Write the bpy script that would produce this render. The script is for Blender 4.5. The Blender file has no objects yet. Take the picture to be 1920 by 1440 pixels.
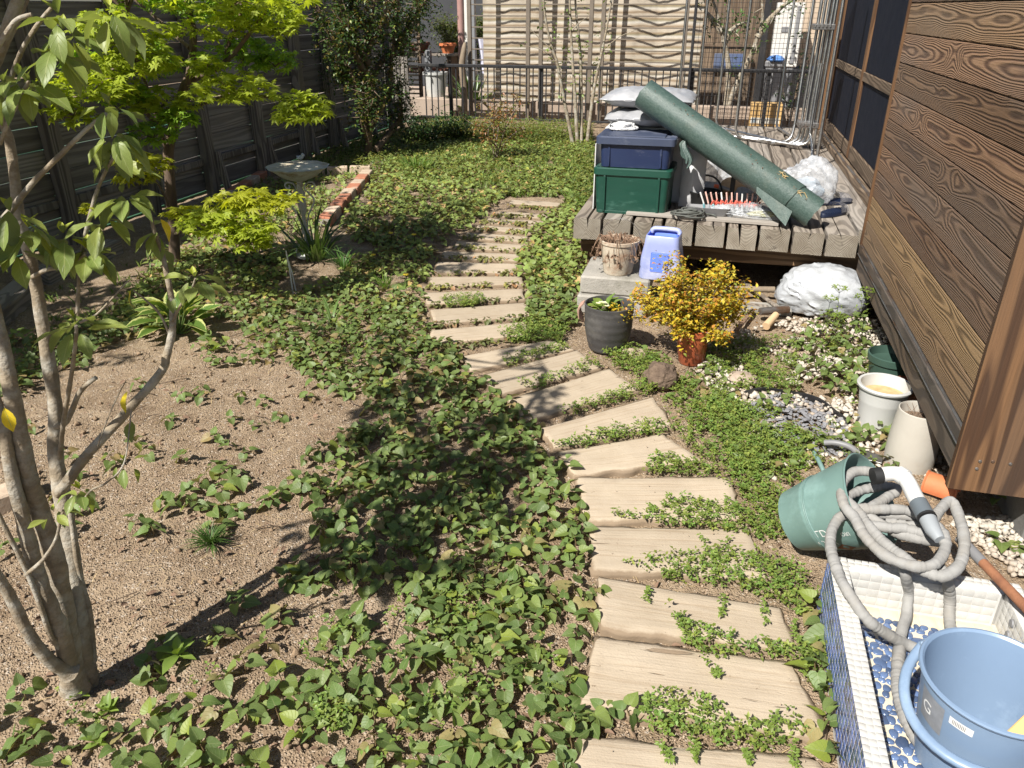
import bpy, bmesh, math, random
import numpy as np
from mathutils import Vector, Matrix, Euler, noise

random.seed(7); RNG = np.random.default_rng(7)
SC = bpy.context.scene
COL = SC.collection
R = math.radians

# ------------------------------------------------------------------ camera
FPX = 1442.0; CAMH = 1.6
PITCH = math.atan(704.0 / FPX); YAW = math.atan(410.0 / math.hypot(FPX, 704.0))
cam_d = bpy.data.cameras.new("camera"); cam = bpy.data.objects.new("camera", cam_d); COL.objects.link(cam)
cam_d.sensor_width = 36.0; cam_d.lens = 36.0 * FPX / 1920.0
cam_d.clip_start = 0.05; cam_d.clip_end = 300.0
cam.location = (0, 0, CAMH); cam.rotation_euler = (math.pi / 2 - PITCH, 0, YAW)
SC.camera = cam

# ------------------------------------------------------------------ sky, sun, exposure
SUN_AZ = R(63.0)      # ground direction in which shadows fall, from +X towards +Y
SUN_EL = R(48.0)
w = bpy.data.worlds.new("World"); SC.world = w; w.use_nodes = True
wn = w.node_tree; bg = wn.nodes["Background"]
sky = wn.nodes.new("ShaderNodeTexSky"); sky.sky_type = 'NISHITA'; sky.sun_disc = False
sky.sun_elevation = SUN_EL; sky.sun_rotation = math.atan2(-math.cos(SUN_AZ), -math.sin(SUN_AZ))
sky.air_density = 1.0; sky.dust_density = 1.2; sky.ozone_density = 1.0
wn.links.new(sky.outputs[0], bg.inputs[0]); bg.inputs[1].default_value = 0.050
sd = bpy.data.lights.new("sun", 'SUN'); sun = bpy.data.objects.new("sun", sd); COL.objects.link(sun)
sd.energy = 5.0; sd.angle = R(0.53); sd.color = (1.0, 0.955, 0.885)
LD = Vector((math.cos(SUN_EL) * math.cos(SUN_AZ), math.cos(SUN_EL) * math.sin(SUN_AZ), -math.sin(SUN_EL)))
sun.rotation_euler = LD.to_track_quat('-Z', 'Y').to_euler(); sun.location = (-6, -8, 10)
SC.view_settings.view_transform = 'Standard'; SC.view_settings.look = 'None'
SC.view_settings.exposure = 0.84; SC.view_settings.gamma = 1.0; SC.view_settings.use_curve_mapping = False
SC.render.engine = 'CYCLES'
SC.cycles.use_adaptive_sampling = True; SC.cycles.adaptive_threshold = 0.02
SC.cycles.max_bounces = 5; SC.cycles.diffuse_bounces = 2; SC.cycles.glossy_bounces = 2; SC.cycles.transmission_bounces = 4; SC.cycles.transparent_max_bounces = 8

# ------------------------------------------------------------------ survey helpers (photo point -> point in the place)
_fw = np.array([-math.sin(YAW) * math.cos(PITCH), math.cos(YAW) * math.cos(PITCH), -math.sin(PITCH)])
_rt = np.array([math.cos(YAW), math.sin(YAW), 0.0]); _up = np.cross(_rt, _fw)
_hd = np.array([-math.sin(YAW), math.cos(YAW), 0.0])
_C = np.array([0, 0, CAMH])
def _ray(x, y): return _fw * FPX + _rt * (x - 960.0) + _up * (720.0 - y)
def G(x, y, z=0.0):
    d = _ray(x, y); return Vector(_C + d * ((z - CAMH) / d[2]))
def onX(x, y, X):
    d = _ray(x, y); return Vector(_C + d * (X / d[0]))
def onY(x, y, Y):
    d = _ray(x, y); return Vector(_C + d * (Y / d[1]))
def onD(x, y, D):
    d = _ray(x, y); return Vector(_C + d * (D / float(d @ _hd)))
def proj(p):
    v = np.array(p) - _C; z = v @ _fw
    return 960 + FPX * (v @ _rt) / z, 720 - FPX * (v @ _up) / z
def in_poly(x, y, poly):
    c = False; n = len(poly); j = n - 1
    for i in range(n):
        xi, yi = poly[i]; xj, yj = poly[j]
        if (yi > y) != (yj > y) and x < (xj - xi) * (y - yi) / (yj - yi) + xi: c = not c
        j = i
    return c

# ------------------------------------------------------------------ object helpers
def tag(o, label=None, cat=None, group=None, kind=None):
    if label: o["label"] = label
    if cat: o["category"] = cat
    if group: o["group"] = group
    if kind: o["kind"] = kind
    return o
def empty(name, loc=(0, 0, 0), label=None, cat=None, group=None, rz=0.0):
    o = bpy.data.objects.new(name, None); COL.objects.link(o)
    o.location = loc; o.rotation_euler = (0, 0, rz); o.empty_display_size = 0.05
    return tag(o, label, cat, group)
def link(name, me, parent=None, loc=None, rot=None, scale=None, mw=None):
    o = bpy.data.objects.new(name, me); COL.objects.link(o)
    if parent is not None: o.parent = parent
    if loc is not None: o.location = loc
    if rot is not None: o.rotation_euler = rot
    if scale is not None: o.scale = scale
    if mw is not None: o.matrix_local = mw
    return o

class MB:
    def __init__(s): s.v = []; s.f = []; s.fm = []; s.m = 0; s.uv = {}
    def add(s, vs, fs):
        b = len(s.v); s.v += [tuple(p) for p in vs]
        s.f += [tuple(i + b for i in f) for f in fs]; s.fm += [s.m] * len(fs); return s
    def box(s, lo, hi, mw=None):
        x0, y0, z0 = lo; x1, y1, z1 = hi
        vs = [Vector(p) for p in ((x0,y0,z0),(x1,y0,z0),(x1,y1,z0),(x0,y1,z0),(x0,y0,z1),(x1,y0,z1),(x1,y1,z1),(x0,y1,z1))]
        if mw is not None: vs = [mw @ p for p in vs]
        return s.add(vs, [(0,3,2,1),(4,5,6,7),(0,1,5,4),(1,2,6,5),(2,3,7,6),(3,0,4,7)])
    def bbox(s, lo, hi, b=0.004, mw=None):
        # box with chamfered edges
        x0, y0, z0 = lo; x1, y1, z1 = hi
        bm = bmesh.new(); bmesh.ops.create_cube(bm, size=1.0)
        for v in bm.verts:
            v.co = Vector((x0 + (v.co.x + .5) * (x1 - x0), y0 + (v.co.y + .5) * (y1 - y0), z0 + (v.co.z + .5) * (z1 - z0)))
        bmesh.ops.bevel(bm, geom=bm.edges[:], offset=b, segments=1, affect='EDGES', profile=0.5)
        return s.bm(bm, mw)
    def bm(s, bm, mw=None):
        bm.verts.ensure_lookup_table(); bm.verts.index_update()
        vs = [(mw @ v.co) if mw is not None else v.co.copy() for v in bm.verts]
        fs = [tuple(v.index for v in f.verts) for f in bm.faces]
        bm.free(); return s.add(vs, fs)
    def tube(s, pts, rad, n=8, caps=True, prof=None):
        pts = [Vector(p) for p in pts]
        if not hasattr(rad, '__len__'): rad = [rad] * len(pts)
        k = len(pts); vs = []; fs = []
        t0 = (pts[1] - pts[0]).normalized()
        a = Vector((0, 0, 1)) if abs(t0.z) < 0.9 else Vector((1, 0, 0))
        nrm = (a - t0 * a.dot(t0)).normalized()
        for i in range(k):
            if i == 0: t = pts[1] - pts[0]
            elif i == k - 1: t = pts[-1] - pts[-2]
            else: t = pts[i + 1] - pts[i - 1]
            t = t.normalized() if t.length > 1e-9 else t0
            nrm = (nrm - t * nrm.dot(t)).normalized(); bn = t.cross(nrm)
            for j in range(n):
                an = 2 * math.pi * j / n
                q = prof(i, an) if prof else 1.0
                vs.append(pts[i] + (nrm * math.cos(an) + bn * math.sin(an)) * rad[i] * q)
        for i in range(k - 1):
            for j in range(n):
                a0 = i * n + j; a1 = i * n + (j + 1) % n
                fs.append((a0, a1, a1 + n, a0 + n))
        if caps:
            fs.append(tuple(range(n - 1, -1, -1))); fs.append(tuple((k - 1) * n + j for j in range(n)))
        return s.add(vs, fs)
    def lathe(s, prof, n=32, mw=None, sx=1.0, sy=1.0, wob=None):
        vs = []; fs = []; k = len(prof)
        for i, (r, z) in enumerate(prof):
            for j in range(n):
                an = 2 * math.pi * j / n
                q = wob(an, z) if wob else 1.0
                p = Vector((r * q * sx * math.cos(an), r * q * sy * math.sin(an), z))
                vs.append(mw @ p if mw is not None else p)
        for i in range(k - 1):
            for j in range(n):
                a0 = i * n + j; a1 = i * n + (j + 1) % n
                fs.append((a0, a1, a1 + n, a0 + n))
        if prof[0][0] > 1e-6: fs.append(tuple(range(n - 1, -1, -1)))
        if prof[-1][0] > 1e-6: fs.append(tuple((k - 1) * n + j for j in range(n)))
        return s.add(vs, fs)
    def prism(s, poly, axis_from, axis_to, ux, uy):
        # polygon (in ux,uy) swept from one point to another
        A = Vector(axis_from); B = Vector(axis_to); ux = Vector(ux); uy = Vector(uy); n = len(poly)
        vs = [A + ux * p[0] + uy * p[1] for p in poly] + [B + ux * p[0] + uy * p[1] for p in poly]
        fs = [(i, (i + 1) % n, (i + 1) % n + n, i + n) for i in range(n)]
        fs += [tuple(range(n - 1, -1, -1)), tuple(range(n, 2 * n))]
        return s.add(vs, fs)
    def mesh(s, name, mats, smooth=None):
        me = bpy.data.meshes.new(name); me.from_pydata(s.v, [], s.f)
        if not isinstance(mats, (list, tuple)): mats = [mats]
        for m in mats: me.materials.append(m)
        if max(s.fm or [0]) > 0: me.polygons.foreach_set("material_index", s.fm)
        bm = bmesh.new(); bm.from_mesh(me); bmesh.ops.recalc_face_normals(bm, faces=bm.faces[:]); bm.to_mesh(me); bm.free()
        if smooth is not None:
            me.polygons.foreach_set("use_smooth", [True] * len(me.polygons))
            if smooth < 179: me.set_sharp_from_angle(angle=R(smooth))
        me.update(); return me
    def obj(s, name, mats, parent=None, smooth=None, **kw):
        return link(name, s.mesh(name, mats, smooth), parent, **kw)

def np_mesh(name, V, F, mat, col=None, uv=None, smooth=True):
    """V (n,3), F (m,k) all faces of one size"""
    me = bpy.data.meshes.new(name)
    V = np.ascontiguousarray(V, dtype=np.float32); F = np.ascontiguousarray(F, dtype=np.int32)
    m, k = F.shape
    me.vertices.add(len(V)); me.vertices.foreach_set("co", V.ravel())
    me.loops.add(m * k); me.loops.foreach_set("vertex_index", F.ravel())
    me.polygons.add(m); me.polygons.foreach_set("loop_start", np.arange(0, m * k, k, dtype=np.int32))
    try: me.polygons.foreach_set("loop_total", np.full(m, k, dtype=np.int32))
    except Exception: pass
    me.polygons.foreach_set("use_smooth", np.full(m, smooth, dtype=bool))
    me.materials.append(mat)
    me.update(calc_edges=True)
    if col is not None:
        at = me.color_attributes.new("Col", 'FLOAT_COLOR', 'POINT')
        c4 = np.ones((len(V), 4), dtype=np.float32); c4[:, :3] = col
        at.data.foreach_set("color", c4.ravel())
    if uv is not None:
        ul = me.uv_layers.new(name="UVMap")
        ul.data.foreach_set("uv", np.ascontiguousarray(uv[F.ravel()], dtype=np.float32).ravel())
    me.validate(clean_customdata=False)
    return me

def cloud(name, tpl, RT, T, S, col, mat, parent=None, smooth=True):
    """many copies of one template in one mesh; tpl=(V,F,UV)"""
    V0, F0, U0 = tpl; n = len(T); k = len(V0)
    S = np.asarray(S, dtype=np.float32)
    if S.ndim == 1: S = S[:, None].repeat(3, 1)
    P = np.einsum('nij,nkj->nki', RT, V0[None] * S[:, None, :]) + T[:, None, :]
    F = (F0[None] + (np.arange(n) * k)[:, None, None]).reshape(-1, F0.shape[1])
    C = np.repeat(np.asarray(col, dtype=np.float32), k, axis=0)
    U = np.tile(U0, (n, 1))
    me = np_mesh(name, P.reshape(-1, 3), F, mat, C, U, smooth)
    return link(name, me, parent)

def rotm(yaw, pitch, roll):
    """arrays -> (n,3,3): roll about Y, then pitch about X (positive lifts +Y), then yaw about Z"""
    cy, sy = np.cos(yaw), np.sin(yaw); cp, sp = np.cos(pitch), np.sin(pitch); cr, sr = np.cos(roll), np.sin(roll)
    n = len(yaw); Z = np.zeros(n); O = np.ones(n)
    A = np.stack([cy, -sy, Z, sy, cy, Z, Z, Z, O], 1).reshape(n, 3, 3)
    B = np.stack([O, Z, Z, Z, cp, -sp, Z, sp, cp], 1).reshape(n, 3, 3)
    Cm = np.stack([cr, Z, sr, Z, O, Z, -sr, Z, cr], 1).reshape(n, 3, 3)
    return A @ B @ Cm

def smooth_path(pts, n=6):
    """Catmull-Rom through points"""
    P = [Vector(p) for p in pts]; out = []
    for i in range(len(P) - 1):
        p0 = P[max(i - 1, 0)]; p1 = P[i]; p2 = P[i + 1]; p3 = P[min(i + 2, len(P) - 1)]
        for j in range(n):
            t = j / n
            out.append(0.5 * ((2 * p1) + (p2 - p0) * t + (2 * p0 - 5 * p1 + 4 * p2 - p3) * t * t + (-p0 + 3 * p1 - 3 * p2 + p3) * t ** 3))
    out.append(P[-1]); return out
def lerp_list(a, n):
    x = np.linspace(0, len(a) - 1, n); return list(np.interp(x, range(len(a)), a))
# ------------------------------------------------------------------ materials
def nd(nt, typ, ins=None, **props):
    n = nt.nodes.new(typ)
    for k, v in props.items(): setattr(n, k, v)
    for k, v in (ins or {}).items():
        s = n.inputs[k]
        if isinstance(v, bpy.types.NodeSocket): nt.links.new(v, s)
        else: s.default_value = v
    return n
def c4(c): return (c[0], c[1], c[2], 1.0)
def mixc(nt, fac, a, b, blend='MIX'):
    n = nt.nodes.new("ShaderNodeMix"); n.data_type = 'RGBA'; n.blend_type = blend
    for idx, v in ((0, fac), (6, a), (7, b)):
        if isinstance(v, bpy.types.NodeSocket): nt.links.new(v, n.inputs[idx])
        elif idx == 0: n.inputs[0].default_value = v
        else: n.inputs[idx].default_value = c4(v)
    return n.outputs[2]
def ramp(nt, fac, stops, interp='LINEAR'):
    n = nt.nodes.new("ShaderNodeValToRGB"); cr = n.color_ramp; cr.interpolation = interp
    while len(cr.elements) < len(stops): cr.elements.new(0.5)
    for e, (p, c) in zip(cr.elements, stops):
        e.position = p; e.color = c4(c) if hasattr(c, '__len__') else (c, c, c, 1)
    nt.links.new(fac, n.inputs[0]); return n.outputs[0]
def mth(nt, op, a, b=0.0, c=0.0):
    n = nt.nodes.new("ShaderNodeMath"); n.operation = op
    for i, v in enumerate((a, b, c)):
        if isinstance(v, bpy.types.NodeSocket): nt.links.new(v, n.inputs[i])
        else: n.inputs[i].default_value = v
    return n.outputs[0]
def mapping(nt, vec, scale=(1, 1, 1), loc=(0, 0, 0)):
    return nd(nt, "ShaderNodeMapping", {"Vector": vec, "Scale": scale, "Location": loc}).outputs[0]
def noi(nt, vec, scale, detail=4.0, rough=0.55, dist=0.0):
    return nd(nt, "ShaderNodeTexNoise", {"Vector": vec, "Scale": scale, "Detail": detail, "Roughness": rough, "Distortion": dist}).outputs[0]
def new_mat(name):
    m = bpy.data.materials.new(name); m.use_nodes = True; nt = m.node_tree
    return m, nt, nt.nodes["Principled BSDF"], nt.nodes["Material Output"]
def set_in(nt, b, **kw):
    for k, v in kw.items():
        s = b.inputs[k.replace('_', ' ')]
        if isinstance(v, bpy.types.NodeSocket): nt.links.new(v, s)
        elif s.type == 'RGBA': s.default_value = c4(v)
        else: s.default_value = v
def bump(nt, b, h, dist=0.002, strength=1.0):
    n = nd(nt, "ShaderNodeBump", {"Height": h, "Distance": dist, "Strength": strength}); nt.links.new(n.outputs[0], b.inputs["Normal"]); return n
def ocoord(nt, rand=True):
    """object coordinates, shifted by a random amount for each object"""
    tc = nd(nt, "ShaderNodeTexCoord").outputs["Object"]
    if not rand: return tc
    oi = nd(nt, "ShaderNodeObjectInfo").outputs["Random"]
    s = mth(nt, 'MULTIPLY', oi, 37.0)
    cb = nd(nt, "ShaderNodeCombineXYZ", {0: s, 1: mth(nt, 'MULTIPLY', oi, 91.0), 2: mth(nt, 'MULTIPLY', oi, 17.0)}).outputs[0]
    return nd(nt, "ShaderNodeVectorMath", {0: tc, 1: cb}, operation='ADD').outputs[0]
def objrand(nt, lo, hi):
    oi = nd(nt, "ShaderNodeObjectInfo").outputs["Random"]
    return nd(nt, "ShaderNodeMapRange", {0: oi, 3: lo, 4: hi}).outputs[0]

def std(name, c1, c2=None, scale=6.0, rough=0.6, bmp=0.0, bscale=None, metal=0.0, dirt=None, dirt_amt=0.5, dirt_scale=3.0, coat=0.0, vary=0.0, spec=0.5, stretch=(1, 1, 1), rvar=0.12):
    m, nt, b, out = new_mat(name); v = mapping(nt, ocoord(nt), stretch)
    c = mixc(nt, ramp(nt, noi(nt, v, scale), [(0.32, 0.0), (0.68, 1.0)]), c1, c2 if c2 else tuple(x * 0.82 for x in c1))
    if dirt:
        d = ramp(nt, noi(nt, v, dirt_scale, 7.0, 0.68), [(0.62 - dirt_amt * 0.3, 0.0), (0.74 - dirt_amt * 0.2, 1.0)])
        c = mixc(nt, d, c, dirt)
    if vary: c = mixc(nt, 1.0, c, nd(nt, "ShaderNodeCombineColor", {0: objrand(nt, 1 - vary, 1 + vary), 1: objrand(nt, 1 - vary, 1 + vary), 2: objrand(nt, 1 - vary, 1 + vary)}).outputs[0], 'MULTIPLY')
    rr = nd(nt, "ShaderNodeMapRange", {0: noi(nt, v, scale * 1.7, 5), 3: max(rough - rvar, 0.02), 4: min(rough + rvar, 1.0)}).outputs[0]
    set_in(nt, b, Base_Color=c, Roughness=rr, Metallic=metal, Coat_Weight=coat, Specular_IOR_Level=spec)
    if bmp: bump(nt, b, noi(nt, v, bscale or scale * 4, 6, 0.6), bmp)
    return m

def leafmat(name, tint, alt, trans=0.35, rough=0.42, vein=None, edge=None, edge_amt=0.5, vary=0.25, back=None, veinw=0.05, side_veins=True, erange=(0.72, 0.90)):
    """Col attribute x tint, with midrib and side veins from UV; some light passes through"""
    m, nt, b, out = new_mat(name)
    at = nd(nt, "ShaderNodeAttribute", attribute_name="Col").outputs["Color"]
    v = ocoord(nt)
    c = mixc(nt, objrand(nt, 0.0, 1.0), tint, alt)
    c = mixc(nt, 1.0, c, at, 'MULTIPLY')
    c = mixc(nt, ramp(nt, noi(nt, v, 60.0, 3), [(0.35, 0.0), (0.7, 1.0)]), c, mixc(nt, 1.0, c, (0.72, 0.78, 0.7), 'MULTIPLY'))
    uv = nd(nt, "ShaderNodeUVMap", uv_map="UVMap").outputs[0]
    sp = nd(nt, "ShaderNodeSeparateXYZ", {0: uv}); u = mth(nt, 'ABSOLUTE', sp.outputs[0])
    if edge is not None:
        e = ramp(nt, mth(nt, 'MULTIPLY', mth(nt, 'ADD', u, mth(nt, 'MULTIPLY', noi(nt, v, 25.0, 2), 0.6)), 0.6), [(erange[0], 0.0), (erange[1], edge_amt)])
        c = mixc(nt, e, c, edge)
    if vein is not None:
        rib = ramp(nt, u, [(veinw * 0.5, 1.0), (veinw * 1.6, 0.0)])
        c = mixc(nt, mth(nt, 'MULTIPLY', rib, 0.75), c, vein)
        if side_veins:
            sv = mth(nt, 'FRACT', mth(nt, 'MULTIPLY', mth(nt, 'SUBTRACT', sp.outputs[1], mth(nt, 'MULTIPLY', u, 0.35)), 5.0))
            svl = ramp(nt, mth(nt, 'ABSOLUTE', mth(nt, 'SUBTRACT', sv, 0.5)), [(0.0, 1.0), (0.07, 0.0)])
            c = mixc(nt, mth(nt, 'MULTIPLY', svl, 0.3), c, vein)
            bump(nt, b, svl, 0.0012, 0.5)
    if back is not None:
        c = mixc(nt, nd(nt, "ShaderNodeNewGeometry").outputs["Backfacing"], c, back)
    set_in(nt, b, Base_Color=c, Roughness=rough, Specular_IOR_Level=0.45)
    tr = nd(nt, "ShaderNodeBsdfTranslucent", {"Color": mixc(nt, 1.0, c, (1.5, 1.45, 0.55), 'MULTIPLY')})
    mx = nd(nt, "ShaderNodeMixShader", {0: trans, 1: b.outputs[0], 2: tr.outputs[0]})
    nt.links.new(mx.outputs[0], out.inputs[0])
    return m

def wood(name, dark, light, freq=26.0, wav=1.0, rough=0.75, axis=1, relief=0.002, grey=None, grey_amt=0.5, vary=0.15, stretch=0.16, knots=True, across=3.0, line_w=(0.35, 0.75), flat=None, gold=None):
    """flat-sawn boards: contour lines of a stretched field; boards run along local axis"""
    m, nt, b, out = new_mat(name); v0 = ocoord(nt)
    sc = [1.0, 1.0, 1.0]; sc[axis] = stretch
    v = mapping(nt, v0, tuple(sc))
    f1 = noi(nt, v, 3.4 * wav, 2.0, 0.45, 0.5)
    f2 = noi(nt, mapping(nt, v0, tuple(x * (2.2 if i != axis else 3.0) for i, x in enumerate(sc))), 5.0 * wav, 1.5, 0.4)
    field = mth(nt, 'ADD', f1, mth(nt, 'MULTIPLY', f2, 0.22))
    sx = nd(nt, "ShaderNodeSeparateXYZ", {0: nd(nt, "ShaderNodeTexCoord").outputs["Object"]}).outputs; ac = [i for i in range(3) if i != axis]
    lin = mth(nt, 'ADD', sx[ac[0]], sx[ac[1]])
    field = mth(nt, 'ADD', field, mth(nt, 'MULTIPLY', lin, objrand(nt, across * 0.25, across)))
    if flat:
        off = mth(nt, 'MULTIPLY', mth(nt, 'SUBTRACT', noi(nt, mapping(nt, v0, (0, 0.6, 0)), 1.0, 2), 0.5), flat * 1.2)
        rel = mth(nt, 'DIVIDE', mth(nt, 'ADD', lin, off), flat)
        field = mth(nt, 'ADD', field, mth(nt, 'MULTIPLY', mth(nt, 'MULTIPLY', rel, rel), 0.42))
    if knots:
        vo = nd(nt, "ShaderNodeTexVoronoi", {"Vector": mapping(nt, v0, tuple(x * (1.0 if i != axis else 2.6) for i, x in enumerate(sc))), "Scale": 4.0}, feature='F1').outputs["Distance"]
        kn = ramp(nt, vo, [(0.0, 1.0), (0.30, 0.0)])
        field = mth(nt, 'ADD', field, mth(nt, 'MULTIPLY', kn, 0.30))
    rings = mth(nt, 'SINE', mth(nt, 'MULTIPLY', field, freq * 6.283))
    rings = nd(nt, "ShaderNodeMapRange", {0: rings, 1: -1.0, 2: 1.0}).outputs[0]
    fs = [70.0, 70.0, 70.0]; fs[axis] = 2.0
    fib = noi(nt, mapping(nt, v0, tuple(fs)), 2.2, 4)
    line = ramp(nt, rings, [(line_w[0], 1.0), (line_w[1], 0.0)])
    c = mixc(nt, line, dark, light)
    c = mixc(nt, ramp(nt, noi(nt, v, 2.1, 4), [(0.35, 0.0), (0.7, 0.75)]), c, mixc(nt, 1.0, c, (0.55, 0.5, 0.47), 'MULTIPLY'))
    c = mixc(nt, 1.0, c, ramp(nt, fib, [(0.3, 0.78), (0.7, 1.1)]), 'MULTIPLY')
    if grey:
        g = ramp(nt, noi(nt, mapping(nt, v0, tuple(x * 0.9 for x in sc)), 2.6, 6, 0.6), [(0.62 - 0.35 * grey_amt, 0.0), (0.80 - 0.3 * grey_amt, 1.0)])
        c = mixc(nt, mth(nt, 'MULTIPLY', g, 0.85), c, mixc(nt, line, tuple(x * 0.72 for x in grey), grey))
    rnd = objrand(nt, 1 - vary, 1 + vary)
    if gold: c = mixc(nt, ramp(nt, mth(nt, 'FRACT', mth(nt, 'MULTIPLY', nd(nt, "ShaderNodeObjectInfo").outputs["Random"], 13.7)), [(0.70, 0.0), (0.90, 0.65)]), c, mixc(nt, line, tuple(x * 0.45 for x in gold), gold))
    c = mixc(nt, 1.0, c, nd(nt, "ShaderNodeCombineColor", {0: rnd, 1: rnd, 2: rnd}).outputs[0], 'MULTIPLY')
    set_in(nt, b, Base_Color=c, Roughness=rough, Specular_IOR_Level=0.3)
    bump(nt, b, mth(nt, 'ADD', mth(nt, 'MULTIPLY', line, 0.6), mth(nt, 'MULTIPLY', fib, 0.6)), relief, 0.9)
    return m

def plastic_clear(name, tint=(0.9, 0.92, 0.95), op=0.35, rough=0.18):
    m, nt, b, out = new_mat(name); v = ocoord(nt)
    set_in(nt, b, Base_Color=tint, Roughness=rough, Specular_IOR_Level=0.7)
    bump(nt, b, noi(nt, v, 14.0, 5, 0.6, 1.5), 0.012)
    tr = nd(nt, "ShaderNodeBsdfTransparent", {"Color": c4((0.97, 0.98, 0.99))})
    fac = nd(nt, "ShaderNodeMapRange", {0: noi(nt, v, 9.0, 4, 0.6, 1.0), 1: 0.3, 2: 0.7, 3: max(op - 0.2, 0.05), 4: min(op + 0.25, 1.0)}).outputs[0]
    mx = nd(nt, "ShaderNodeMixShader", {0: fac, 1: tr.outputs[0], 2: b.outputs[0]})
    nt.links.new(mx.outputs[0], out.inputs[0]); return m

# soil with gravelly crumbs
def soil_mat():
    m, nt, b, out = new_mat("soil"); v = nd(nt, "ShaderNodeTexCoord").outputs["Object"]
    big = noi(nt, v, 1.6, 5, 0.6); mid = noi(nt, v, 14.0, 6, 0.65)
    c = mixc(nt, ramp(nt, big, [(0.35, 0.0), (0.65, 1.0)]), (0.275, 0.205, 0.137), (0.365, 0.280, 0.192))
    c = mixc(nt, ramp(nt, mid, [(0.35, 0.0), (0.68, 1.0)]), c, mixc(nt, 1.0, c, (0.74, 0.70, 0.66), 'MULTIPLY'))
    c = mixc(nt, ramp(nt, noi(nt, v, 4.5, 6, 0.7, 0.6), [(0.46, 0.0), (0.66, 0.85)]), c, mixc(nt, 1.0, c, (0.66, 0.62, 0.58), 'MULTIPLY'))
    vo = nd(nt, "ShaderNodeTexVoronoi", {"Vector": v, "Scale": 150.0}, feature='F1')
    peb = ramp(nt, vo.outputs["Distance"], [(0.1, 1.0), (0.55, 0.0)])
    vr = nd(nt, "ShaderNodeSeparateColor", {0: vo.outputs["Color"]})
    c = mixc(nt, mth(nt, 'MULTIPLY', peb, mth(nt, 'MULTIPLY', vr.outputs[0], 0.8)), c, (0.46, 0.36, 0.26))
    c = mixc(nt, ramp(nt, vr.outputs[1], [(0.93, 0.0), (0.96, 0.7)]), c, (0.46, 0.40, 0.33))
    c = mixc(nt, ramp(nt, vr.outputs[2], [(0.86, 0.0), (0.95, 0.6)]), c, (0.10, 0.065, 0.042))
    set_in(nt, b, Base_Color=c, Roughness=0.95, Specular_IOR_Level=0.15)
    h = mth(nt, 'ADD', mth(nt, 'MULTIPLY', peb, 0.6), mth(nt, 'MULTIPLY', noi(nt, v, 60.0, 6, 0.7), 0.9))
    bump(nt, b, h, 0.008, 1.0)
    return m
M_soil = soil_mat()

M_clod = std("soil_clods", (0.30, 0.21, 0.13), (0.20, 0.138, 0.085), 30, 0.97, 0.006, 90)
def slab_mat():
    m, nt, b, out = new_mat("sleeper_slab"); v0 = ocoord(nt)
    uv = nd(nt, "ShaderNodeUVMap", uv_map="UVMap").outputs[0]
    oi = nd(nt, "ShaderNodeObjectInfo").outputs["Random"]
    uvr = nd(nt, "ShaderNodeVectorMath", {0: uv, 1: nd(nt, "ShaderNodeCombineXYZ", {0: mth(nt, 'MULTIPLY', oi, 31.0), 1: mth(nt, 'MULTIPLY', oi, 77.0)}).outputs[0]}, operation='ADD').outputs[0]
    g1 = noi(nt, mapping(nt, uvr, (3.0, 75.0, 1)), 1.0, 5, 0.65, 0.6)
    g2 = noi(nt, mapping(nt, uvr, (2.0, 20.0, 1)), 1.0, 3, 0.5, 0.8)
    bl = noi(nt, v0, 9.0, 6, 0.62)
    c = mixc(nt, ramp(nt, bl, [(0.35, 0.0), (0.66, 1.0)]), (0.415, 0.345, 0.258), (0.365, 0.298, 0.218))
    c = mixc(nt, ramp(nt, g1, [(0.36, 0.55), (0.47, 0.0)]), c, (0.30, 0.225, 0.15))
    c = mixc(nt, ramp(nt, g2, [(0.62, 0.0), (0.78, 0.45)]), c, (0.48, 0.395, 0.29))
    crk = ramp(nt, g2, [(0.300, 1.0), (0.318, 0.0)])
    c = mixc(nt, mth(nt, 'MULTIPLY', crk, 0.75), c, (0.20, 0.14, 0.09))
    st = ramp(nt, noi(nt, v0, 4.0, 7, 0.7), [(0.58, 0.0), (0.74, 0.4)])
    c = mixc(nt, st, c, (0.30, 0.235, 0.16))
    ed = nd(nt, "ShaderNodeSeparateColor", {0: nd(nt, "ShaderNodeAttribute", attribute_name="Col").outputs["Color"]}).outputs[0]
    ed = ramp(nt, mth(nt, 'ADD', mth(nt, 'MULTIPLY', ed, 0.6), mth(nt, 'MULTIPLY', noi(nt, v0, 24.0, 6, 0.7), 0.6)), [(0.50, 0.0), (0.78, 0.85)])
    c = mixc(nt, ed, c, (0.20, 0.145, 0.095))
    mk = ramp(nt, noi(nt, v0, 55.0, 3, 0.6), [(0.69, 0.0), (0.73, 0.7)])
    c = mixc(nt, mk, c, (0.16, 0.115, 0.075))
    rnd = objrand(nt, 0.90, 1.06)
    c = mixc(nt, 1.0, c, nd(nt, "ShaderNodeCombineColor", {0: rnd, 1: rnd, 2: rnd}).outputs[0], 'MULTIPLY')
    set_in(nt, b, Base_Color=c, Roughness=0.92, Specular_IOR_Level=0.15)
    h = mth(nt, 'SUBTRACT', mth(nt, 'ADD', mth(nt, 'MULTIPLY', g1, 0.8), mth(nt, 'MULTIPLY', noi(nt, v0, 160.0, 4), 0.35)), mth(nt, 'MULTIPLY', crk, 0.8))
    bump(nt, b, h, 0.0035, 0.9)
    return m
M_slab = slab_mat()

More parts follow.
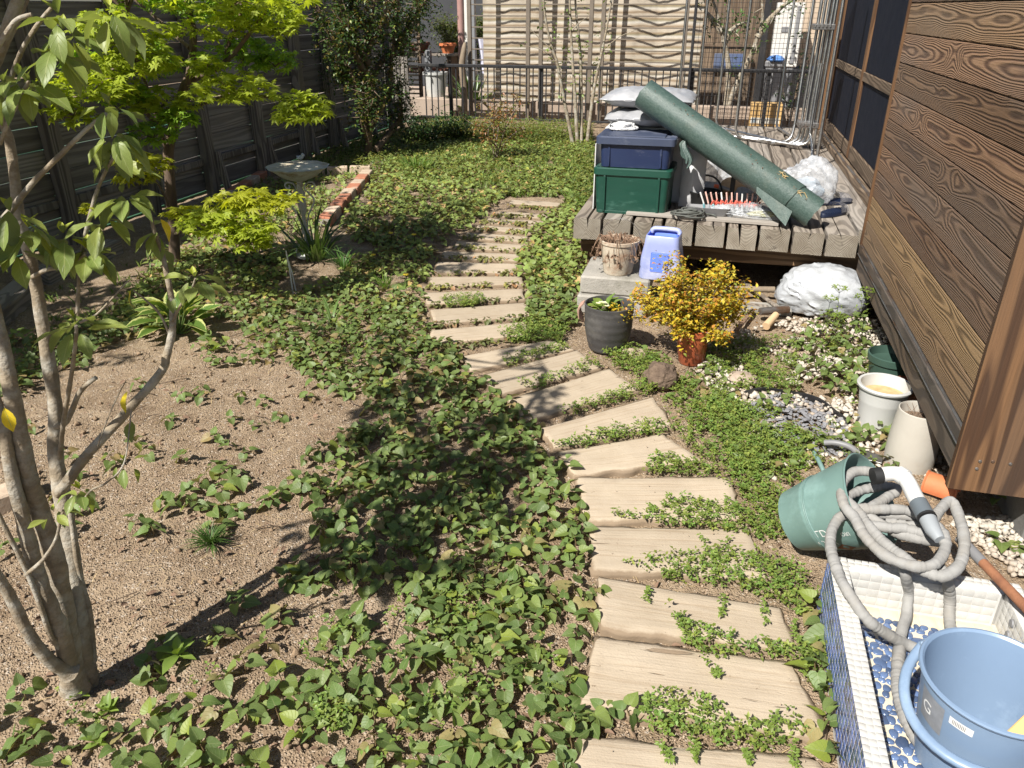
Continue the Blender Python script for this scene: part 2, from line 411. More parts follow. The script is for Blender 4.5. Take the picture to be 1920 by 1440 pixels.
M_houtt = leafmat("heart_leaf", (0.185, 0.245, 0.078), (0.120, 0.175, 0.050), trans=0.30, rough=0.52, vein=(0.24, 0.28, 0.12), edge=(0.17, 0.10, 0.06), edge_amt=0.55, back=(0.20, 0.185, 0.12), veinw=0.035)
M_weed = leafmat("small_weed_leaf", (0.215, 0.295, 0.070), (0.165, 0.24, 0.058), trans=0.32, rough=0.5)
M_grass = leafmat("grass_blade", (0.13, 0.20, 0.045), (0.10, 0.17, 0.04), trans=0.30, rough=0.5)
M_ever = leafmat("evergreen_leaf", (0.29, 0.335, 0.092), (0.21, 0.265, 0.07), trans=0.38, rough=0.45, vein=(0.34, 0.38, 0.14), back=(0.17, 0.215, 0.085), veinw=0.05)
M_maple = leafmat("maple_leaf", (0.35, 0.44, 0.060), (0.28, 0.39, 0.052), trans=0.52, rough=0.5, vein=(0.34, 0.38, 0.06), side_veins=False)
M_shrub = leafmat("shrub_leaf", (1.0, 1.0, 1.0), (0.8, 0.85, 0.8), trans=0.26, rough=0.4)
M_hosta = leafmat("hosta_leaf", (0.11, 0.185, 0.035), (0.10, 0.17, 0.035), trans=0.34, rough=0.4, vein=(0.17, 0.26, 0.07), edge=(0.50, 0.52, 0.20), edge_amt=1.0, veinw=0.04, erange=(0.60, 0.64))
M_strap = leafmat("strap_leaf", (0.085, 0.15, 0.045), (0.12, 0.19, 0.055), trans=0.28, rough=0.36, vein=(0.16, 0.24, 0.09), side_veins=False)
M_petal = std("yellow_petal", (0.75, 0.55, 0.03), rough=0.6)
M_stemr = std("reddish_stem", (0.17, 0.09, 0.05), (0.14, 0.13, 0.05), 30, 0.6)

M_bark = std("smooth_grey_bark", (0.29, 0.235, 0.162), (0.175, 0.14, 0.096), 22, 0.88, 0.006, 60, dirt=(0.36, 0.335, 0.28), dirt_amt=0.55, dirt_scale=13, stretch=(1, 1, 1.3))
M_barkd = std("rough_brown_bark", (0.165, 0.115, 0.075), (0.085, 0.058, 0.04), 14, 0.9, 0.006, 40, stretch=(1, 1, 0.3))
M_twig = std("pale_twig_bark", (0.26, 0.215, 0.165), (0.17, 0.13, 0.10), 30, 0.85, 0.002, 60)
M_clad = wood("cedar_cladding", (0.098, 0.054, 0.034), (0.275, 0.168, 0.100), freq=15.0, wav=0.85, across=0.6, line_w=(0.15, 1.0), flat=0.066, gold=(0.37, 0.245, 0.12), relief=0.003, grey=(0.155, 0.116, 0.090), grey_amt=0.55, vary=0.28, stretch=0.20)
M_clad2 = wood("cedar_corner_board", (0.085, 0.040, 0.018), (0.245, 0.130, 0.058), freq=13.0, axis=2, stretch=0.07, relief=0.003, grey=(0.070, 0.055, 0.045), grey_amt=0.75, vary=0.08, knots=False)
M_skirt = wood("dark_skirting", (0.050, 0.036, 0.026), (0.115, 0.083, 0.056), freq=9.0, relief=0.002, vary=0.1, stretch=0.2, grey=(0.105, 0.09, 0.078), grey_amt=0.5)
M_trimw = wood("orange_door_frame", (0.085, 0.042, 0.019), (0.16, 0.085, 0.040), freq=12.0, axis=2, stretch=0.06, relief=0.001, vary=0.08, knots=False)
M_fence = wood("weathered_fence_board", (0.175, 0.155, 0.137), (0.255, 0.23, 0.205), freq=9.0, relief=0.0015, grey=(0.33, 0.305, 0.28), grey_amt=0.4, vary=0.22, stretch=0.07, knots=False)
M_fpost = wood("weathered_fence_post", (0.14, 0.123, 0.106), (0.28, 0.25, 0.22), freq=10.0, axis=2, relief=0.002, grey=(0.19, 0.17, 0.15), grey_amt=0.4, vary=0.15, stretch=0.1)
M_beam = wood("silvery_timber", (0.155, 0.13, 0.105), (0.29, 0.25, 0.205), freq=11.0, relief=0.002, grey=(0.33, 0.30, 0.265), grey_amt=0.55, vary=0.14, stretch=0.12)
M_under = wood("deck_bearer", (0.105, 0.062, 0.032), (0.20, 0.125, 0.068), freq=12.0, axis=0, relief=0.002, vary=0.1, stretch=0.12)

def endgrain(name):
    m, nt, b, out = new_mat(name); tc = nd(nt, "ShaderNodeTexCoord").outputs["Object"]
    oi = nd(nt, "ShaderNodeObjectInfo").outputs["Random"]
    ctr = nd(nt, "ShaderNodeCombineXYZ", {0: nd(nt, "ShaderNodeMapRange", {0: oi, 3: -0.03, 4: 0.03}).outputs[0], 2: nd(nt, "ShaderNodeMapRange", {0: mth(nt, 'FRACT', mth(nt, 'MULTIPLY', oi, 7.3)), 3: -0.06, 4: 0.02}).outputs[0]}).outputs[0]
    p = mapping(nt, nd(nt, "ShaderNodeVectorMath", {0: tc, 1: ctr}, operation='SUBTRACT').outputs[0], (1, 0, 1))
    n1 = noi(nt, ocoord(nt), 12, 3)
    ln = nd(nt, "ShaderNodeVectorMath", {0: p}, operation='LENGTH').outputs["Value"]
    rg = mth(nt, 'SINE', mth(nt, 'ADD', mth(nt, 'MULTIPLY', ln, 780.0), mth(nt, 'MULTIPLY', n1, 5.0)))
    c = mixc(nt, ramp(nt, rg, [(0.3, 0.0), (0.9, 1.0)]), (0.215, 0.185, 0.145), (0.155, 0.13, 0.10))
    c = mixc(nt, ramp(nt, noi(nt, ocoord(nt), 9, 6, 0.6), [(0.4, 0.0), (0.75, 0.8)]), c, (0.33, 0.30, 0.25))
    c = mixc(nt, ramp(nt, noi(nt, ocoord(nt), 16, 5, 0.7), [(0.6, 0.0), (0.7, 0.8)]), c, (0.085, 0.07, 0.055))
    rnd = objrand(nt, 0.82, 1.15); c = mixc(nt, 1.0, c, nd(nt, "ShaderNodeCombineColor", {0: rnd, 1: rnd, 2: rnd}).outputs[0], 'MULTIPLY')
    set_in(nt, b, Base_Color=c, Roughness=0.9, Specular_IOR_Level=0.2)
    bump(nt, b, rg, 0.0015, 0.8); return m
M_end = endgrain("timber_end_grain")

M_black = std("black_painted_steel", (0.018, 0.018, 0.020), (0.026, 0.026, 0.028), 20, 0.42, 0.0006, 80, dirt=(0.07, 0.06, 0.05), dirt_amt=0.15)
M_wire = std("black_wire", (0.014, 0.013, 0.013), rough=0.55)
M_beige = std("bronze_aluminium", (0.20, 0.165, 0.130), (0.17, 0.14, 0.11), 8, 0.45, metal=0.25)
M_steel = std("stainless_tube", (0.60, 0.60, 0.59), (0.50, 0.50, 0.49), 25, 0.36, metal=1.0)
M_dsteel = std("grey_steel", (0.30, 0.30, 0.30), (0.22, 0.21, 0.20), 20, 0.4, metal=0.8, dirt=(0.20, 0.11, 0.06), dirt_amt=0.3)
M_conc = std("weathered_concrete", (0.335, 0.315, 0.28), (0.26, 0.245, 0.215), 9, 0.92, 0.004, 70, dirt=(0.19, 0.18, 0.15), dirt_amt=0.4)
M_concp = std("pinkish_concrete", (0.36, 0.285, 0.225), (0.29, 0.225, 0.175), 5, 0.9, 0.002, 40, dirt=(0.22, 0.17, 0.13), dirt_amt=0.3)
M_found = std("grey_render", (0.17, 0.165, 0.155), (0.13, 0.125, 0.12), 6, 0.85, 0.002, 50)
M_brick = std("red_brick", (0.42, 0.175, 0.095), (0.34, 0.13, 0.075), 22, 0.9, 0.004, 70, vary=0.12, dirt=(0.40, 0.30, 0.22), dirt_amt=0.35, dirt_scale=9)
M_brickp = std("pale_brick", (0.48, 0.385, 0.285), (0.40, 0.30, 0.215), 22, 0.9, 0.004, 70, vary=0.1)
M_mortar = std("mortar", (0.33, 0.30, 0.255), (0.26, 0.235, 0.20), 30, 0.95, 0.003, 90)
M_gravelw = std("white_gravel", (0.50, 0.455, 0.385), (0.40, 0.355, 0.295), 12, 0.75, 0.002, 60, dirt=(0.27, 0.20, 0.14), dirt_amt=0.5, dirt_scale=7)
M_slate = std("slate_chips", (0.225, 0.225, 0.235), (0.15, 0.15, 0.16), 22, 0.8, 0.002, 80, dirt=(0.24, 0.20, 0.165), dirt_amt=0.35, dirt_scale=9)
M_crumb = std("soil_crumbs", (0.38, 0.29, 0.205), (0.27, 0.197, 0.134), 70, 0.95, 0.002, 200, dirt=(0.44, 0.37, 0.29), dirt_amt=0.2, dirt_scale=40)
M_lava = std("brown_rock", (0.150, 0.105, 0.072), (0.095, 0.064, 0.044), 25, 0.95, 0.014, 45)
M_stone = std("tan_stone", (0.34, 0.275, 0.20), (0.26, 0.20, 0.14), 12, 0.9, 0.005, 50)
M_terra = std("terracotta_plastic", (0.44, 0.115, 0.048), (0.38, 0.095, 0.042), 6, 0.36, 0.0004, 50, dirt=(0.52, 0.30, 0.20), dirt_amt=0.12)
M_terra2 = std("orange_clay_pipe", (0.54, 0.17, 0.065), (0.46, 0.14, 0.055), 10, 0.7, 0.002, 50)
M_dpot = std("charcoal_pot", (0.060, 0.057, 0.056), (0.042, 0.040, 0.040), 7, 0.55, 0.001, 60, dirt=(0.115, 0.108, 0.10), dirt_amt=0.35)
M_wpot = std("white_pot_plastic", (0.47, 0.47, 0.455), (0.43, 0.43, 0.41), 5, 0.42, dirt=(0.46, 0.42, 0.35), dirt_amt=0.14)
M_cpot = std("cream_pot_ceramic", (0.42, 0.395, 0.345), (0.37, 0.345, 0.30), 6, 0.6, 0.001, 30, dirt=(0.36, 0.31, 0.25), dirt_amt=0.3)
M_gpot = std("dark_green_pot", (0.045, 0.085, 0.065), (0.038, 0.07, 0.055), 6, 0.35)
M_rustp = std("rusted_white_enamel", (0.52, 0.455, 0.36), (0.46, 0.385, 0.29), 8, 0.6, 0.002, 50, dirt=(0.25, 0.105, 0.05), dirt_amt=0.5, dirt_scale=9)
M_rust = std("rusty_pipe", (0.275, 0.120, 0.058), (0.18, 0.075, 0.038), 24, 0.85, 0.003, 70)
M_humus = std("dry_potting_soil", (0.19, 0.135, 0.09), (0.11, 0.075, 0.05), 30, 0.95, 0.010, 60)
M_binb = std("navy_plastic", (0.013, 0.023, 0.068), (0.016, 0.028, 0.075), 5, 0.42, 0.0006, 120, dirt=(0.08, 0.09, 0.13), dirt_amt=0.12, dirt_scale=6, stretch=(1, 1, 3))
M_binl = std("dusty_navy_lid", (0.045, 0.058, 0.098), (0.030, 0.042, 0.082), 6, 0.55, 0.0006, 120, dirt=(0.14, 0.155, 0.20), dirt_amt=0.3)
M_bing = std("dark_green_plastic", (0.008, 0.048, 0.033), (0.011, 0.058, 0.040), 5, 0.40, 0.0006, 120, dirt=(0.04, 0.11, 0.085), dirt_amt=0.12, dirt_scale=7, stretch=(1, 1, 3))
M_binw = std("white_plastic", (0.66, 0.66, 0.65), rough=0.4)
M_blue = std("pale_blue_plastic", (0.18, 0.255, 0.365), (0.165, 0.235, 0.34), 5, 0.36, 0.0003, 80, dirt=(0.27, 0.36, 0.48), dirt_amt=0.3, dirt_scale=3)
M_jug = std("lavender_plastic", (0.25, 0.29, 0.52), (0.29, 0.33, 0.55), 6, 0.38, dirt=(0.55, 0.57, 0.72), dirt_amt=0.35)
M_jugin = std("blue_plastic_inside", (0.115, 0.20, 0.72), (0.13, 0.215, 0.74), 6, 0.4)
M_teal = std("teal_enamel", (0.135, 0.215, 0.195), (0.110, 0.185, 0.168), 5, 0.45, 0.0006, 50, dirt=(0.175, 0.275, 0.255), dirt_amt=0.45, dirt_scale=5)
M_hose = std("grey_hose_fabric", (0.29, 0.285, 0.272), (0.225, 0.22, 0.208), 22, 0.9, 0.0012, 300, dirt=(0.25, 0.235, 0.21), dirt_amt=0.4, dirt_scale=7)
M_pvc = std("white_pvc", (0.62, 0.615, 0.59), rough=0.35, dirt=(0.5, 0.46, 0.40), dirt_amt=0.12)
M_gpvc = std("grey_pvc", (0.115, 0.135, 0.15), rough=0.4); M_gpvc2 = std("light_grey_pvc", (0.28, 0.30, 0.315), rough=0.4)
M_rubber = std("black_rubber", (0.016, 0.016, 0.016), rough=0.6)
def tilemat(name, c1, c2, rough, coat, vary):
    m = std(name, c1, c2, 30, rough, coat=coat, vary=vary, dirt=tuple(0.6 * x + 0.1 for x in c1), dirt_amt=0.05); return m
M_tblue = tilemat("blue_glass_tile", (0.075, 0.12, 0.30), (0.05, 0.08, 0.22), 0.14, 0.5, 0.6)
M_twhite = tilemat("white_mosaic_tile", (0.52, 0.51, 0.48), (0.46, 0.45, 0.42), 0.25, 0.4, 0.04)
M_tcream = tilemat("cream_tile", (0.62, 0.545, 0.40), (0.56, 0.48, 0.345), 0.35, 0.2, 0.06)
M_peb = tilemat("blue_glazed_pebble", (0.105, 0.160, 0.275), (0.055, 0.085, 0.175), 0.2, 0.6, 0.45)
M_grout = std("cream_grout", (0.60, 0.545, 0.435), (0.52, 0.46, 0.355), 25, 0.9, 0.001, 90, dirt=(0.42, 0.36, 0.26), dirt_amt=0.3)
M_groutw = std("pale_grout", (0.58, 0.57, 0.54), rough=0.9)
M_yel = std("yellow_ceramic", (0.62, 0.43, 0.07), rough=0.3)
M_bag = std("silver_plastic_sack", (0.32, 0.325, 0.335), (0.26, 0.265, 0.28), 5, 0.34, 0.004, 22, dirt=(0.40, 0.40, 0.41), dirt_amt=0.3)
M_sackw = std("white_plastic_sack", (0.40, 0.415, 0.43), (0.32, 0.335, 0.355), 8, 0.28, 0.012, 9, dirt=(0.16, 0.17, 0.18), dirt_amt=0.16, dirt_scale=7)  # grey blotches stand for print and for shade on the film, not dirt
M_sackp = std("printed_white_sack", (0.60, 0.60, 0.60), (0.52, 0.525, 0.535), 8, 0.4, 0.003, 20)
M_clear = plastic_clear("clear_plastic_film", (0.6, 0.62, 0.64), op=0.30)
M_clear2 = plastic_clear("cloudy_plastic_film", (0.62, 0.64, 0.67), op=0.42)
M_red = std("red_plastic", (0.60, 0.085, 0.06), (0.55, 0.13, 0.09), 30, 0.45); M_pink = std("pale_pink_plastic", (0.66, 0.40, 0.34), rough=0.5)
M_aqua = std("aqua_plastic", (0.18, 0.42, 0.46), rough=0.45); M_orange = std("orange_plastic", (0.75, 0.14, 0.05), rough=0.4)
M_cord = std("grey_green_cord", (0.095, 0.10, 0.09), (0.07, 0.075, 0.066), 20, 0.6)
M_tan = std("kraft_tan", (0.56, 0.40, 0.24), (0.50, 0.34, 0.19), 8, 0.75)
M_sole = std("navy_rubber_sole", (0.006, 0.012, 0.034), (0.008, 0.015, 0.040), 9, 0.5)
M_strapc = plastic_clear("smoky_clear_strap", (0.20, 0.20, 0.22), op=0.5, rough=0.12)
M_straw = std("straw", (0.52, 0.40, 0.20), (0.40, 0.28, 0.13), 30, 0.8)
M_dry = std("dead_leaf", (0.20, 0.125, 0.08), (0.13, 0.08, 0.05), 30, 0.85, 0.002, 60, vary=0.25)
M_dryp = std("withered_pinkish_leaf", (0.36, 0.215, 0.17), (0.28, 0.17, 0.125), 30, 0.8, vary=0.2)
M_screen = std("dark_navy_screen", (0.006, 0.009, 0.017), (0.008, 0.011, 0.021), 8, 0.75, 0.0004, 400, spec=0.15)
M_rail = wood("pale_door_rail", (0.11, 0.078, 0.052), (0.215, 0.16, 0.11), freq=14, axis=1, stretch=0.1, relief=0.001, vary=0.05, knots=False)
M_white = std("off_white_metal", (0.62, 0.60, 0.56), (0.55, 0.53, 0.49), 6, 0.5)
M_greybox = std("mid_grey_plastic", (0.20, 0.20, 0.205), rough=0.5)
M_blueb = std("bright_blue_sheet", (0.07, 0.19, 0.48), rough=0.5)
M_pinkpipe = std("dusty_pink_pipe", (0.36, 0.215, 0.19), (0.31, 0.18, 0.16), 7, 0.5)
M_turf = std("artificial_turf", (0.030, 0.115, 0.055), (0.024, 0.09, 0.042), 50, 0.85, 0.006, 200)
M_bbath = std("verdigris_white_iron", (0.52, 0.53, 0.50), (0.40, 0.41, 0.385), 14, 0.8, 0.002, 60, dirt=(0.25, 0.19, 0.12), dirt_amt=0.35, dirt_scale=9)
M_bbathin = std("stained_white_bowl", (0.66, 0.63, 0.53), (0.56, 0.50, 0.38), 9, 0.6, 0.002, 50, dirt=(0.30, 0.23, 0.13), dirt_amt=0.4)
M_bird = std("blue_grey_ornament", (0.36, 0.41, 0.47), rough=0.5)
M_panel = wood("brown_wall_panel", (0.105, 0.072, 0.046), (0.185, 0.135, 0.092), freq=9, axis=2, stretch=0.1, relief=0.002, vary=0.15, knots=False)
M_wallb = std("beige_siding", (0.46, 0.37, 0.275), (0.41, 0.32, 0.235), 4, 0.8, 0.001, 40)
M_walld = std("dark_grey_siding", (0.035, 0.037, 0.042), (0.026, 0.028, 0.032), 4, 0.7, 0.001, 40)
M_post = std("grey_post_paint", (0.20, 0.205, 0.215), rough=0.5)
M_drift = std("driftwood", (0.26, 0.205, 0.145), (0.17, 0.13, 0.09), 14, 0.9, 0.004, 40, stretch=(1, 1, 0.3))
M_cardb = std("orange_carton", (0.60, 0.385, 0.155), (0.55, 0.345, 0.135), 6, 0.75); M_cardw = std("carton_white_print", (0.62, 0.58, 0.50), rough=0.7); M_ink = std("printed_ink_grey", (0.20, 0.19, 0.18), rough=0.7)
M_tray = std("brown_plastic_pot", (0.20, 0.075, 0.045), rough=0.5)
M_lbl = std("grey_label", (0.19, 0.20, 0.215), (0.25, 0.26, 0.28), 40, 0.45); M_lblw = std("white_label", (0.72, 0.72, 0.70), rough=0.5)
M_edging = std("black_edging", (0.022, 0.022, 0.024), rough=0.42)

def roll_mat():
    m, nt, b, out = new_mat("green_shade_net"); v = ocoord(nt)
    w1 = noi(nt, mapping(nt, v, (1, 1, 1)), 42.0, 6, 0.72, 2.6); w2 = noi(nt, v, 120.0, 4, 0.7, 1.5)
    c = mixc(nt, ramp(nt, w1, [(0.36, 0.0), (0.64, 1.0)]), (0.026, 0.056, 0.047), (0.070, 0.108, 0.094))
    c = mixc(nt, ramp(nt, w2, [(0.53, 0.0), (0.70, 0.55)]), c, (0.17, 0.22, 0.20))
    c = mixc(nt, ramp(nt, noi(nt, v, 5.0, 6, 0.65), [(0.55, 0.0), (0.75, 0.5)]), c, (0.125, 0.125, 0.09))
    set_in(nt, b, Base_Color=c, Roughness=0.46, Specular_IOR_Level=0.6)
    bump(nt, b, mth(nt, 'ADD', w1, mth(nt, 'MULTIPLY', w2, 0.5)), 0.0022, 0.8); return m
M_roll = roll_mat()

def curtain_mat():
    m, nt, b, out = new_mat("striped_curtain_cloth"); tc = nd(nt, "ShaderNodeTexCoord").outputs["Object"]
    z = nd(nt, "ShaderNodeSeparateXYZ", {0: tc}).outputs[2]
    wz = mth(nt, 'ADD', z, mth(nt, 'MULTIPLY', noi(nt, tc, 2.2, 3), 0.05))
    s = mth(nt, 'FRACT', mth(nt, 'MULTIPLY', wz, 5.2))
    c = ramp(nt, s, [(0.0, (0.54, 0.48, 0.39)), (0.18, (0.28, 0.205, 0.135)), (0.30, (0.49, 0.42, 0.325)), (0.45, (0.60, 0.565, 0.50)), (0.62, (0.29, 0.25, 0.16)), (0.72, (0.33, 0.25, 0.165)), (0.85, (0.50, 0.445, 0.36)), (1.0, (0.46, 0.40, 0.32))])
    fb = noi(nt, mapping(nt, tc, (6, 6, 90)), 3.0, 4)
    c = mixc(nt, 1.0, c, ramp(nt, fb, [(0.3, 0.85), (0.7, 1.08)]), 'MULTIPLY')
    set_in(nt, b, Base_Color=c, Roughness=0.9, Specular_IOR_Level=0.1)
    tr = nd(nt, "ShaderNodeBsdfTranslucent", {"Color": c}); mx = nd(nt, "ShaderNodeMixShader", {0: 0.2, 1: b.outputs[0], 2: tr.outputs[0]})
    nt.links.new(mx.outputs[0], out.inputs[0]); return m
M_curt = curtain_mat()
# ------------------------------------------------------------------ the setting: ground
def hgt(x, y):
    """gentle unevenness of the bed"""
    return 0.020 * noise.noise((x * 0.9, y * 0.9, 3.1)) + 0.010 * noise.noise((x * 3.1, y * 3.1, 1.7)) - 0.006
def ground():
    nx, ny = 300, 420
    xs = np.linspace(-5.6, 2.6, nx); ys = np.linspace(0.2, 13.2, ny) 
    ys = 0.2 + 13.0 * np.linspace(0, 1, ny) ** 1.35
    V = np.zeros((nx * ny, 3), dtype=np.float32); k = 0
    for j in range(ny):
        for i in range(nx):
            x = float(xs[i]); y = float(ys[j])
            z = hgt(x, y) + 0.008 * noise.noise((x * 12, y * 12, 0.3)) + (0.0055 * noise.noise((x * 37, y * 37, 0.9)) if y < 6 else 0)
            e = min(1.0, (i if i < nx - 1 - i else nx - 1 - i) / 10.0, (j if j < ny - 1 - j else ny - 1 - j) / 10.0)
            V[k] = (x, y, z * e - 0.004); k += 1
    a = (np.arange(ny - 1)[:, None] * nx + np.arange(nx - 1)[None]).ravel()
    F = np.stack([a, a + 1, a + 1 + nx, a + nx], 1)
    o = link("garden_soil", np_mesh("garden_soil", V, F, M_soil)); tag(o, kind="structure")
    b = MB(); b.add([(-60, -30, -0.03), (60, -30, -0.03), (60, 90, -0.03), (-60, 90, -0.03)], [(0, 1, 2, 3)])
    tag(b.obj("ground", M_soil), kind="structure")
    # neighbour's terrace behind the black fence, neighbour's turf beyond the wooden fence
    t = MB(); t.box((-9, 13.0, -0.02), (6, 22, 0.02)); tag(t.obj("neighbour_terrace", M_concp), kind="structure")
    t = MB(); t.box((-12, -2, -0.025), (-4.74, 12.5, 0.012)); tag(t.obj("artificial_turf", M_turf), kind="structure")
ground()

# ------------------------------------------------------------------ stepping slabs (cast to look like wooden sleepers)
SLABS = [
 [(1085,1378),(1530,1420),(1640,1560),(1060,1500)],
 [(1118,1192),(1483,1240),(1552,1385),(1085,1320)],
 [(1118,1078),(1462,1138),(1492,1222),(1125,1172)],
 [(1098,985),(1405,990),(1440,1085),(1118,1066)],
 [(1082,893),(1365,893),(1395,972),(1095,974)],
 [(1048,845),(1240,812),(1320,862),(1075,890)],
 [(1012,802),(1226,742),(1258,796),(1038,838)],
 [(950,748),(1142,690),(1198,728),(985,788)],
 [(888,706),(1082,655),(1128,688),(935,738)],
 [(862,667),(1030,636),(1080,654),(880,694)],
 [(808,616),(985,600),(990,630),(800,646)],
 [(806,578),(985,564),(1000,594),(812,608)],
 [(795,546),(978,539),(985,561),(800,571)],
 [(805,517),(978,516),(982,533),(806,537)],
 [(822,488),(970,493),(966,512),(812,511)],
 [(832,469),(975,475),(970,489),(826,484)],
 [(856,450),(986,458),(984,471),(850,465)],
 [(876,434),(990,442),(988,454),(870,446)],
 [(896,421),(1006,428),(1002,438),(888,431)],
 [(916,408),(1030,414),(1024,424),(908,418)],
 [(938,395),(1042,401),(1034,410),(930,405)],
 [(960,373),(1052,379),(1046,387),(952,382)],
]
ORD = ["nearest", "second", "third", "fourth", "fifth", "sixth", "seventh", "eighth", "ninth", "tenth", "eleventh", "twelfth", "thirteenth", "fourteenth", "fifteenth", "sixteenth", "seventeenth", "eighteenth", "nineteenth", "twentieth", "twenty-first", "farthest"]
slab_polys = []
def slab(q, idx):
    zt = 0.017
    P = [G(x, y, zt) for x, y in q]           # far-left, far-right, near-right, near-left
    c0 = (P[0] + P[1] + P[2] + P[3]) / 4; a0 = (P[1] + P[2] - P[0] - P[3]).normalized(); b0_ = Vector((-a0.y, a0.x, 0)); gw = 1.12 if idx < 10 else 1.0
    P = [c0 + a0 * (p - c0).dot(a0) * 1.05 + b0_ * (p - c0).dot(b0_) * gw for p in P]
    slab_polys.append([(p.x, p.y) for p in P])
    c = (P[0] + P[1] + P[2] + P[3]) / 4; c.z = 0
    nu, nv = 30, 10; seed = idx * 5.7
    V = []; U = []; E = []
    L = ((P[1] - P[0]).length + (P[2] - P[3]).length) / 2; W = ((P[0] - P[3]).length + (P[1] - P[2]).length) / 2
    for j in range(nv + 1):
        for i in range(nu + 1):
            u = i / nu; v = j / nv
            p = (P[3] * (1 - u) + P[2] * u) * (1 - v) + (P[0] * (1 - u) + P[1] * u) * v
            ed = min(u * L, (1 - u) * L, v * W, (1 - v) * W)
            n1 = noise.noise((p.x * 9 + seed, p.y * 9, 0.0)); n2 = noise.noise((p.x * 30, p.y * 30, seed))
            if i in (0, nu) or j in (0, nv):
                d = (c - p); d.z = 0; d.normalize()
                p = p + d * (0.012 + 0.020 * n1 + 0.010 * n2 + 0.006 * noise.noise((p.x * 70, p.y * 70, seed)))
            z = zt - 0.002 + 0.0025 * n1 - (0.006 if ed < 0.001 else 0.0) + 0.003 * noise.noise((u * 3 + seed, v * 22, 2.0))
            V.append((p.x - c.x, p.y - c.y, z)); U.append((u * L, v * W)); E.append(math.exp(-ed / 0.013))
    F = [(j * (nu + 1) + i, j * (nu + 1) + i + 1, (j + 1) * (nu + 1) + i + 1, (j + 1) * (nu + 1) + i) for j in range(nv) for i in range(nu)]
    ring = [i for i in range(nu + 1)] + [j * (nu + 1) + nu for j in range(1, nv + 1)] + [nv * (nu + 1) + i for i in range(nu - 1, -1, -1)] + [j * (nu + 1) for j in range(nv - 1, 0, -1)]
    b0 = len(V); nr = len(ring)
    for r_ in ring:
        x, y, z = V[r_]; V.append((x * 1.012, y * 1.012, z - 0.010)); U.append(U[r_]); E.append(1.0)
    for r_ in ring:
        x, y, z = V[r_]; V.append((x * 1.012, y * 1.012, -0.05)); U.append(U[r_]); E.append(1.0)
    for k in range(nr):
        k2 = (k + 1) % nr
        F.append((ring[k], b0 + k, b0 + k2, ring[k2])); F.append((b0 + k, b0 + nr + k, b0 + nr + k2, b0 + k2))
    me = np_mesh("stepping_slab", np.array(V), np.array(F), M_slab, np.array(E)[:, None].repeat(3, 1), np.array(U, dtype=np.float32))
    o = link("stepping_slab", me, loc=c)
    t = ORD[idx]
    extra = {0: "cut by the bottom edge of the photo", 4: "just beyond the pail", 5: "narrowing to the right", 8: "below the charcoal pot"}.get(idx, "")
    lab = f"beige wood-grained stepping slab, {t} in the garden path"
    if idx == 0: lab = "beige wood-grained stepping slab nearest the camera, cut by the photo edge"
    if idx == 21: lab = "beige wood-grained stepping slab farthest along the garden path"
    elif idx > 0: lab = f"beige wood-grained stepping slab, {t} from the near end of path"
    tag(o, lab, "stepping stone", "stepping slabs of the garden path")
for i, q in enumerate(SLABS): slab(q, i)
def over_slab(x, y, m=0.0):
    for poly in slab_polys:
        cx = sum(p[0] for p in poly) / 4; cy = sum(p[1] for p in poly) / 4
        if abs(x - cx) > 0.7 or abs(y - cy) > 0.5: continue
        if in_poly(x, y, [(cx + (px - cx) * (1 - m), cy + (py - cy) * (1 - m)) for px, py in poly]): return True
    return False

# ------------------------------------------------------------------ wooden fence on the left
FX = -4.70
def wooden_fence():
    e = empty("wooden_fence", (FX, 7, 0), "tall dark weathered fence of horizontal boards along left side", "fence")
    posts = [1.9, 2.85, 3.8, 4.72, 5.62, 6.50, 7.42, 8.36, 9.10, 10.05, 11.0]
    pm = None
    for y in posts:
        b = MB(); b.bbox((-0.045, -0.055, -0.6), (0.045, 0.055, 2.0), 0.004)
        b.obj("post", M_fpost, e, loc=(0.075, y - 7 + 0.02, 0))
        # slanted bracing foot on the garden side
        c = MB(); c.prism([(-0.02, -0.03), (0.02, -0.03), (0.02, 0.03), (-0.02, 0.03)], (0.12, y - 7 + 0.09, 0.38), (0.20, y - 7 + 0.09, 0.0), (0, 1, 0), (1, 0, 0.2))
        if y > 5: c.obj("brace", M_fpost, e)
    zb = [0.035 + 0.1625 * k for k in range(12)]
    rr = random.Random(5)
    for si in range(len(posts) - 1):
        for zi, z in enumerate(zb):
            L = posts[si + 1] - posts[si] - 0.012
            h = 0.1572 + rr.uniform(-0.003, 0.002)
            b = MB(); b.bbox((-0.014, -L / 2, 0), (0.014, L / 2, h), 0.003)
            o = b.obj("board", M_fence, e, loc=(rr.uniform(-0.004, 0.004), (posts[si] + posts[si + 1]) / 2 - 7, z + rr.uniform(-0.003, 0.003)))
            o.rotation_euler = (rr.uniform(-0.003, 0.003), rr.uniform(-0.01, 0.01), 0)
    # lower rail that shows above the bottom board
    for si in range(len(posts) - 1):
        L = posts[si + 1] - posts[si] - 0.10
        b = MB(); b.bbox((-0.018, -L / 2, -0.03), (0.018, L / 2, 0.03), 0.003)
        b.obj("rail", M_fpost, e, loc=(0.034, (posts[si] + posts[si + 1]) / 2 - 7 + 0.02, 0.30))
wooden_fence()

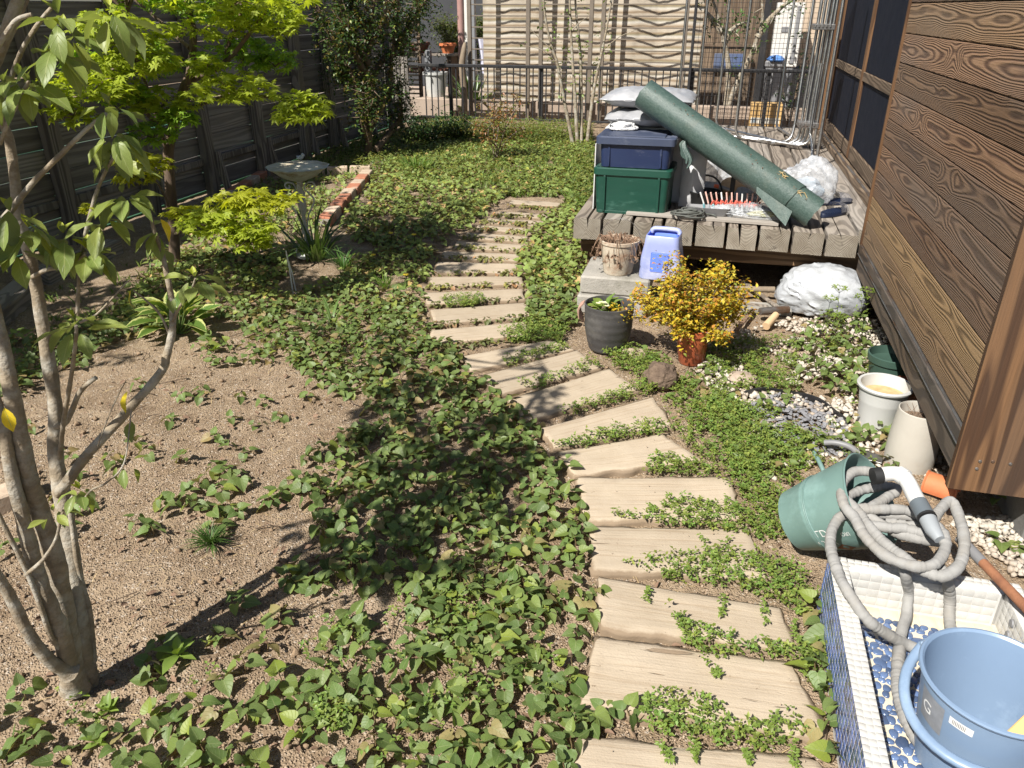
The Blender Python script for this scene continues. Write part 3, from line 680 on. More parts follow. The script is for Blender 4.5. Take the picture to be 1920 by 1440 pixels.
def timber_edging():
    segs = [((-3.86, 3.05), (-4.30, 4.02)), ((-4.28, 4.06), (-4.22, 5.3))]
    A = G(-60, 650); B = G(60, 543); Cc = G(215, 470)
    for i, (a, b_) in enumerate(((A, B), (G(75, 532), Cc))):
        d = (b_ - a); L = d.length; an = math.atan2(d.y, d.x) - math.pi / 2
        b = MB(); b.bbox((-0.075, -L / 2, -0.03), (0.075, L / 2, 0.085), 0.006)
        o = b.obj("edging_timber", M_beam, loc=((a + b_) / 2)); o.rotation_euler = (0, 0, an)
        tag(o, ["silvery weathered timber lying on soil at the left photo edge", "silvery weathered timber lying below the fence behind the maple trunk"][i], "timber", "timbers lying along the wooden fence")
timber_edging()

def brick_edging():
    e = empty("brick_edging", G(640, 380), "low row of red and pale bricks edging a bed beside bird bath", "edging")
    o0 = Vector(e.location)
    a = G(608, 425); c = G(690, 330); rr = random.Random(3)
    L = (c - a).length; n = int(L / 0.215); d = (c - a).normalized(); an = math.atan2(d.y, d.x)
    cols = [M_brick, M_brickp, M_brick, M_brick, M_brickp, M_brick, M_brickp, M_brick, M_brickp, M_brickp, M_brick, M_brickp]
    for i in range(n):
        p = a + d * (i + 0.5) * (L / n)
        b = MB(); b.bbox((-0.102, -0.055, -0.04), (0.102, 0.055, 0.072), 0.005)
        o = b.obj("brick", cols[i % len(cols)], e, loc=p - o0 + Vector((rr.uniform(-.004, .004), rr.uniform(-.006, .006), rr.uniform(-.006, .004))))
        o.rotation_euler = (rr.uniform(-.03, .03), rr.uniform(-.03, .03), an + rr.uniform(-.02, .02))
    m = MB(); mw = Matrix.Translation((a + c) / 2 - o0) @ Matrix.Rotation(an, 4, 'Z')
    m.box((-L / 2, -0.045, -0.04), (L / 2, 0.045, 0.058), mw); m.obj("mortar_bed", M_mortar, e)
    # return along the back
    a2 = G(690, 326); c2 = G(560, 330); d2 = (c2 - a2); L2 = d2.length; n2 = int(L2 / 0.23); d2.normalize(); an2 = math.atan2(d2.y, d2.x)
    for i in range(n2):
        p = a2 + d2 * (i + 0.5) * (L2 / n2) + Vector((0, 0.10, 0))
        b = MB(); b.bbox((-0.108, -0.055, -0.04), (0.108, 0.055, 0.07), 0.005)
        o = b.obj("brick", M_brickp, e, loc=p - o0); o.rotation_euler = (rr.uniform(-.03, .03), 0, an2 + rr.uniform(-.03, .03))
    e2 = empty("brick_edging", G(470, 320), "short run of red bricks at the foot of the wooden fence", "edging"); o2 = Vector(e2.location)
    a3 = G(420, 378); c3 = G(540, 300); d3 = c3 - a3; L3 = d3.length; n3 = int(L3 / 0.24); d3.normalize(); an3 = math.atan2(d3.y, d3.x)
    for i in range(n3):
        p = a3 + d3 * (i + .5) * (L3 / n3)
        b = MB(); b.bbox((-0.105, -0.05, -0.04), (0.105, 0.05, 0.06), 0.005)
        o = b.obj("brick", M_brick if i % 3 else M_brickp, e2, loc=p - o2); o.rotation_euler = (0, 0, an3 + rr.uniform(-.05, .05))
brick_edging()

# ------------------------------------------------------------------ timber deck
DZ = 0.45; DY0 = 4.62; DY1 = 9.10
def deck():
    e = empty("timber_deck", (0, DY0, 0), "grey weathered deck of thick square timbers in front of house", "deck")
    rr = random.Random(11); x = -0.79; k = 0
    pitch = 0.1835
    while x < 0.99:
        w_ = pitch - 0.019; hh = 0.128; yo = rr.uniform(-0.008, 0.012)
        ck = rr.uniform(0.3, 0.7) * w_ - w_ / 2; cw = rr.uniform(0.003, 0.007); cd = rr.uniform(0.03, 0.10); sk = rr.uniform(-0.02, 0.02)
        if k == 5: cw = 0.010; cd = 0.11
        bv = 0.006
        # cross-section with a drying crack from the top
        poly = [(-w_/2, -hh/2), (w_/2, -hh/2), (w_/2, hh/2 - bv), (w_/2 - bv, hh/2), (ck + cw, hh/2), (ck + cw * 0.4 + sk * 0.5, hh/2 - cd * 0.5), (ck + sk, hh/2 - cd), (ck - cw * 0.3 + sk * 0.5, hh/2 - cd * 0.5), (ck - cw, hh/2), (-w_/2 + bv, hh/2), (-w_/2, hh/2 - bv)]
        y0 = DY0 + yo if x < 0.80 else DY0 + 0.13
        b = MB(); n = len(poly)
        vs = [(p[0], y0 - 6.8, p[1]) for p in poly] + [(p[0], DY1 - 6.8, p[1]) for p in poly]
        b.add(vs, [(i, (i + 1) % n, (i + 1) % n + n, i + n) for i in range(n)])
        b.m = 1; 
        # end faces, split at the crack
        b.add([vs[i] for i in range(n)], [(0, 1, 2, 3, 4, 5, 6), (0, 6, 7, 8, 9, 10)])
        b.add([vs[i + n] for i in range(n)], [(6, 5, 4, 3, 2, 1, 0), (10, 9, 8, 7, 6, 0)])
        o = b.obj("deck_timber", [M_beam, M_end], e, loc=(x + w_ / 2, 6.8 - DY0, DZ - hh / 2 + rr.uniform(-0.004, 0.004)))
        o.rotation_euler = (0, rr.uniform(-0.012, 0.012), rr.uniform(-0.001, 0.001))
        x += pitch; k += 1
    for i, y in enumerate((0.16, 1.6, 3.0, 4.3)):
        b = MB(); b.bbox((-0.76, y - 0.045, -0.05), (0.98, y + 0.045, 0.055), 0.004)
        b.obj("bearer", M_under, e, loc=(0, 0, DZ - 0.128 - 0.062))
    for (px, py) in ((-0.68, 0.22), (-0.68, 2.2), (-0.68, 4.2), (0.1, 1.6), (0.80, 0.22), (0.80, 3.0)):
        b = MB(); b.bbox((px - 0.045, py - 0.045, -0.05), (px + 0.045, py + 0.045, DZ - 0.24), 0.004); b.obj("deck_post", M_under, e)
    # thin grey plank laid over the front ends
    a = G(1178, 403, DZ + 0.008); c = G(1458, 424, DZ + 0.008); d = c - a; L = d.length + 0.02
    b = MB(); b.bbox((-L / 2, -0.085, 0.003), (L / 2, 0.075, 0.021), 0.002)
    m2 = (a + c) / 2 + Vector((0, 0.09, 0))
    o = b.obj("loose_plank", std("silvery_plank", (0.33, 0.30, 0.265), (0.25, 0.225, 0.195), 9, 0.88, 0.002, 50, stretch=(0.1, 3, 3)), loc=(m2.x, m2.y, DZ + 0.002)); o.rotation_euler = (0, 0, math.atan2(d.y, d.x))
    tag(o, "thin grey plank laid across the front ends of the deck timbers", "plank")
deck()

# ------------------------------------------------------------------ house on the right
HX = 0.865; HY0 = 2.37; HY1 = 4.60
def house():
    e = empty("house", (HX, HY0, 0), "house with brown cedar board bay and dark sliding screen doors", "house")
    O = Vector((HX, HY0, 0)); rr = random.Random(21)
    L = HY1 - HY0 - 0.03
    def part(name, lo, hi, mat, bv=0.003, par=e, rot=None):
        lo = Vector(lo); hi = Vector(hi); c = (lo + hi) / 2
        b = MB(); b.bbox(lo - c, hi - c, bv); o = b.obj(name, mat, par, loc=c - (O if par is e else Vector(par.location) + O))
        if rot: o.rotation_euler = rot
        return o
    # bay core
    part("bay_wall", (HX + 0.022, HY0 + 0.03, 0.255), (HX + 1.2, HY1 - 0.01, 3.0), M_skirt)
    # skirting and ledge
    part("skirting_board", (HX - 0.006, HY0 + 0.031, 0.245), (HX + 0.02, HY1 - 0.002, 0.352), M_skirt)
    part("ledge_strip", (HX - 0.016, HY0 + 0.031, 0.356), (HX + 0.02, HY1 - 0.004, 0.402), M_skirt)
    part("metal_drip_edge", (HX - 0.019, HY0 + 0.031, 0.3525), (HX + 0.02, HY1 - 0.006, 0.3555), M_dsteel, 0.0008)
    part("metal_drip_edge", (HX - 0.010, HY0 + 0.031, 0.4025), (HX + 0.02, HY1 - 0.006, 0.4065), M_dsteel, 0.0008)
    z = 0.410
    for i in range(15):
        o = part("cladding_plank", (HX - 0.004 + rr.uniform(-0.0015, 0.0015), HY0 + 0.031, z), (HX + 0.021, HY1 - 0.010, z + 0.1325), M_clad, 0.004)
        z += 0.1350
    # orange end trim of the bay on the deck side, corner post board at the near side
    part("end_trim", (HX - 0.014, HY1 - 0.009, 0.40), (HX + 0.02, HY1 + 0.018, 3.0), M_trimw)
    x = HX - 0.020
    for i, wd in enumerate((0.245, 0.16, 0.16, 0.16)):
        part("corner_board" if i == 0 else "front_board", (x, HY0 - 0.002, 0.205 if i == 0 else 0.30), (x + wd - 0.003, HY0 + 0.029, 3.0), M_clad2)
        x += wd
    for (dx, z_) in ((0.070, 0.320), (0.105, 0.325), (0.155, 0.323), (0.067, 0.292)):
        b = MB(); b.lathe([(0.0, 0.002), (0.0045, 0.0015), (0.0055, 0.0), (0.0055, -0.006)], 10, Matrix.Rotation(R(90), 4, 'X'))
        b.obj("nail_head", M_dsteel, e, loc=Vector((HX - 0.02 + dx, HY0 - 0.0035, z_)) - O)
    # foundation set back under the bay, wall below doors
    part("foundation", (HX + 0.26, HY0 + 0.05, -0.05), (HX + 1.2, HY1, 0.254), M_found, 0.004)
    part("foundation", (1.02, HY1 + 0.002, -0.05), (2.0, 9.6, 0.44), M_found, 0.004)
    # sliding screens facing the deck
    SX = 1.055
    part("door_sill", (0.985, HY1 + 0.02, 0.452), (1.12, 9.30, 0.50), M_rail)
    part("door_track", (1.00, HY1 + 0.02, 0.5025), (1.015, 9.30, 0.512), M_dsteel, 0.001)
    part("wall_core", (1.16, HY1 + 0.02, 0.441), (2.0, 9.6, 3.0), M_found)
    def screen(y0, y1, xo):
        s = empty("screen_door"); s.parent = e; s.location = Vector((SX + xo, (y0 + y1) / 2, 0.515)) - O
        B = Vector((SX + xo, (y0 + y1) / 2, 0.515))
        def sp(name, lo, hi, mat): 
            lo = Vector(lo); hi = Vector(hi); c = (lo + hi) / 2; b = MB(); b.bbox(lo - c, hi - c, 0.003)
            b.obj(name, mat, s, loc=c - B)
        X0 = SX + xo
        sp("stile", (X0 - 0.018, y0, 0.517), (X0 + 0.018, y0 + 0.045, 2.5), M_trimw)
        sp("stile", (X0 - 0.018, y1 - 0.045, 0.517), (X0 + 0.018, y1, 2.5), M_trimw)
        sp("bottom_rail", (X0 - 0.017, y0 + 0.046, 0.517), (X0 + 0.017, y1 - 0.046, 0.62), M_rail)
        sp("mid_rail", (X0 - 0.017, y0 + 0.046, 1.10), (X0 + 0.017, y1 - 0.046, 1.165), M_rail)
        sp("top_rail", (X0 - 0.017, y0 + 0.046, 2.43), (X0 + 0.017, y1 - 0.046, 2.50), M_rail)
        sp("screen_mesh", (X0 - 0.003, y0 + 0.046, 0.6205), (X0 + 0.003, y1 - 0.046, 1.099), M_screen)
        sp("screen_mesh", (X0 - 0.003, y0 + 0.046, 1.1655), (X0 + 0.003, y1 - 0.046, 2.429), M_screen)
    screen(HY1 + 0.03, 5.45, 0.0); screen(5.46, 6.85, 0.0); screen(6.86, 8.60, 0.0)
    part("door_jamb", (0.985, 8.61, 0.5025), (1.12, 8.70, 2.6), M_trimw)
    part("end_wall", (0.99, 8.702, 0.5025), (1.16, 9.6, 3.0), M_skirt)
    part("eave", (0.55, HY0 - 0.1, 3.01), (2.0, 9.8, 3.06), M_skirt)
house()
# ------------------------------------------------------------------ back boundary and the neighbour's yard
BY = 12.0
def black_fence():
    e = empty("black_metal_fence", (-2, BY, 0), "low black metal railing fence across the back of garden", "fence")
    b = MB(); b.bbox((-4.55, -0.03, 0.80), (1.25 + 2.2, 0.03, 0.845), 0.006); b.obj("top_rail", M_black, e, loc=(2, 0, 0))
    b = MB(); b.bbox((-4.55, -0.018, 0.06), (3.45, 0.018, 0.09), 0.004); b.obj("bottom_rail", M_black, e, loc=(2, 0, 0))
    bar = MB(); bar.box((-0.008, -0.008, 0.088), (0.008, 0.008, 0.802)); bm_ = bar.mesh("bar", M_black)
    x = -4.45
    while x < 1.6:
        link("bar", bm_, e, loc=(x + 2, 0, 0)); x += 0.1005
    pst = MB(); pst.bbox((-0.025, -0.025, -0.1), (0.025, 0.025, 0.799), 0.003); pm = pst.mesh("post", M_black)
    for x in (-4.05, -2.62, -0.42, 0.62): link("post", pm, e, loc=(x + 2, 0.036, 0))
black_fence()

def wire_panel():
    e = empty("wire_mesh_panel", (0.36, 11.93, 0), "tall black wire grid panel standing behind the deck", "mesh panel")
    b = MB(); x0, x1 = -0.80, 0.82
    x = x0
    while x <= x1 + 0.001: b.box((x - 0.0022, -0.002, 0.05), (x + 0.0022, 0.002, 2.1)); x += 0.054
    z = 0.06
    while z < 2.1: b.box((x0, -0.006, z - 0.0022), (x1, -0.0022, z + 0.0022)); z += 0.062
    o = b.obj("wire_grid", M_wire, e); tag(o, kind="stuff")
    for x in (x0 - 0.02, x1 + 0.02):
        p = MB(); p.bbox((x - 0.018, -0.016, -0.05), (x + 0.018, 0.016, 2.15), 0.003); p.obj("post", M_black, e)
wire_panel()

def trellis():
    e = empty("slat_trellis", (-2.3, 12.5, 0), "tall bronze aluminium trellis of thin horizontal slats behind railing", "trellis")
    for x in (-3.87, -2.94, -2.74, -1.98, -1.80, -0.60):
        b = MB(); b.bbox((x - 0.03 + 2.3, -0.03, -0.1), (x + 0.03 + 2.3, 0.03, 3.4), 0.004); b.obj("post", M_beige, e)
    for (a, c) in ((-3.84, -2.97), (-2.71, -2.01), (-1.77, -0.63)):
        sl = MB(); sl.bbox(((a - c) / 2, -0.009, -0.009), ((c - a) / 2, 0.009, 0.009), 0.002); sm = sl.mesh("slat", M_beige)
        z = 0.10
        while z < 3.3: link("slat", sm, e, loc=((a + c) / 2 + 2.3, 0, z)); z += 0.1555
trellis()

def curtain():
    nx, nz = 170, 60; V = []; 
    for j in range(nz + 1):
        for i in range(nx + 1):
            x = -1.72 + 3.44 * i / nx; z = 0.16 + 2.0 * j / nz
            y = 0.075 * noise.noise((x * 1.9, z * 0.35, 0.4)) + 0.014 * noise.noise((x * 5.5, z * 0.8, 3.4)) + 0.008 * noise.noise((x * 14, z * 3, 7)) 
            zz = z + 0.02 * math.sin(x * 9.4 + 1.2)
            V.append((x, y, zz))
    F = [(j * (nx + 1) + i, j * (nx + 1) + i + 1, (j + 1) * (nx + 1) + i + 1, (j + 1) * (nx + 1) + i) for j in range(nz) for i in range(nx)]
    o = link("striped_curtain", np_mesh("striped_curtain", np.array(V), np.array(F), M_curt), loc=(-2.10, 13.05, 0))
    tag(o, "beige and brown striped cloth hanging in folds behind the trellis", "curtain")
curtain()

def yard():
    def bx(name, lo, hi, mat, label, cat, bv=0.006, group=None):
        lo = Vector(lo); hi = Vector(hi); c = (lo + hi) / 2; c.z = lo.z
        b = MB(); b.bbox(lo - c, hi - c, bv); o = b.obj(name, mat, loc=c); tag(o, label, cat, group); return o
    bx("kerb_wall", (-5.6, 12.62, -0.1), (2.6, 12.78, 0.275), M_concp, "low pinkish concrete kerb wall just behind the black railing", "low wall", 0.01)
    # neighbour house walls
    e = empty("neighbour_house", (0.4, 14.6, 0), "neighbour's house wall of brown vertical boards behind the wire panel", "house")
    x = -0.62
    for i in range(9):
        b = MB(); b.bbox((x - 0.4, 0, 0.0), (x - 0.4 + 0.128, 0.03, 2.6), 0.004); b.obj("wall_board", M_panel, e); x += 0.131
    b = MB(); b.bbox((-1.02, -0.03, 1.02), (0.13, -0.002, 1.07), 0.004); b.obj("rail", M_barkd, e)
    b = MB(); b.bbox((0.135, -0.06, 0), (0.24, 0.05, 2.6), 0.005); b.obj("corner_post", M_black, e)
    b = MB(); b.bbox((0.245, 0.30, 0.0), (1.6, 0.36, 2.6), 0.005); b.obj("beige_wall", M_wallb, e)
    b = MB(); b.bbox((0.245, 0.24, 0.62), (1.6, 0.297, 0.72), 0.004); b.obj("dark_band", M_binb, e)
    b = MB(); b.bbox((0.245, 0.22, 0.0), (1.6, 0.297, 0.615), 0.004); b.obj("base_wall", M_found, e)
    # outdoor unit
    u = empty("outdoor_unit", (0.98, 14.4, 0.74), "white outdoor appliance cabinet with grey vent beside beige wall", "appliance")
    b = MB(); b.bbox((-0.26, -0.16, 0.0), (0.16, 0.16, 0.95), 0.012); b.obj("cabinet", M_white, u)
    b = MB(); b.bbox((-0.15, -0.172, 0.52), (-0.05, -0.161, 0.60), 0.003); b.obj("vent", M_greybox, u)
    b = MB(); b.bbox((0.05, -0.175, 0.05), (0.10, -0.161, 0.9), 0.003); b.obj("door_handle", M_greybox, u)
    b = MB(); b.bbox((-0.22, -0.14, -0.72), (0.12, 0.14, -0.002), 0.01); b.obj("stand", M_post, u)
    bg_ = empty("blue_bundle", (0.80, 14.15, 0.74), "blue and grey plastic bundle in front of white appliance cabinet", "bundle")
    b = MB(); b.bbox((-0.16, -0.08, 0.0), (0.12, 0.08, 0.10), 0.02); b.obj("grey_tray", M_greybox, bg_)
    b = MB(); b.lathe([(0.0, 0.19), (0.09, 0.17), (0.14, 0.12), (0.13, 0.10)], 14, wob=lambda a, z: 1 + 0.15 * math.sin(a * 5)); b.obj("blue_sheet", M_blueb, bg_)
    b = MB(); b.bbox((-0.14, -0.07, -0.74), (0.10, 0.07, -0.002), 0.01); b.obj("stand", M_greybox, bg_)
    # translucent blue sheet leaning on brown wall
    o = MB(); o.bbox((-0.24, -0.012, 0.0), (0.24, 0.012, 0.26), 0.004); ob = o.obj("blue_sheet", std("faded_blue_sheet", (0.055, 0.10, 0.24), (0.09, 0.11, 0.17), 3, 0.5), loc=(0.06, 14.52, 0.66)); tag(ob, "faded blue board fixed on the brown wall behind the tree", "board")
    # carton with printing
    c = empty("carton", (0.66, 12.45, 0), "orange-yellow cardboard carton with printed panel behind the railing", "box")
    b = MB(); b.bbox((-0.22, -0.14, 0.0), (0.22, 0.14, 0.36), 0.004); b.obj("box_body", M_cardb, c)
    b = MB(); b.box((-0.20, -0.1425, 0.09), (0.20, -0.1405, 0.17)); b.obj("printed_panel", M_cardw, c)
    b = MB(); b.box((-0.19, -0.1445, 0.10), (-0.12, -0.1427, 0.16)); b.obj("printed_square", std("faded_ink_blue", (0.30, 0.36, 0.40), rough=0.7), c)
    t = text_mesh("W", 0.075, M_ink, 0.0006); o = link("printed_word", t, c, loc=(-0.03, -0.1435, 0.10), rot=(R(90), 0, 0))
    # small carton with red band, seen behind the net roll
    c = empty("small_carton", (-0.62, 10.9, 0.0), "small white and red carton behind the upper end of net roll", "box")
    b = MB(); b.bbox((-0.12, -0.1, 0.0), (0.12, 0.1, 0.50), 0.004); b.obj("box_body", M_cardw, c)
    b = MB(); b.box((-0.121, -0.1025, 0.30), (0.121, -0.1005, 0.38)); b.obj("red_band", M_orange, c)
    b = MB(); b.box((-0.121, -0.1025, 0.385), (0.121, -0.1005, 0.44)); b.obj("navy_band", M_binb, c)
    # terrace shelf with pots (left of the trellis)
    s = empty("plant_shelf", (-5.15, 13.9, 0), "wooden plant shelf with weathered top behind the black railing", "shelf")
    b = MB(); b.bbox((-0.55, -0.22, 0.86), (0.62, 0.22, 0.90), 0.004); b.obj("shelf_top", M_beam, s)
    b = MB(); b.bbox((-0.50, -0.20, 0.58), (0.55, 0.20, 0.66), 0.004); b.obj("red_brace", M_tray, s)
    for x in (-0.48, 0.52):
        b = MB(); b.bbox((x - 0.04, -0.18, 0), (x + 0.04, 0.18, 0.858), 0.004); b.obj("leg", M_barkd, s)
    p = MB(); p.lathe([(0.09, 0.0), (0.13, 0.12), (0.15, 0.12), (0.15, 0.16), (0.13, 0.16), (0.12, 0.13), (0, 0.13)], 20); o = p.obj("terracotta_pot", M_terra2, loc=(-4.68, 13.82, 0.902), smooth=40); tag(o, "wide terracotta pot standing on the neighbour's plant shelf", "pot")
    p = MB(); p.lathe([(0.14, 0.0), (0.20, 0.13), (0.22, 0.13), (0.21, 0.17), (0.18, 0.14), (0, 0.14)], 20); o = p.obj("dark_bowl", M_tray, loc=(-5.25, 13.88, 0.902), smooth=40); tag(o, "dark brown planter bowl on the neighbour's plant shelf", "pot")
    # posts and pipe
    b = MB(); b.tube([(0, 0, 0), (0, 0, 2.6)], 0.055, 14); o = b.obj("drain_pipe", M_pinkpipe, loc=(-4.33, 13.5, 0), smooth=40); tag(o, "dusty pink vertical drain pipe left of the trellis", "pipe")
    bx("white_post", (-4.27, 13.50, 0), (-4.19, 13.58, 2.6), M_white, "white square post right beside the pink drain pipe", "post")
    bx("grey_post", (-4.10, 13.2, 0), (-4.0, 13.3, 2.6), M_post, "grey square post behind the trellis left edge", "post")
    bx("short_post", (-5.0, 13.5, 0), (-4.9, 13.6, 0.96), M_post, "short grey post beside the plant shelf", "post")
    d = MB(); pts = smooth_path([(0, 0, 0), (0.02, 0, 0.4), (-0.01, 0, 0.8), (0.03, 0, 1.05), (0.05, 0, 1.15)], 4); d.tube(pts, lerp_list([0.055, 0.05, 0.05, 0.042, 0.02], len(pts)), 9); o = d.obj("driftwood_post", M_drift, loc=(-3.95, 12.35, -0.02), smooth=50); tag(o, "pale bent driftwood log standing upright behind railing", "log")
    # cloth hung by the post
    V = []; nx, nz = 14, 16
    for j in range(nz + 1):
        for i in range(nx + 1):
            u = i / nx; v = j / nz; wd = 0.30 * (0.35 + 0.65 * v)
            V.append((wd * (u - 0.5), 0.04 * math.sin(u * 13 + v * 2), v * 0.55))
    F = [(j * (nx + 1) + i, j * (nx + 1) + i + 1, (j + 1) * (nx + 1) + i + 1, (j + 1) * (nx + 1) + i) for j in range(nz) for i in range(nx)]
    o = link("hanging_cloth", np_mesh("hanging_cloth", np.array(V), np.array(F), std("lilac_white_cloth", (0.60, 0.60, 0.70), (0.5, 0.5, 0.6), 6, 0.9)), loc=(-3.86, 13.3, 0.62)); tag(o, "pale lilac cloth hanging beside the trellis left edge", "cloth")
    # dark buildings and screens closing the view
    bx("far_wall", (-12, 17.5, 0), (-4.6, 17.7, 4.0), M_walld, "dark grey house wall far behind the plant shelf", "wall")
    bx("pale_wall", (-4.4, 15.6, 0), (-0.9, 15.75, 3.0), M_wallb, "beige house wall behind the striped curtain", "wall")
    e = empty("slatted_screen", (-5.9, 13.6, 0), "screen of thin pale horizontal slats behind the bushy tree", "screen")
    sl = MB(); sl.bbox((-0.75, -0.012, -0.014), (0.75, 0.012, 0.014), 0.002); sm = sl.mesh("slat", M_beige)
    for k in range(26): link("slat", sm, e, loc=(0, 0, 0.25 + k * 0.075))
    for x in (-0.76, 0.0, 0.76): 
        b = MB(); b.bbox((x - 0.03, 0.013, 0), (x + 0.03, 0.06, 2.2), 0.004); b.obj("post", M_barkd, e)
    # bamboo picket piece at the far left corner
    e = empty("picket_panel", (-5.05, 11.8, 0), "short panel of narrow upright wooden pickets in the far left corner", "fence")
    pk = MB(); pk.bbox((-0.025, -0.012, 0.02), (0.025, 0.012, 0.95), 0.003); pm = pk.mesh("picket", M_fpost)
    for k in range(12): link("picket", pm, e, loc=(-0.30 + k * 0.062, 0.0, 0))
    for z in (0.25, 0.75):
        b = MB(); b.bbox((-0.34, 0.0125, z), (0.44, 0.035, z + 0.04), 0.003); b.obj("rail", M_barkd, e)
    w_ = empty("white_tub", (-4.62, 12.95, 0.0), "white plastic tub with dark rim standing behind the railing", "tub")
    b = MB(); b.lathe([(0.15, 0.28), (0.19, 0.62), (0.21, 0.62), (0.21, 0.66), (0.18, 0.66), (0.15, 0.5), (0, 0.5)], 20); b.obj("tub_body", M_wpot, w_, smooth=40)
    b = MB(); b.bbox((-0.2, -0.2, 0.0), (0.2, 0.2, 0.278), 0.01); b.obj("plinth", M_concp, w_)

def text_mesh(s, size, mat, ext=0.0005):
    cu = bpy.data.curves.new("txt", 'FONT'); cu.body = s; cu.size = size; cu.extrude = ext
    o = bpy.data.objects.new("txt", cu); COL.objects.link(o)
    dg = bpy.context.evaluated_depsgraph_get(); me = bpy.data.meshes.new_from_object(o.evaluated_get(dg))
    bpy.data.objects.remove(o); bpy.data.curves.remove(cu); me.name = "lettering"; me.materials.clear(); me.materials.append(mat); return me
yard()
# ------------------------------------------------------------------ things on and around the deck
def tub_mesh(w, d, h, taper, t=0.006, r=0.03, n=5):
    """open box with rounded corners, tapering to the bottom"""
    def ring(hw, hd, rad, z):
        out = []
        for cx, cy, a0 in ((hw - rad, hd - rad, 0), (-hw + rad, hd - rad, 90), (-hw + rad, -hd + rad, 180), (hw - rad, -hd + rad, 270)):
            for k in range(n + 1):
                a = R(a0 + 90 * k / n); out.append((cx + rad * math.cos(a), cy + rad * math.sin(a), z))
        return out
    b = MB(); rings = [ring(w/2 - taper, d/2 - taper, r, 0), ring(w/2, d/2, r, h), ring(w/2 - t, d/2 - t, r * .9, h), ring(w/2 - taper - t, d/2 - taper - t, r * .9, t)]
    k = len(rings[0]); vs = [p for q in rings for p in q]; fs = []
    for i in range(3):
        for j in range(k): fs.append((i*k + j, i*k + (j+1) % k, (i+1)*k + (j+1) % k, (i+1)*k + j))
    fs.append(tuple(range(k - 1, -1, -1))); fs.append(tuple(3*k + j for j in range(k))); b.add(vs, fs); return b
def slab_ring(w, d, h, r=0.03, n=5, dome=0.0):
    def ring(hw, hd, rad, z):
        out = []
        for cx, cy, a0 in ((hw - rad, hd - rad, 0), (-hw + rad, hd - rad, 90), (-hw + rad, -hd + rad, 180), (hw - rad, -hd + rad, 270)):
            for k in range(n + 1):
                a = R(a0 + 90 * k / n); out.append((cx + rad * math.cos(a), cy + rad * math.sin(a), z))
        return out
    b = MB(); rs = [ring(w/2, d/2, r, 0), ring(w/2, d/2, r, h - 0.006), ring(w/2 - 0.006, d/2 - 0.006, r, h), ring(w/2 - 0.035, d/2 - 0.035, r * .8, h), ring(w/2 - 0.042, d/2 - 0.042, r * .8, h - 0.006 + dome)]
    k = len(rs[0]); fs = []
    for i in range(len(rs) - 1):
        for j in range(k): fs.append((i*k + j, i*k + (j+1) % k, (i+1)*k + (j+1) % k, (i+1)*k + j))
    fs.append(tuple(range(k - 1, -1, -1))); fs.append(tuple((len(rs)-1)*k + j for j in range(k)))
    b.add([p for q in rs for p in q], fs); return b

def bins():
    cx, cy = -0.463, 4.945
    e = empty("storage_box", (cx, cy, DZ + 0.002), "dark green plastic storage box under the navy box on deck", "storage box", rz=R(-2))
    tub_mesh(0.455, 0.345, 0.235, 0.012).obj("box_body", M_bing, e, smooth=40)
    slab_ring(0.475, 0.365, 0.042).obj("rim", M_bing, e, smooth=40, loc=(0, 0, 0.236))
    for x in (-0.165, 0.165):
        for s in (-1,):
            b = MB(); b.bbox((x - 0.007, -0.006, 0.012), (x + 0.007, 0.006, 0.232), 0.002); o = b.obj("rib", M_bing, e, loc=(0, -0.168, 0)); o.rotation_euler = (R(2.9), 0, 0)
    b = MB(); b.bbox((-0.20, -0.004, 0.0), (0.20, 0.004, 0.018), 0.002); o = b.obj("foot_band", M_bing, e, loc=(0, -0.164, 0.0))
    for y in (-0.11, 0.11):
        b = MB(); b.bbox((0.214, y - 0.007, 0.012), (0.224, y + 0.007, 0.23), 0.002); b.obj("rib", M_bing, e)
    f = empty("storage_box", (cx + 0.004, cy, DZ + 0.284), "navy plastic storage box with dusty lid on the green box", "storage box", rz=R(-1))
    tub_mesh(0.425, 0.33, 0.135, 0.008).obj("box_body", M_binb, f, smooth=40)
    l = slab_ring(0.475, 0.37, 0.044, dome=0.0).obj("lid", M_binl, f, smooth=40, loc=(0, 0, 0.136))
    b = MB(); b.bbox((-0.17, -0.125, 0.0), (0.17, 0.125, 0.006), 0.003); b.obj("lid_panel", M_binl, l, loc=(0, 0, 0.039))
    for x in (-0.155, 0.155):
        b = MB(); b.bbox((x - 0.006, -0.006, 0.004), (x + 0.006, 0.006, 0.132), 0.002); b.obj("rib", M_binb, f, loc=(0, -0.163, 0))
    # white sheet between wall of boxes (edge seen at left)
    b = MB(); b.bbox((-0.003, -0.10, 0.0), (0.003, 0.16, 0.40), 0.001); o = b.obj("white_sheet", M_binw, loc=(-0.712, 4.97, DZ + 0.003)); tag(o, "thin white sheet standing against the left side of storage boxes", "sheet")
bins()

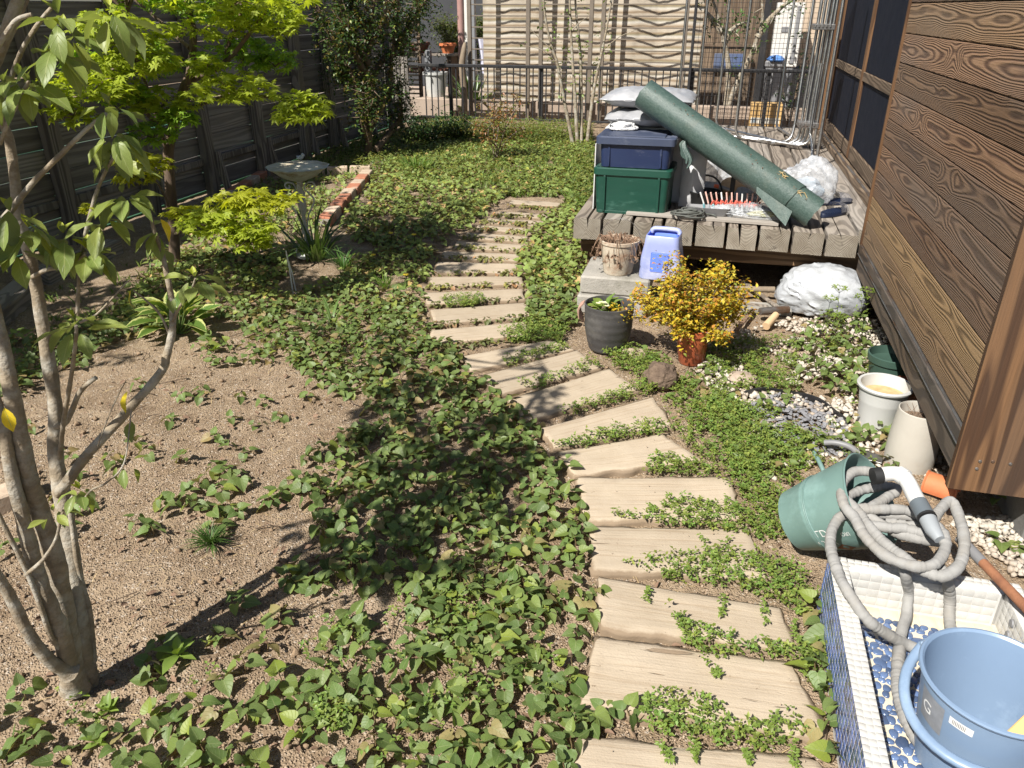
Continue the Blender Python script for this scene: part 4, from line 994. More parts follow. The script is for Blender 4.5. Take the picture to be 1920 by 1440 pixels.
def blob(name, c, rad, mat, seed, label, cat, sq=(1, 1, 1), amp=0.25, freq=3.0, fold=0.05, n=40, flat=True, group=None, parent=None, crease=0.0):
    bm = bmesh.new(); bmesh.ops.create_icosphere(bm, subdivisions=5, radius=1.0)
    for v in bm.verts:
        p = v.co.copy(); k = 1 + amp * noise.noise(p * freq * 0.5 + Vector((seed, 0, 0))) + fold * (1 - abs(noise.noise(p * freq * 2.0 + Vector((0, seed, 0)))) * 3) + fold * 0.5 * noise.noise(p * freq * 5) + crease * (abs(noise.noise(Vector((p.x * 2.2, p.y * 2.2, p.z * 7 + p.x * 3)) + Vector((seed, 3, 1)))) + 0.7 * abs(noise.noise(Vector((p.x * 9 + p.z * 4, p.y * 3, p.z * 3)) + Vector((1, seed, 1)))) + 0.3 * abs(noise.noise(Vector((p.x * 7 - p.z * 16, p.y * 8, p.z * 14)) + Vector((5, seed, 1)))))
        q = Vector((p.x * sq[0], p.y * sq[1], p.z * sq[2])) * rad * k
        if flat and q.z < -rad * sq[2] * 0.6: q.z = -rad * sq[2] * 0.6 + 0.1 * (q.z + rad * sq[2] * 0.6)
        v.co = q
    b = MB(); b.bm(bm); o = b.obj(name, mat, parent, smooth=60, loc=c)
    if label: tag(o, label, cat, group)
    return o
def pillow(w, d, h, seed, mat, name, wr=0.012, flat=0.0):
    """stuffed sack: puffy box with crimped ends and wrinkles"""
    nu, nv = 46, 30; V = []; F = []
    def P(u, v, s):
        x = (u - .5) * w; y = (v - .5) * d
        eu = min(u, 1 - u) * w; ev = min(v, 1 - v) * d
        f = (1 - math.exp(-eu / (h * .40))) * (1 - math.exp(-ev / (h * .40)))
        z = s * h / 2 * f
        wrk = wr * (noise.noise((x * 14 + seed, y * 7, s * 3.3)) + 0.6 * noise.noise((x * 33, y * 25 + seed, s))) * (0.4 + 0.6 * f)
        cr = 0.03 * noise.noise((x * 6 + seed, y * 6, 8.8))
        return (x * (1 + cr), y * (1 + cr) + 0.01 * noise.noise((x * 10, seed, s)), h / 2 + z + (wrk if s > 0 else wrk * 0.4))
    for s in (1, -1):
        for j in range(nv + 1):
            for i in range(nu + 1): V.append(P(i / nu, j / nv, s))
    k = (nu + 1) * (nv + 1)
    for s in (0, 1):
        for j in range(nv):
            for i in range(nu):
                a = s * k + j * (nu + 1) + i; q = (a, a + 1, a + nu + 2, a + nu + 1); F.append(q if s == 0 else q[::-1])
    me = np_mesh(name, np.array(V), np.array(F), mat)
    bm = bmesh.new(); bm.from_mesh(me); bmesh.ops.remove_doubles(bm, verts=bm.verts[:], dist=0.002); bm.to_mesh(me); bm.free()
    return me
def sacks():
    z = DZ + 0.286 + 0.186
    o = link("soil_sack", pillow(0.56, 0.36, 0.115, 3, M_bag, "soil_sack"), loc=(-0.42, 5.22, z + 0.0), rot=(0, 0, R(4))); tag(o, "lower silver-grey plastic sack resting behind the navy box lid", "sack", "silver sacks stacked behind the boxes")
    o = link("soil_sack", pillow(0.58, 0.38, 0.125, 8, M_bag, "soil_sack"), loc=(-0.435, 5.24, z + 0.108), rot=(R(1), 0, R(-3))); tag(o, "upper silver-grey plastic sack on top of the stack", "sack", "silver sacks stacked behind the boxes")
    b = MB(); b.bbox((-0.27, -0.15, 0), (0.27, 0.15, z - DZ - 0.004), 0.012); o = b.obj("foam_box", M_binw, loc=(-0.43, 5.31, DZ + 0.002)); tag(o, "white foam box hidden behind the storage boxes under the sacks", "box")
    blob("folded_cloth", (-0.57, 5.05, DZ + 0.486), 0.075, M_sackp, 6, "crumpled white cloth between navy lid and lower silver sack", "cloth", (1.1, 0.6, 0.42), 0.4, 3, 0.06)
sacks()

def net_roll():
    r = 0.088
    A = Vector((-0.455, 4.98, 1.140)); B = Vector((0.600, 4.735, DZ + r * 0.93))
    d = (B - A); L = d.length; q = d.to_track_quat('Z', 'Y')
    e = empty("net_roll", B, "long green shade-net roll leaning from the sacks down to deck", "net roll")
    mw = Matrix.Translation(A - B) @ q.to_matrix().to_4x4()
    b = MB(); n = 48; ks = 40; vs = []; fs = []
    prof = []
    # outer skin, rolled edge at the ends
    def rad(t, a): return r * (1 + 0.020 * noise.noise((math.cos(a) * 1.5, math.sin(a) * 1.5, t * 5)) + 0.012 * noise.noise((math.cos(a) * 4, math.sin(a) * 4, t * 12)))
    for i in range(ks + 1):
        t = i / ks
        for j in range(n):
            a = 2 * math.pi * j / n; rr_ = rad(t, a)
            en = 0.012 * noise.noise((math.cos(a) * 2, math.sin(a) * 2, 5.0)) if i in (0, ks) else 0
            vs.append(mw @ Vector((rr_ * math.cos(a), rr_ * math.sin(a), t * L + en)))
    for i in range(ks):
        for j in range(n):
            fs.append((i*n + j, i*n + (j+1) % n, (i+1)*n + (j+1) % n, (i+1)*n + j))
    b.add(vs, fs)
    # spiral layers at both ends
    for (z0, sg) in ((0.004, 1), (L - 0.004, -1)):
        m = 130; vs = []; fs = []
        for i in range(m + 1):
            a = 2 * math.pi * 6 * i / m; rr_ = 0.022 + (r - 0.006 - 0.022) * i / m
            for zz in (0.0, 0.10): vs.append(mw @ Vector((rr_ * math.cos(a), rr_ * math.sin(a), z0 + sg * (zz + 0.006 * noise.noise((a, 0, 1))))))
        for i in range(m): fs.append((2*i, 2*i + 1, 2*i + 3, 2*i + 2))
        b.add(vs, fs)
    b.obj("roll", M_roll, e, smooth=60)
    # outer wrap sheet with a loose flap
    b = MB(); vs = []; fs = []; n2 = 60; t0, t1 = 0.325, 0.885
    for i in range(31):
        t = t0 + (t1 - t0) * i / 30
        for j in range(n2 + 1):
            a = R(-100) + R(415) * j / n2; lift = 0.0045 + 0.003 * j / n2 + (0.012 * max(0, (j - n2 + 5) / 5.0))
            rr_ = rad(t, a) + lift
            en = 0.018 * math.sin(a * 1.3 + 1.0) + 0.01 * noise.noise((a, t, 2.0))
            vs.append(mw @ Vector((rr_ * math.cos(a), rr_ * math.sin(a), t * L + en)))
    for i in range(30):
        for j in range(n2): fs.append((i*(n2+1) + j, i*(n2+1) + j + 1, (i+1)*(n2+1) + j + 1, (i+1)*(n2+1) + j))
    b.add(vs, fs); b.obj("outer_wrap", M_roll, e, smooth=60)
    # loose torn flap at the near low end
    down = Vector((0, -0.55, -0.83)); ax = d.normalized(); perp = ax.cross(Vector((0, -1, 0.3))).normalized()
    if perp.z > 0: perp = -perp
    b = MB(); vs = []; fs = []
    for i in range(9):
        for j in range(7):
            u = i / 8; v = j / 6
            t = 0.70 + 0.20 * u; base = (A - B) + d * t + perp * (r * 0.55) + Vector((0, -r * 0.88, 0))
            s = v * (0.085 * (0.35 + 0.65 * u))
            vs.append(base + perp * s + Vector((0, -0.004 - 0.012 * v, 0)) + ax * (0.02 * v))
    for i in range(8):
        for j in range(6): fs.append((i*7 + j, i*7 + j + 1, (i+1)*7 + j + 1, (i+1)*7 + j))
    b.add(vs, fs); b.obj("loose_flap", M_roll, e, smooth=60)
    # tie knot hanging under the roll
    b = MB(); p = (A - B) + d * 0.30 + perp * r * 0.95 + Vector((0, -0.03, 0))
    for k in range(3):
        pts = smooth_path([p, p + perp * 0.03 + ax * (0.015 * k), p + perp * 0.05 + ax * (0.03 + 0.03 * k) + Vector((0, 0, -0.02)), p + perp * (0.06 + .02 * k) + ax * (0.06 + 0.02 * k) + Vector((0, 0, -0.02))], 4)
        b.tube(pts, lerp_list([0.010, 0.014, 0.012, 0.004], len(pts)), 6)
    b.obj("tie_end", M_roll, e, smooth=50)
    # plastic core spacer: dry straw stuck on the roll
    b = MB(); rr = random.Random(4); o_ = (A - B) + d * 0.90 + Vector((0.0, -r * 0.80, r * 0.62))
    for k in range(9):
        c = o_ + Vector((rr.uniform(-.03, .03), 0, rr.uniform(-.02, .02))); t_ = c + Vector((rr.uniform(-.02, .06), rr.uniform(-.005, 0.0), rr.uniform(-.10, .02)))
        b.tube([c, (c + t_) / 2 + Vector((0, -0.004, 0.004)), t_], [0.0022, 0.0018, 0.001], 5)
    o_ = (A - B) + d * 0.775 + Vector((0.03, -r * 0.6, r * 0.82))
    for k in range(16):
        c = o_ + Vector((rr.uniform(-.025, .025), rr.uniform(-.01, .01), rr.uniform(-.008, .012))); t_ = c + Vector((rr.uniform(-.03, .03), rr.uniform(-.02, .01), rr.uniform(-.02, .02)))
        b.tube([c, t_], [0.0025, 0.0015], 5)
    tag(b.obj("dry_straw", M_straw, e), kind="stuff")
    b = MB()
    for k in range(26):
        t = rr.uniform(0.05, 0.95); a = rr.uniform(R(150), R(260)); 
        c = (A - B) + d * t + Vector((0, -r * 0.72, r * 0.72)) + ax * 0
        c += Vector((0, rr.uniform(-.02, .03), rr.uniform(-.03, .02)))
        # keep on the surface
        ctr = (A - B) + d * t; v = (c - ctr); v = v - ax * v.dot(ax); c = ctr + v.normalized() * (r * 1.02 + 0.006)
        b.tube([c, c + Vector((rr.uniform(-.008, .008), -0.002, rr.uniform(-.008, .008)))], rr.uniform(0.001, 0.0022), 5)
    tag(b.obj("dark_debris", M_dry, e), kind="stuff")
net_roll()

def clutter():
    z = DZ
    s = link("fertilizer_sack", pillow(0.36, 0.15, 0.15, 15, M_sackp, "fertilizer_sack", 0.006), loc=(-0.11, 5.13, z + 0.19), rot=(R(82), R(-90), R(6))); tag(s, "white printed sack standing upright beside the green storage box", "sack")
    # lines of small print on the standing sack
    o = blob("clear_bag", (-0.02, 5.42, z + 0.20), 0.22, M_clear2, 4, "clear crumpled plastic bag behind the printed sack", "plastic bag", (1.0, 0.7, 1.0), 0.3, 2.5, 0.02, crease=0.15)
    o = blob("paper_packet", (0.155, 5.22, z + 0.10), 0.10, M_tan, 9, "tan paper packet lying under the net roll", "packet", (1.1, 0.7, 0.7), 0.25, 3, 0.05)
    o = blob("foil_packet", (0.23, 5.15, z + 0.075), 0.085, M_bag, 12, "shiny silver foil packet beside the tan packet", "packet", (1.1, 0.6, 0.6), 0.3, 3, 0.08)
    # black pail with wire handle and a wooden grip
    e = empty("black_pail", (-0.03, 5.06, z + 0.002), "black pail with raised black handle behind the red pegs", "pail")
    b = MB(); b.lathe([(0.080, 0.0), (0.10, 0.10), (0.104, 0.105), (0.104, 0.113), (0.096, 0.113), (0.076, 0.006), (0, 0.006)], 28); b.obj("pail_body", M_rubber, e, smooth=40)
    pts = [(0.10 * math.cos(R(a)), 0.02 * math.sin(R(a)), 0.105 + 0.10 * math.sin(R(a))) for a in range(180, -1, -10)]
    b = MB(); b.tube(pts, 0.006, 8); b.obj("handle", M_rubber, e, smooth=50)
    e = empty("hand_trowel", (0.02, 5.10, z + 0.14), "trowel with orange collar and pale grip lying on black pail", "trowel")
    b = MB(); b.tube([(0.0, 0, 0.0), (0.03, 0.0, -0.004)], [0.012, 0.012], 12); b.obj("orange_collar", M_orange, e, smooth=40)
    b = MB(); b.tube([(0.031, 0, -0.004), (0.10, -0.01, -0.02)], [0.012, 0.010], 12); b.obj("grip", M_dsteel, e, smooth=40)
    e = empty("garden_stake", (0.13, 4.98, z + 0.002), "black square stake standing upright under the net roll", "stake")
    b = MB(); b.bbox((-0.014, -0.014, 0), (0.014, 0.014, 0.30), 0.003); b.obj("shaft", M_rubber, e)
    b = MB(); b.lathe([(0.06, 0.0), (0.05, 0.02), (0.016, 0.06), (0.016, 0.07)], 16); b.obj("foot_cone", M_rubber, e, smooth=50)
    e = empty("brush", (-0.10, 5.12, z + 0.31), "brush with pale grip and grey bristles poking up behind pail", "brush")
    b = MB(); b.tube([(0, 0, 0), (-0.01, 0.0, 0.02), (-0.035, 0.02, 0.08)], [0.011, 0.013, 0.012], 12); b.obj("grip", M_tan, e, smooth=50)
    b = MB(); b.tube([(0.004, 0, -0.002), (0.03, -0.02, -0.14)], [0.008, 0.006], 10); b.obj("shaft", M_rubber, e, smooth=50)
    # rack of red pegs
    e = empty("peg_rack", (0.10, 4.86, z + 0.02), "row of red and pale pegs on a clear rack in front of pail", "peg rack")
    b = MB(); b.bbox((-0.15, -0.028, 0.0), (0.20, 0.028, 0.006), 0.002); b.obj("rack_base", M_clear2, e)
    rr = random.Random(2)
    for k in range(12):
        x = -0.13 + k * 0.028
        b = MB(); b.bbox((-0.0045, -0.0035, 0.0), (0.0045, 0.0035, 0.075), 0.0015); o = b.obj("peg", M_pink if k % 4 else M_lblw, e, loc=(x, 0.012, 0.055)); o.rotation_euler = (R(rr.uniform(-8, 8)), R(-22 + 2.3 * k), 0)
        b = MB(); b.tube(smooth_path([(x - 0.012, 0.0, 0.05), (x, -0.012, 0.075 + rr.uniform(-.01, .01)), (x + 0.012, 0.0, 0.06), (x + 0.02, 0.006, 0.085)], 4), 0.0055, 6); b.obj("red_spring", M_red, e, smooth=50) if k > 1 else None
        b = MB(); b.bbox((-0.006, -0.003, 0.0), (0.006, 0.003, 0.06), 0.0015); o = b.obj("clip", M_aqua if k < 4 and k % 2 == 0 else M_clear2, e, loc=(x + 0.012, -0.016, 0.004)); o.rotation_euler = (R(10), R(-12), 0)
    # grey shallow tray
    e = link("grey_tray", tub_mesh(0.26, 0.10, 0.05, 0.02, 0.004, 0.02).mesh("grey_tray", M_greybox, 40), loc=(0.0, 4.80, z + 0.024)); tag(e, "shallow grey plastic tray in front of the red pegs", "tray")
    # cord coil
    b = MB(); pts = []
    for k in range(150):
        a = k * 0.235; rr_ = 0.062 + 0.022 * math.sin(k * 0.11) + 0.010 * math.sin(k * 0.37)
        pts.append((rr_ * 1.15 * math.cos(a) + 0.02 * math.sin(k * 0.05), rr_ * 0.75 * math.sin(a), 0.010 + 0.022 * (0.5 + 0.5 * math.sin(k * 0.19)) + 0.016 * (k / 150)))
    pts += [(0.10, 0.03, 0.02), (0.15, 0.045, 0.012), (0.165, 0.02, 0.010)]
    b.tube(smooth_path(pts, 2), 0.0055, 7); o = b.obj("cord_coil", M_cord, loc=(-0.115, 4.715, z + 0.022), smooth=60); tag(o, "tangled coil of grey-green cord on the plank beside green box", "cord")
    # flat clear bag with yellow print
    o = blob("flat_clear_bag", (0.26, 4.83, z + 0.048), 0.16, M_clear, 22, "flat clear plastic bag with yellow print beneath the net roll", "plastic bag", (1.5, 0.55, 0.30), 0.2, 3, 0.08)
    y = blob("yellow_print", (0.06, -0.015, -0.005), 0.075, std("yellow_print_film", (0.42, 0.36, 0.06), (0.34, 0.32, 0.10), 9, 0.4), 5, None, None, (1.1, 0.4, 0.25), 0.2, 3, 0.05, parent=o)
    o = blob("white_bag", (0.60, 5.42, z + 0.105), 0.165, M_clear2, 31, "white translucent plastic bag standing behind the lower roll end", "plastic bag", (1.0, 0.7, 0.95), 0.3, 2.0, 0.01, crease=0.16)
    o = blob("bag_content", (0, 0, -0.02), 0.10, std("pale_blue_foam", (0.42, 0.50, 0.58), rough=0.6), 7, None, None, (1.1, .6, .7), 0.3, 3, 0.04, parent=o)
    # sandals
    for i, (x, y, rz, lab) in enumerate(((0.755, 5.10, R(-38), "nearer navy sandal with ribbed sole and clear strap on deck"), (0.80, 5.42, R(-60), "farther navy sandal with clear strap lying beside the other"))):
        e = empty("sandal", (x, y, z + 0.001), lab, "sandal", "pair of navy sandals on the deck", rz)
        b = MB(); out = []
        for k in range(28):
            a = 2 * math.pi * k / 28; yy = 0.128 * math.sin(a); ww = 0.046 * (1 + 0.16 * math.sin(a)) ; out.append((ww * math.cos(a), yy))
        n = len(out); b.add([(p[0], p[1], 0) for p in out] + [(p[0], p[1], 0.020) for p in out] + [(p[0] * .93, p[1] * .97, 0.024) for p in out], [(k, (k+1) % n, n + (k+1) % n, n + k) for k in range(n)] + [(n + k, n + (k+1) % n, 2*n + (k+1) % n, 2*n + k) for k in range(n)] + [tuple(range(n-1, -1, -1)), tuple(range(2*n, 3*n))])
        b.obj("sole", M_sole, e, smooth=40)
        for k in range(13):
            yy = -0.11 + k * 0.0185; hw = 0.040 * math.sqrt(max(0.05, 1 - (yy / 0.128) ** 2))
            b = MB(); b.box((-hw, -0.003, 0.0243), (hw, 0.003, 0.0275)); b.obj("sole_rib", M_sole, e, loc=(0, yy, 0))
        b = MB(); vs = []; fs = []
        for i2 in range(9):
            for j in range(15):
                a = math.pi * j / 14; t = i2 / 8
                vs.append((0.052 * math.cos(a), 0.0 + 0.085 * t, 0.018 + (0.062 - 0.018 * t) * math.sin(a)))
        for i2 in range(8):
            for j in range(14): fs.append((i2*15 + j, i2*15 + j + 1, (i2+1)*15 + j + 1, (i2+1)*15 + j))
        b.add(vs, fs); b.obj("clear_strap", M_strapc, e, smooth=60)
clutter()

def drying_rack():
    e = empty("drying_rack", (0.74, 7.5, DZ), "folded stainless tube drying rack standing on the deck", "drying rack")
    O = Vector((0.74, 7.5, DZ)); z0 = DZ + 0.02
    # U-shaped tubes: upright in the bundle, bend, run along the deck, rise again
    feet = [onD(1243, 170, 8.2), None]
    ups = [((1257, 0), -0.42, 8.55), ((1327, 0), -0.22, 8.35), ((1364, 0), -0.02, 8.60), ((1410, 0), 0.17, 8.05)]
    bx, by = 0.735, 7.75
    for k, (px, xx, yy) in enumerate(ups):
        bxk = bx + 0.028 * k; byk = by - 0.05 * k
        pts = [(bxk + 0.02, byk, 2.2), (bxk, byk, 0.85), (bxk, byk, DZ + 0.17), (bxk - 0.02, byk, DZ + 0.07), (bxk - 0.10, byk + 0.01, z0 + 0.006 * k), (xx + 0.10, yy, z0 + 0.006 * k), (xx + 0.03, yy, z0 + 0.03), (xx, yy, DZ + 0.12), (xx, yy, 2.2)]
        fine = []
        P = [Vector(p) for p in pts]
        sp = smooth_path(P[1:5], 5); sp2 = smooth_path(P[5:8], 5)
        fine = [P[0]] + sp + sp2 + [P[8]]
        b = MB(); b.tube([p - O for p in fine], 0.0125, 10); b.obj("tube", M_steel, e, smooth=60)
    # separate bent leg and straight poles
    for pts, r_ in ((((0.60, 8.9, 2.2), (0.60, 8.9, DZ + 0.07), (0.615, 8.84, DZ + 0.03), (0.70, 8.4, z0)), 0.012),
                    (((0.80, 6.75, 2.2), (0.80, 6.75, DZ + 0.003)), 0.013), (((0.765, 7.2, 1.2), (0.765, 7.2, DZ + 0.2), (0.78, 7.0, DZ + 0.12), (0.77, 6.75, DZ + 0.01)), 0.012),
                    (((0.69, 7.85, 2.2), (0.69, 7.85, DZ + 0.20), (0.66, 7.82, DZ + 0.06), (0.50, 7.78, z0)), 0.012), (((0.85, 7.55, 2.2), (0.85, 7.55, DZ + 0.01)), 0.012)):
        b = MB(); P = [Vector(p) - O for p in pts]
        b.tube([P[0]] + smooth_path(P[1:], 5) if len(P) > 2 else P, r_, 10); b.obj("tube", M_steel, e, smooth=60)
    for zc in (DZ + 0.22, 1.46):
        b = MB(); b.bbox((-0.07, -0.16, -0.022), (0.10, 0.08, 0.022), 0.004); b.obj("clamp", M_dsteel, e, loc=Vector((bx + 0.03, by - 0.06, zc)) - O)
        for k in range(5):
            b = MB(); b.bbox((-0.006, -0.004, -0.012), (0.006, 0.004, 0.012), 0.001); b.obj("clamp_tooth", M_steel, e, loc=Vector((bx - 0.03 + 0.03 * k, by - 0.225, zc + 0.012)) - O)
drying_rack()

def by_deck():
    # two stacked concrete blocks as a step
    for k, (z, dx, dy, lab) in enumerate(((-0.01, -0.01, 0.0, "lower grey concrete block of the step beside the deck"), (0.105, 0.0, 0.03, "upper grey concrete block of step carrying the rusty pot"))):
        b = MB(); b.bbox((-0.20, -0.21, 0), (0.20, 0.20, 0.113 if k == 0 else 0.105), 0.010)
        o = b.obj("concrete_block", M_conc, loc=(-0.475 + dx, 4.42 + dy, z)); tag(o, lab, "block", "concrete step blocks")
    # rusty pot with dead plant
    p0 = Vector((-0.475, 4.36, 0.212))
    e = empty("rusty_pot", p0, "rust-stained white pot with dead brown plant on concrete step", "plant pot")
    b = MB(); b.lathe([(0.080, 0.0), (0.085, 0.01), (0.108, 0.175), (0.114, 0.178), (0.116, 0.196), (0.110, 0.198), (0.104, 0.18), (0.10, 0.15), (0, 0.15)], 36, wob=lambda a, z: 1 + 0.012 * math.sin(3 * a + 1)); b.obj("pot_body", M_rustp, e, smooth=40)
    b = MB(); b.lathe([(0.0, 0.175), (0.06, 0.172), (0.099, 0.163)], 24); b.obj("soil", M_humus, e, smooth=60)
    pts = [(0.118 * math.cos(R(a)), 0.02, 0.18 + 0.13 * math.sin(R(a))) for a in range(180, -1, -12)]
    b = MB(); b.tube(pts, 0.0016, 5); b.obj("wire_handle", M_dsteel, e)
    rr = random.Random(8); b = MB()
    for k in range(70):
        a = rr.uniform(0, 6.283); r0 = rr.uniform(0.02, 0.10); c = Vector((r0 * math.cos(a), r0 * math.sin(a), 0.178))
        d = Vector((math.cos(a), math.sin(a), 0)); L = rr.uniform(0.03, 0.10)
        pts = smooth_path([c, c + d * L * .5 + Vector((0, 0, 0.03)), c + d * L + Vector((0, 0, -0.03 - rr.random() * 0.07))], 3)
        b.tube(pts, lerp_list([0.003, 0.002, 0.001], len(pts)), 4)
        q = pts[-1]
        for _ in range(3):
            t = q + Vector((rr.uniform(-.02, .02), rr.uniform(-.02, .02), rr.uniform(-.02, .015)))
            w_ = Vector((rr.uniform(-.012, .012), rr.uniform(-.012, .012), rr.uniform(-.012, .012)))
            b.add([q + w_, t, q - w_], [(0, 1, 2)])
    tag(b.obj("dead_stems", M_dry, e), kind="stuff")
    # lavender water jug
    e = empty("water_jug", (-0.225, 4.34, 0.212), "pale lavender-blue plastic jug with cut open top beside rusty pot", "jug", rz=R(-6))
    b = MB(); hw, hd = 0.108, 0.075
    def rr_ring(hw, hd, rad, z, n=5):
        out = []
        for cx, cy, a0 in ((hw - rad, hd - rad, 0), (-hw + rad, hd - rad, 90), (-hw + rad, -hd + rad, 180), (hw - rad, -hd + rad, 270)):
            for k in range(n + 1):
                a = R(a0 + 90 * k / n); out.append((cx + rad * math.cos(a), cy + rad * math.sin(a), z))
        return out
    def loft(b, rings, cap0=True, cap1=False):
        k = len(rings[0]); fs = []
        for i in range(len(rings) - 1):
            for j in range(k): fs.append((i*k + j, i*k + (j+1) % k, (i+1)*k + (j+1) % k, (i+1)*k + j))
        if cap0: fs.append(tuple(range(k - 1, -1, -1)))
        if cap1: fs.append(tuple((len(rings)-1)*k + j for j in range(k)))
        b.add([p for q in rings for p in q], fs)
    loft(b, [rr_ring(0.112, 0.078, 0.03, 0), rr_ring(0.116, 0.082, 0.03, 0.012), rr_ring(0.112, 0.080, 0.03, 0.12), rr_ring(0.098, 0.076, 0.03, 0.20), rr_ring(0.092, 0.074, 0.03, 0.245), rr_ring(0.088, 0.070, 0.028, 0.250)])
    b.m = 1; loft(b, [rr_ring(0.088, 0.070, 0.028, 0.2502), rr_ring(0.083, 0.065, 0.026, 0.245), rr_ring(0.086, 0.066, 0.026, 0.19), rr_ring(0.10, 0.07, 0.026, 0.10)], cap0=False, cap1=True)
    b.obj("jug_body", [M_jug, M_jugin], e, smooth=45)
    pts = smooth_path([(-0.080, 0.058, 0.236), (-0.074, 0.060, 0.252), (-0.050, 0.062, 0.260), (0.050, 0.062, 0.260), (0.074, 0.060, 0.252), (0.080, 0.058, 0.236)], 5)
    b = MB(); b.tube(pts, 0.014, 10); b.obj("handle", M_jug, e, smooth=60)
    b = MB(); b.bbox((-0.05, -0.0855, 0.05), (0.05, -0.0815, 0.16), 0.004); b.obj("moulded_panel", M_jugin, e)
    # charcoal pot with primrose
    p0 = G(1138, 652); e = empty("charcoal_pot", (-0.437, 3.73, -0.008), "tall ribbed charcoal pot beside the stepping path", "plant pot")
    prof = [(0.085, 0.0), (0.092, 0.005)] 
    for k in range(40): z = 0.012 + k * 0.0056; prof += [(0.094 + 0.031 * math.sin(min(1, z / 0.17) * 1.5) + 0.0007 * math.sin(z * 150), z)]
    prof += [(0.127, 0.240), (0.1275, 0.250), (0.122, 0.252), (0.118, 0.245), (0.116, 0.20), (0, 0.20)]
    b = MB(); b.lathe(prof, 44); b.obj("pot_body", M_dpot, e, smooth=50)
    b = MB(); b.lathe([(0, 0.222), (0.08, 0.216), (0.1165, 0.206)], 24); b.obj("soil", M_humus, e, smooth=60)
    # terracotta plastic pot (square-shouldered, tilted forward)
    e = empty("terracotta_pot", (0.0, 3.665, -0.005), "glossy terracotta pot holding the yellow-orange shrub", "plant pot")
    b = MB(); b.lathe([(0.058, 0.0), (0.064, 0.006), (0.082, 0.165), (0.090, 0.168), (0.092, 0.195), (0.086, 0.197), (0.080, 0.16), (0, 0.16)], 36); b.obj("pot_body", M_terra, e, smooth=40, rot=(R(4), R(-3), 0))
    b = MB(); b.lathe([(0, 0.176), (0.05, 0.174), (0.080, 0.166)], 20); b.obj("soil", M_humus, e, smooth=60)
    # brown rock, flat stones
    bm = bmesh.new(); bmesh.ops.create_icosphere(bm, subdivisions=5, radius=1.0)
    for v in bm.verts:
        p = v.co; k = 1 + 0.22 * noise.noise(p * 1.4 + Vector((4, 1, 0))) + 0.10 * noise.noise(p * 3.5) + 0.05 * noise.noise(p * 9) + 0.025 * noise.noise(p * 22)
        v.co = Vector((p.x * 0.076, p.y * 0.068, p.z * 0.066)) * k
    b = MB(); b.bm(bm); o = b.obj("brown_rock", M_lava, loc=(-0.130, 3.33, 0.048), smooth=80); tag(o, "round rough dark brown rock beside the path", "rock")
    for i, (px, py, s, lab) in enumerate(((1190, 668, 0.055, "rough tan stone at the foot of the charcoal pot"), (1395, 715, 0.06, "flat pinkish stone half buried right of the brown rock"))):
        bm = bmesh.new(); bmesh.ops.create_icosphere(bm, subdivisions=4, radius=1.0)
        for v in bm.verts:
            p = v.co; k = 1 + 0.25 * noise.noise(p * 1.3 + Vector((i * 9, 1, 0))) + 0.08 * noise.noise(p * 6); v.co = Vector((p.x * s * 1.2, p.y * s, p.z * s * 0.5)) * k
        b = MB(); b.bm(bm); g = G(px, py); o = b.obj("flat_stone", M_stone if i == 0 else M_concp, loc=(g.x, g.y, 0.012), smooth=80); tag(o, lab, "stone", "small stones by the path")
    # white sack under deck
    blob("white_sack", (0.70, 4.60, 0.105), 0.225, M_sackw, 44, "bulging white plastic sack pushed under the deck", "sack", (1.05, 0.85, 0.70), 0.20, 1.8, 0.02, crease=0.12)
    # broken tools under the deck
    e = empty("mallet", G(1445, 600), "mallet with steel head and brown handle lying under deck edge", "mallet"); g0 = Vector(e.location)
    b = MB(); a = G(1425, 584, 0.05); c = G(1478, 580, 0.05); b.tube([a - g0, c - g0], 0.022, 14); b.obj("head", M_dsteel, e, smooth=40)
    a = G(1455, 590, 0.05); c = G(1436, 612, 0.02); b = MB(); b.tube([a - g0, c - g0], [0.019, 0.023], 12); b.obj("handle", M_tan, e, smooth=40)
    a = G(1345, 541, 0.06); c = G(1452, 543, 0.06); b = MB(); b.tube([a - a, c - a], [0.017, 0.019], 12); o = b.obj("wooden_rod", M_drift, loc=a, smooth=40); tag(o, "weathered round wooden rod lying under the deck front", "rod")
    for i, (p, q, lab) in enumerate((((1390, 528), (1455, 578), "thin grey stick lying slanted across the wooden rod"), ((1330, 560), (1440, 575), "grey flat batten lying below the wooden rod"), ((1380, 620), (1412, 580), "curved dry strip of bark beside the yellow shrub"))):
        a = G(*p, 0.03); c = G(*q, 0.03); d = c - a
        b = MB(); b.bbox((-d.length / 2, -0.012, -0.006), (d.length / 2, 0.012, 0.006), 0.002); o = b.obj("stick", [M_beam, M_beam, M_dry][i], loc=(a + c) / 2 + Vector((0, 0, 0.012 * (i == 0)))); o.rotation_euler = (0, 0, math.atan2(d.y, d.x)); tag(o, lab, "stick", "sticks under the deck")
    b = MB(); b.bbox((-0.25, -0.06, 0), (0.25, 0.06, 0.04), 0.006); g = G(1400, 590); o = b.obj("paving_piece", M_conc, loc=(g.x, g.y + 0.1, -0.012)); o.rotation_euler = (0, 0, R(3)); tag(o, "broken concrete paving piece on ground under the deck front", "paving piece")
by_deck()
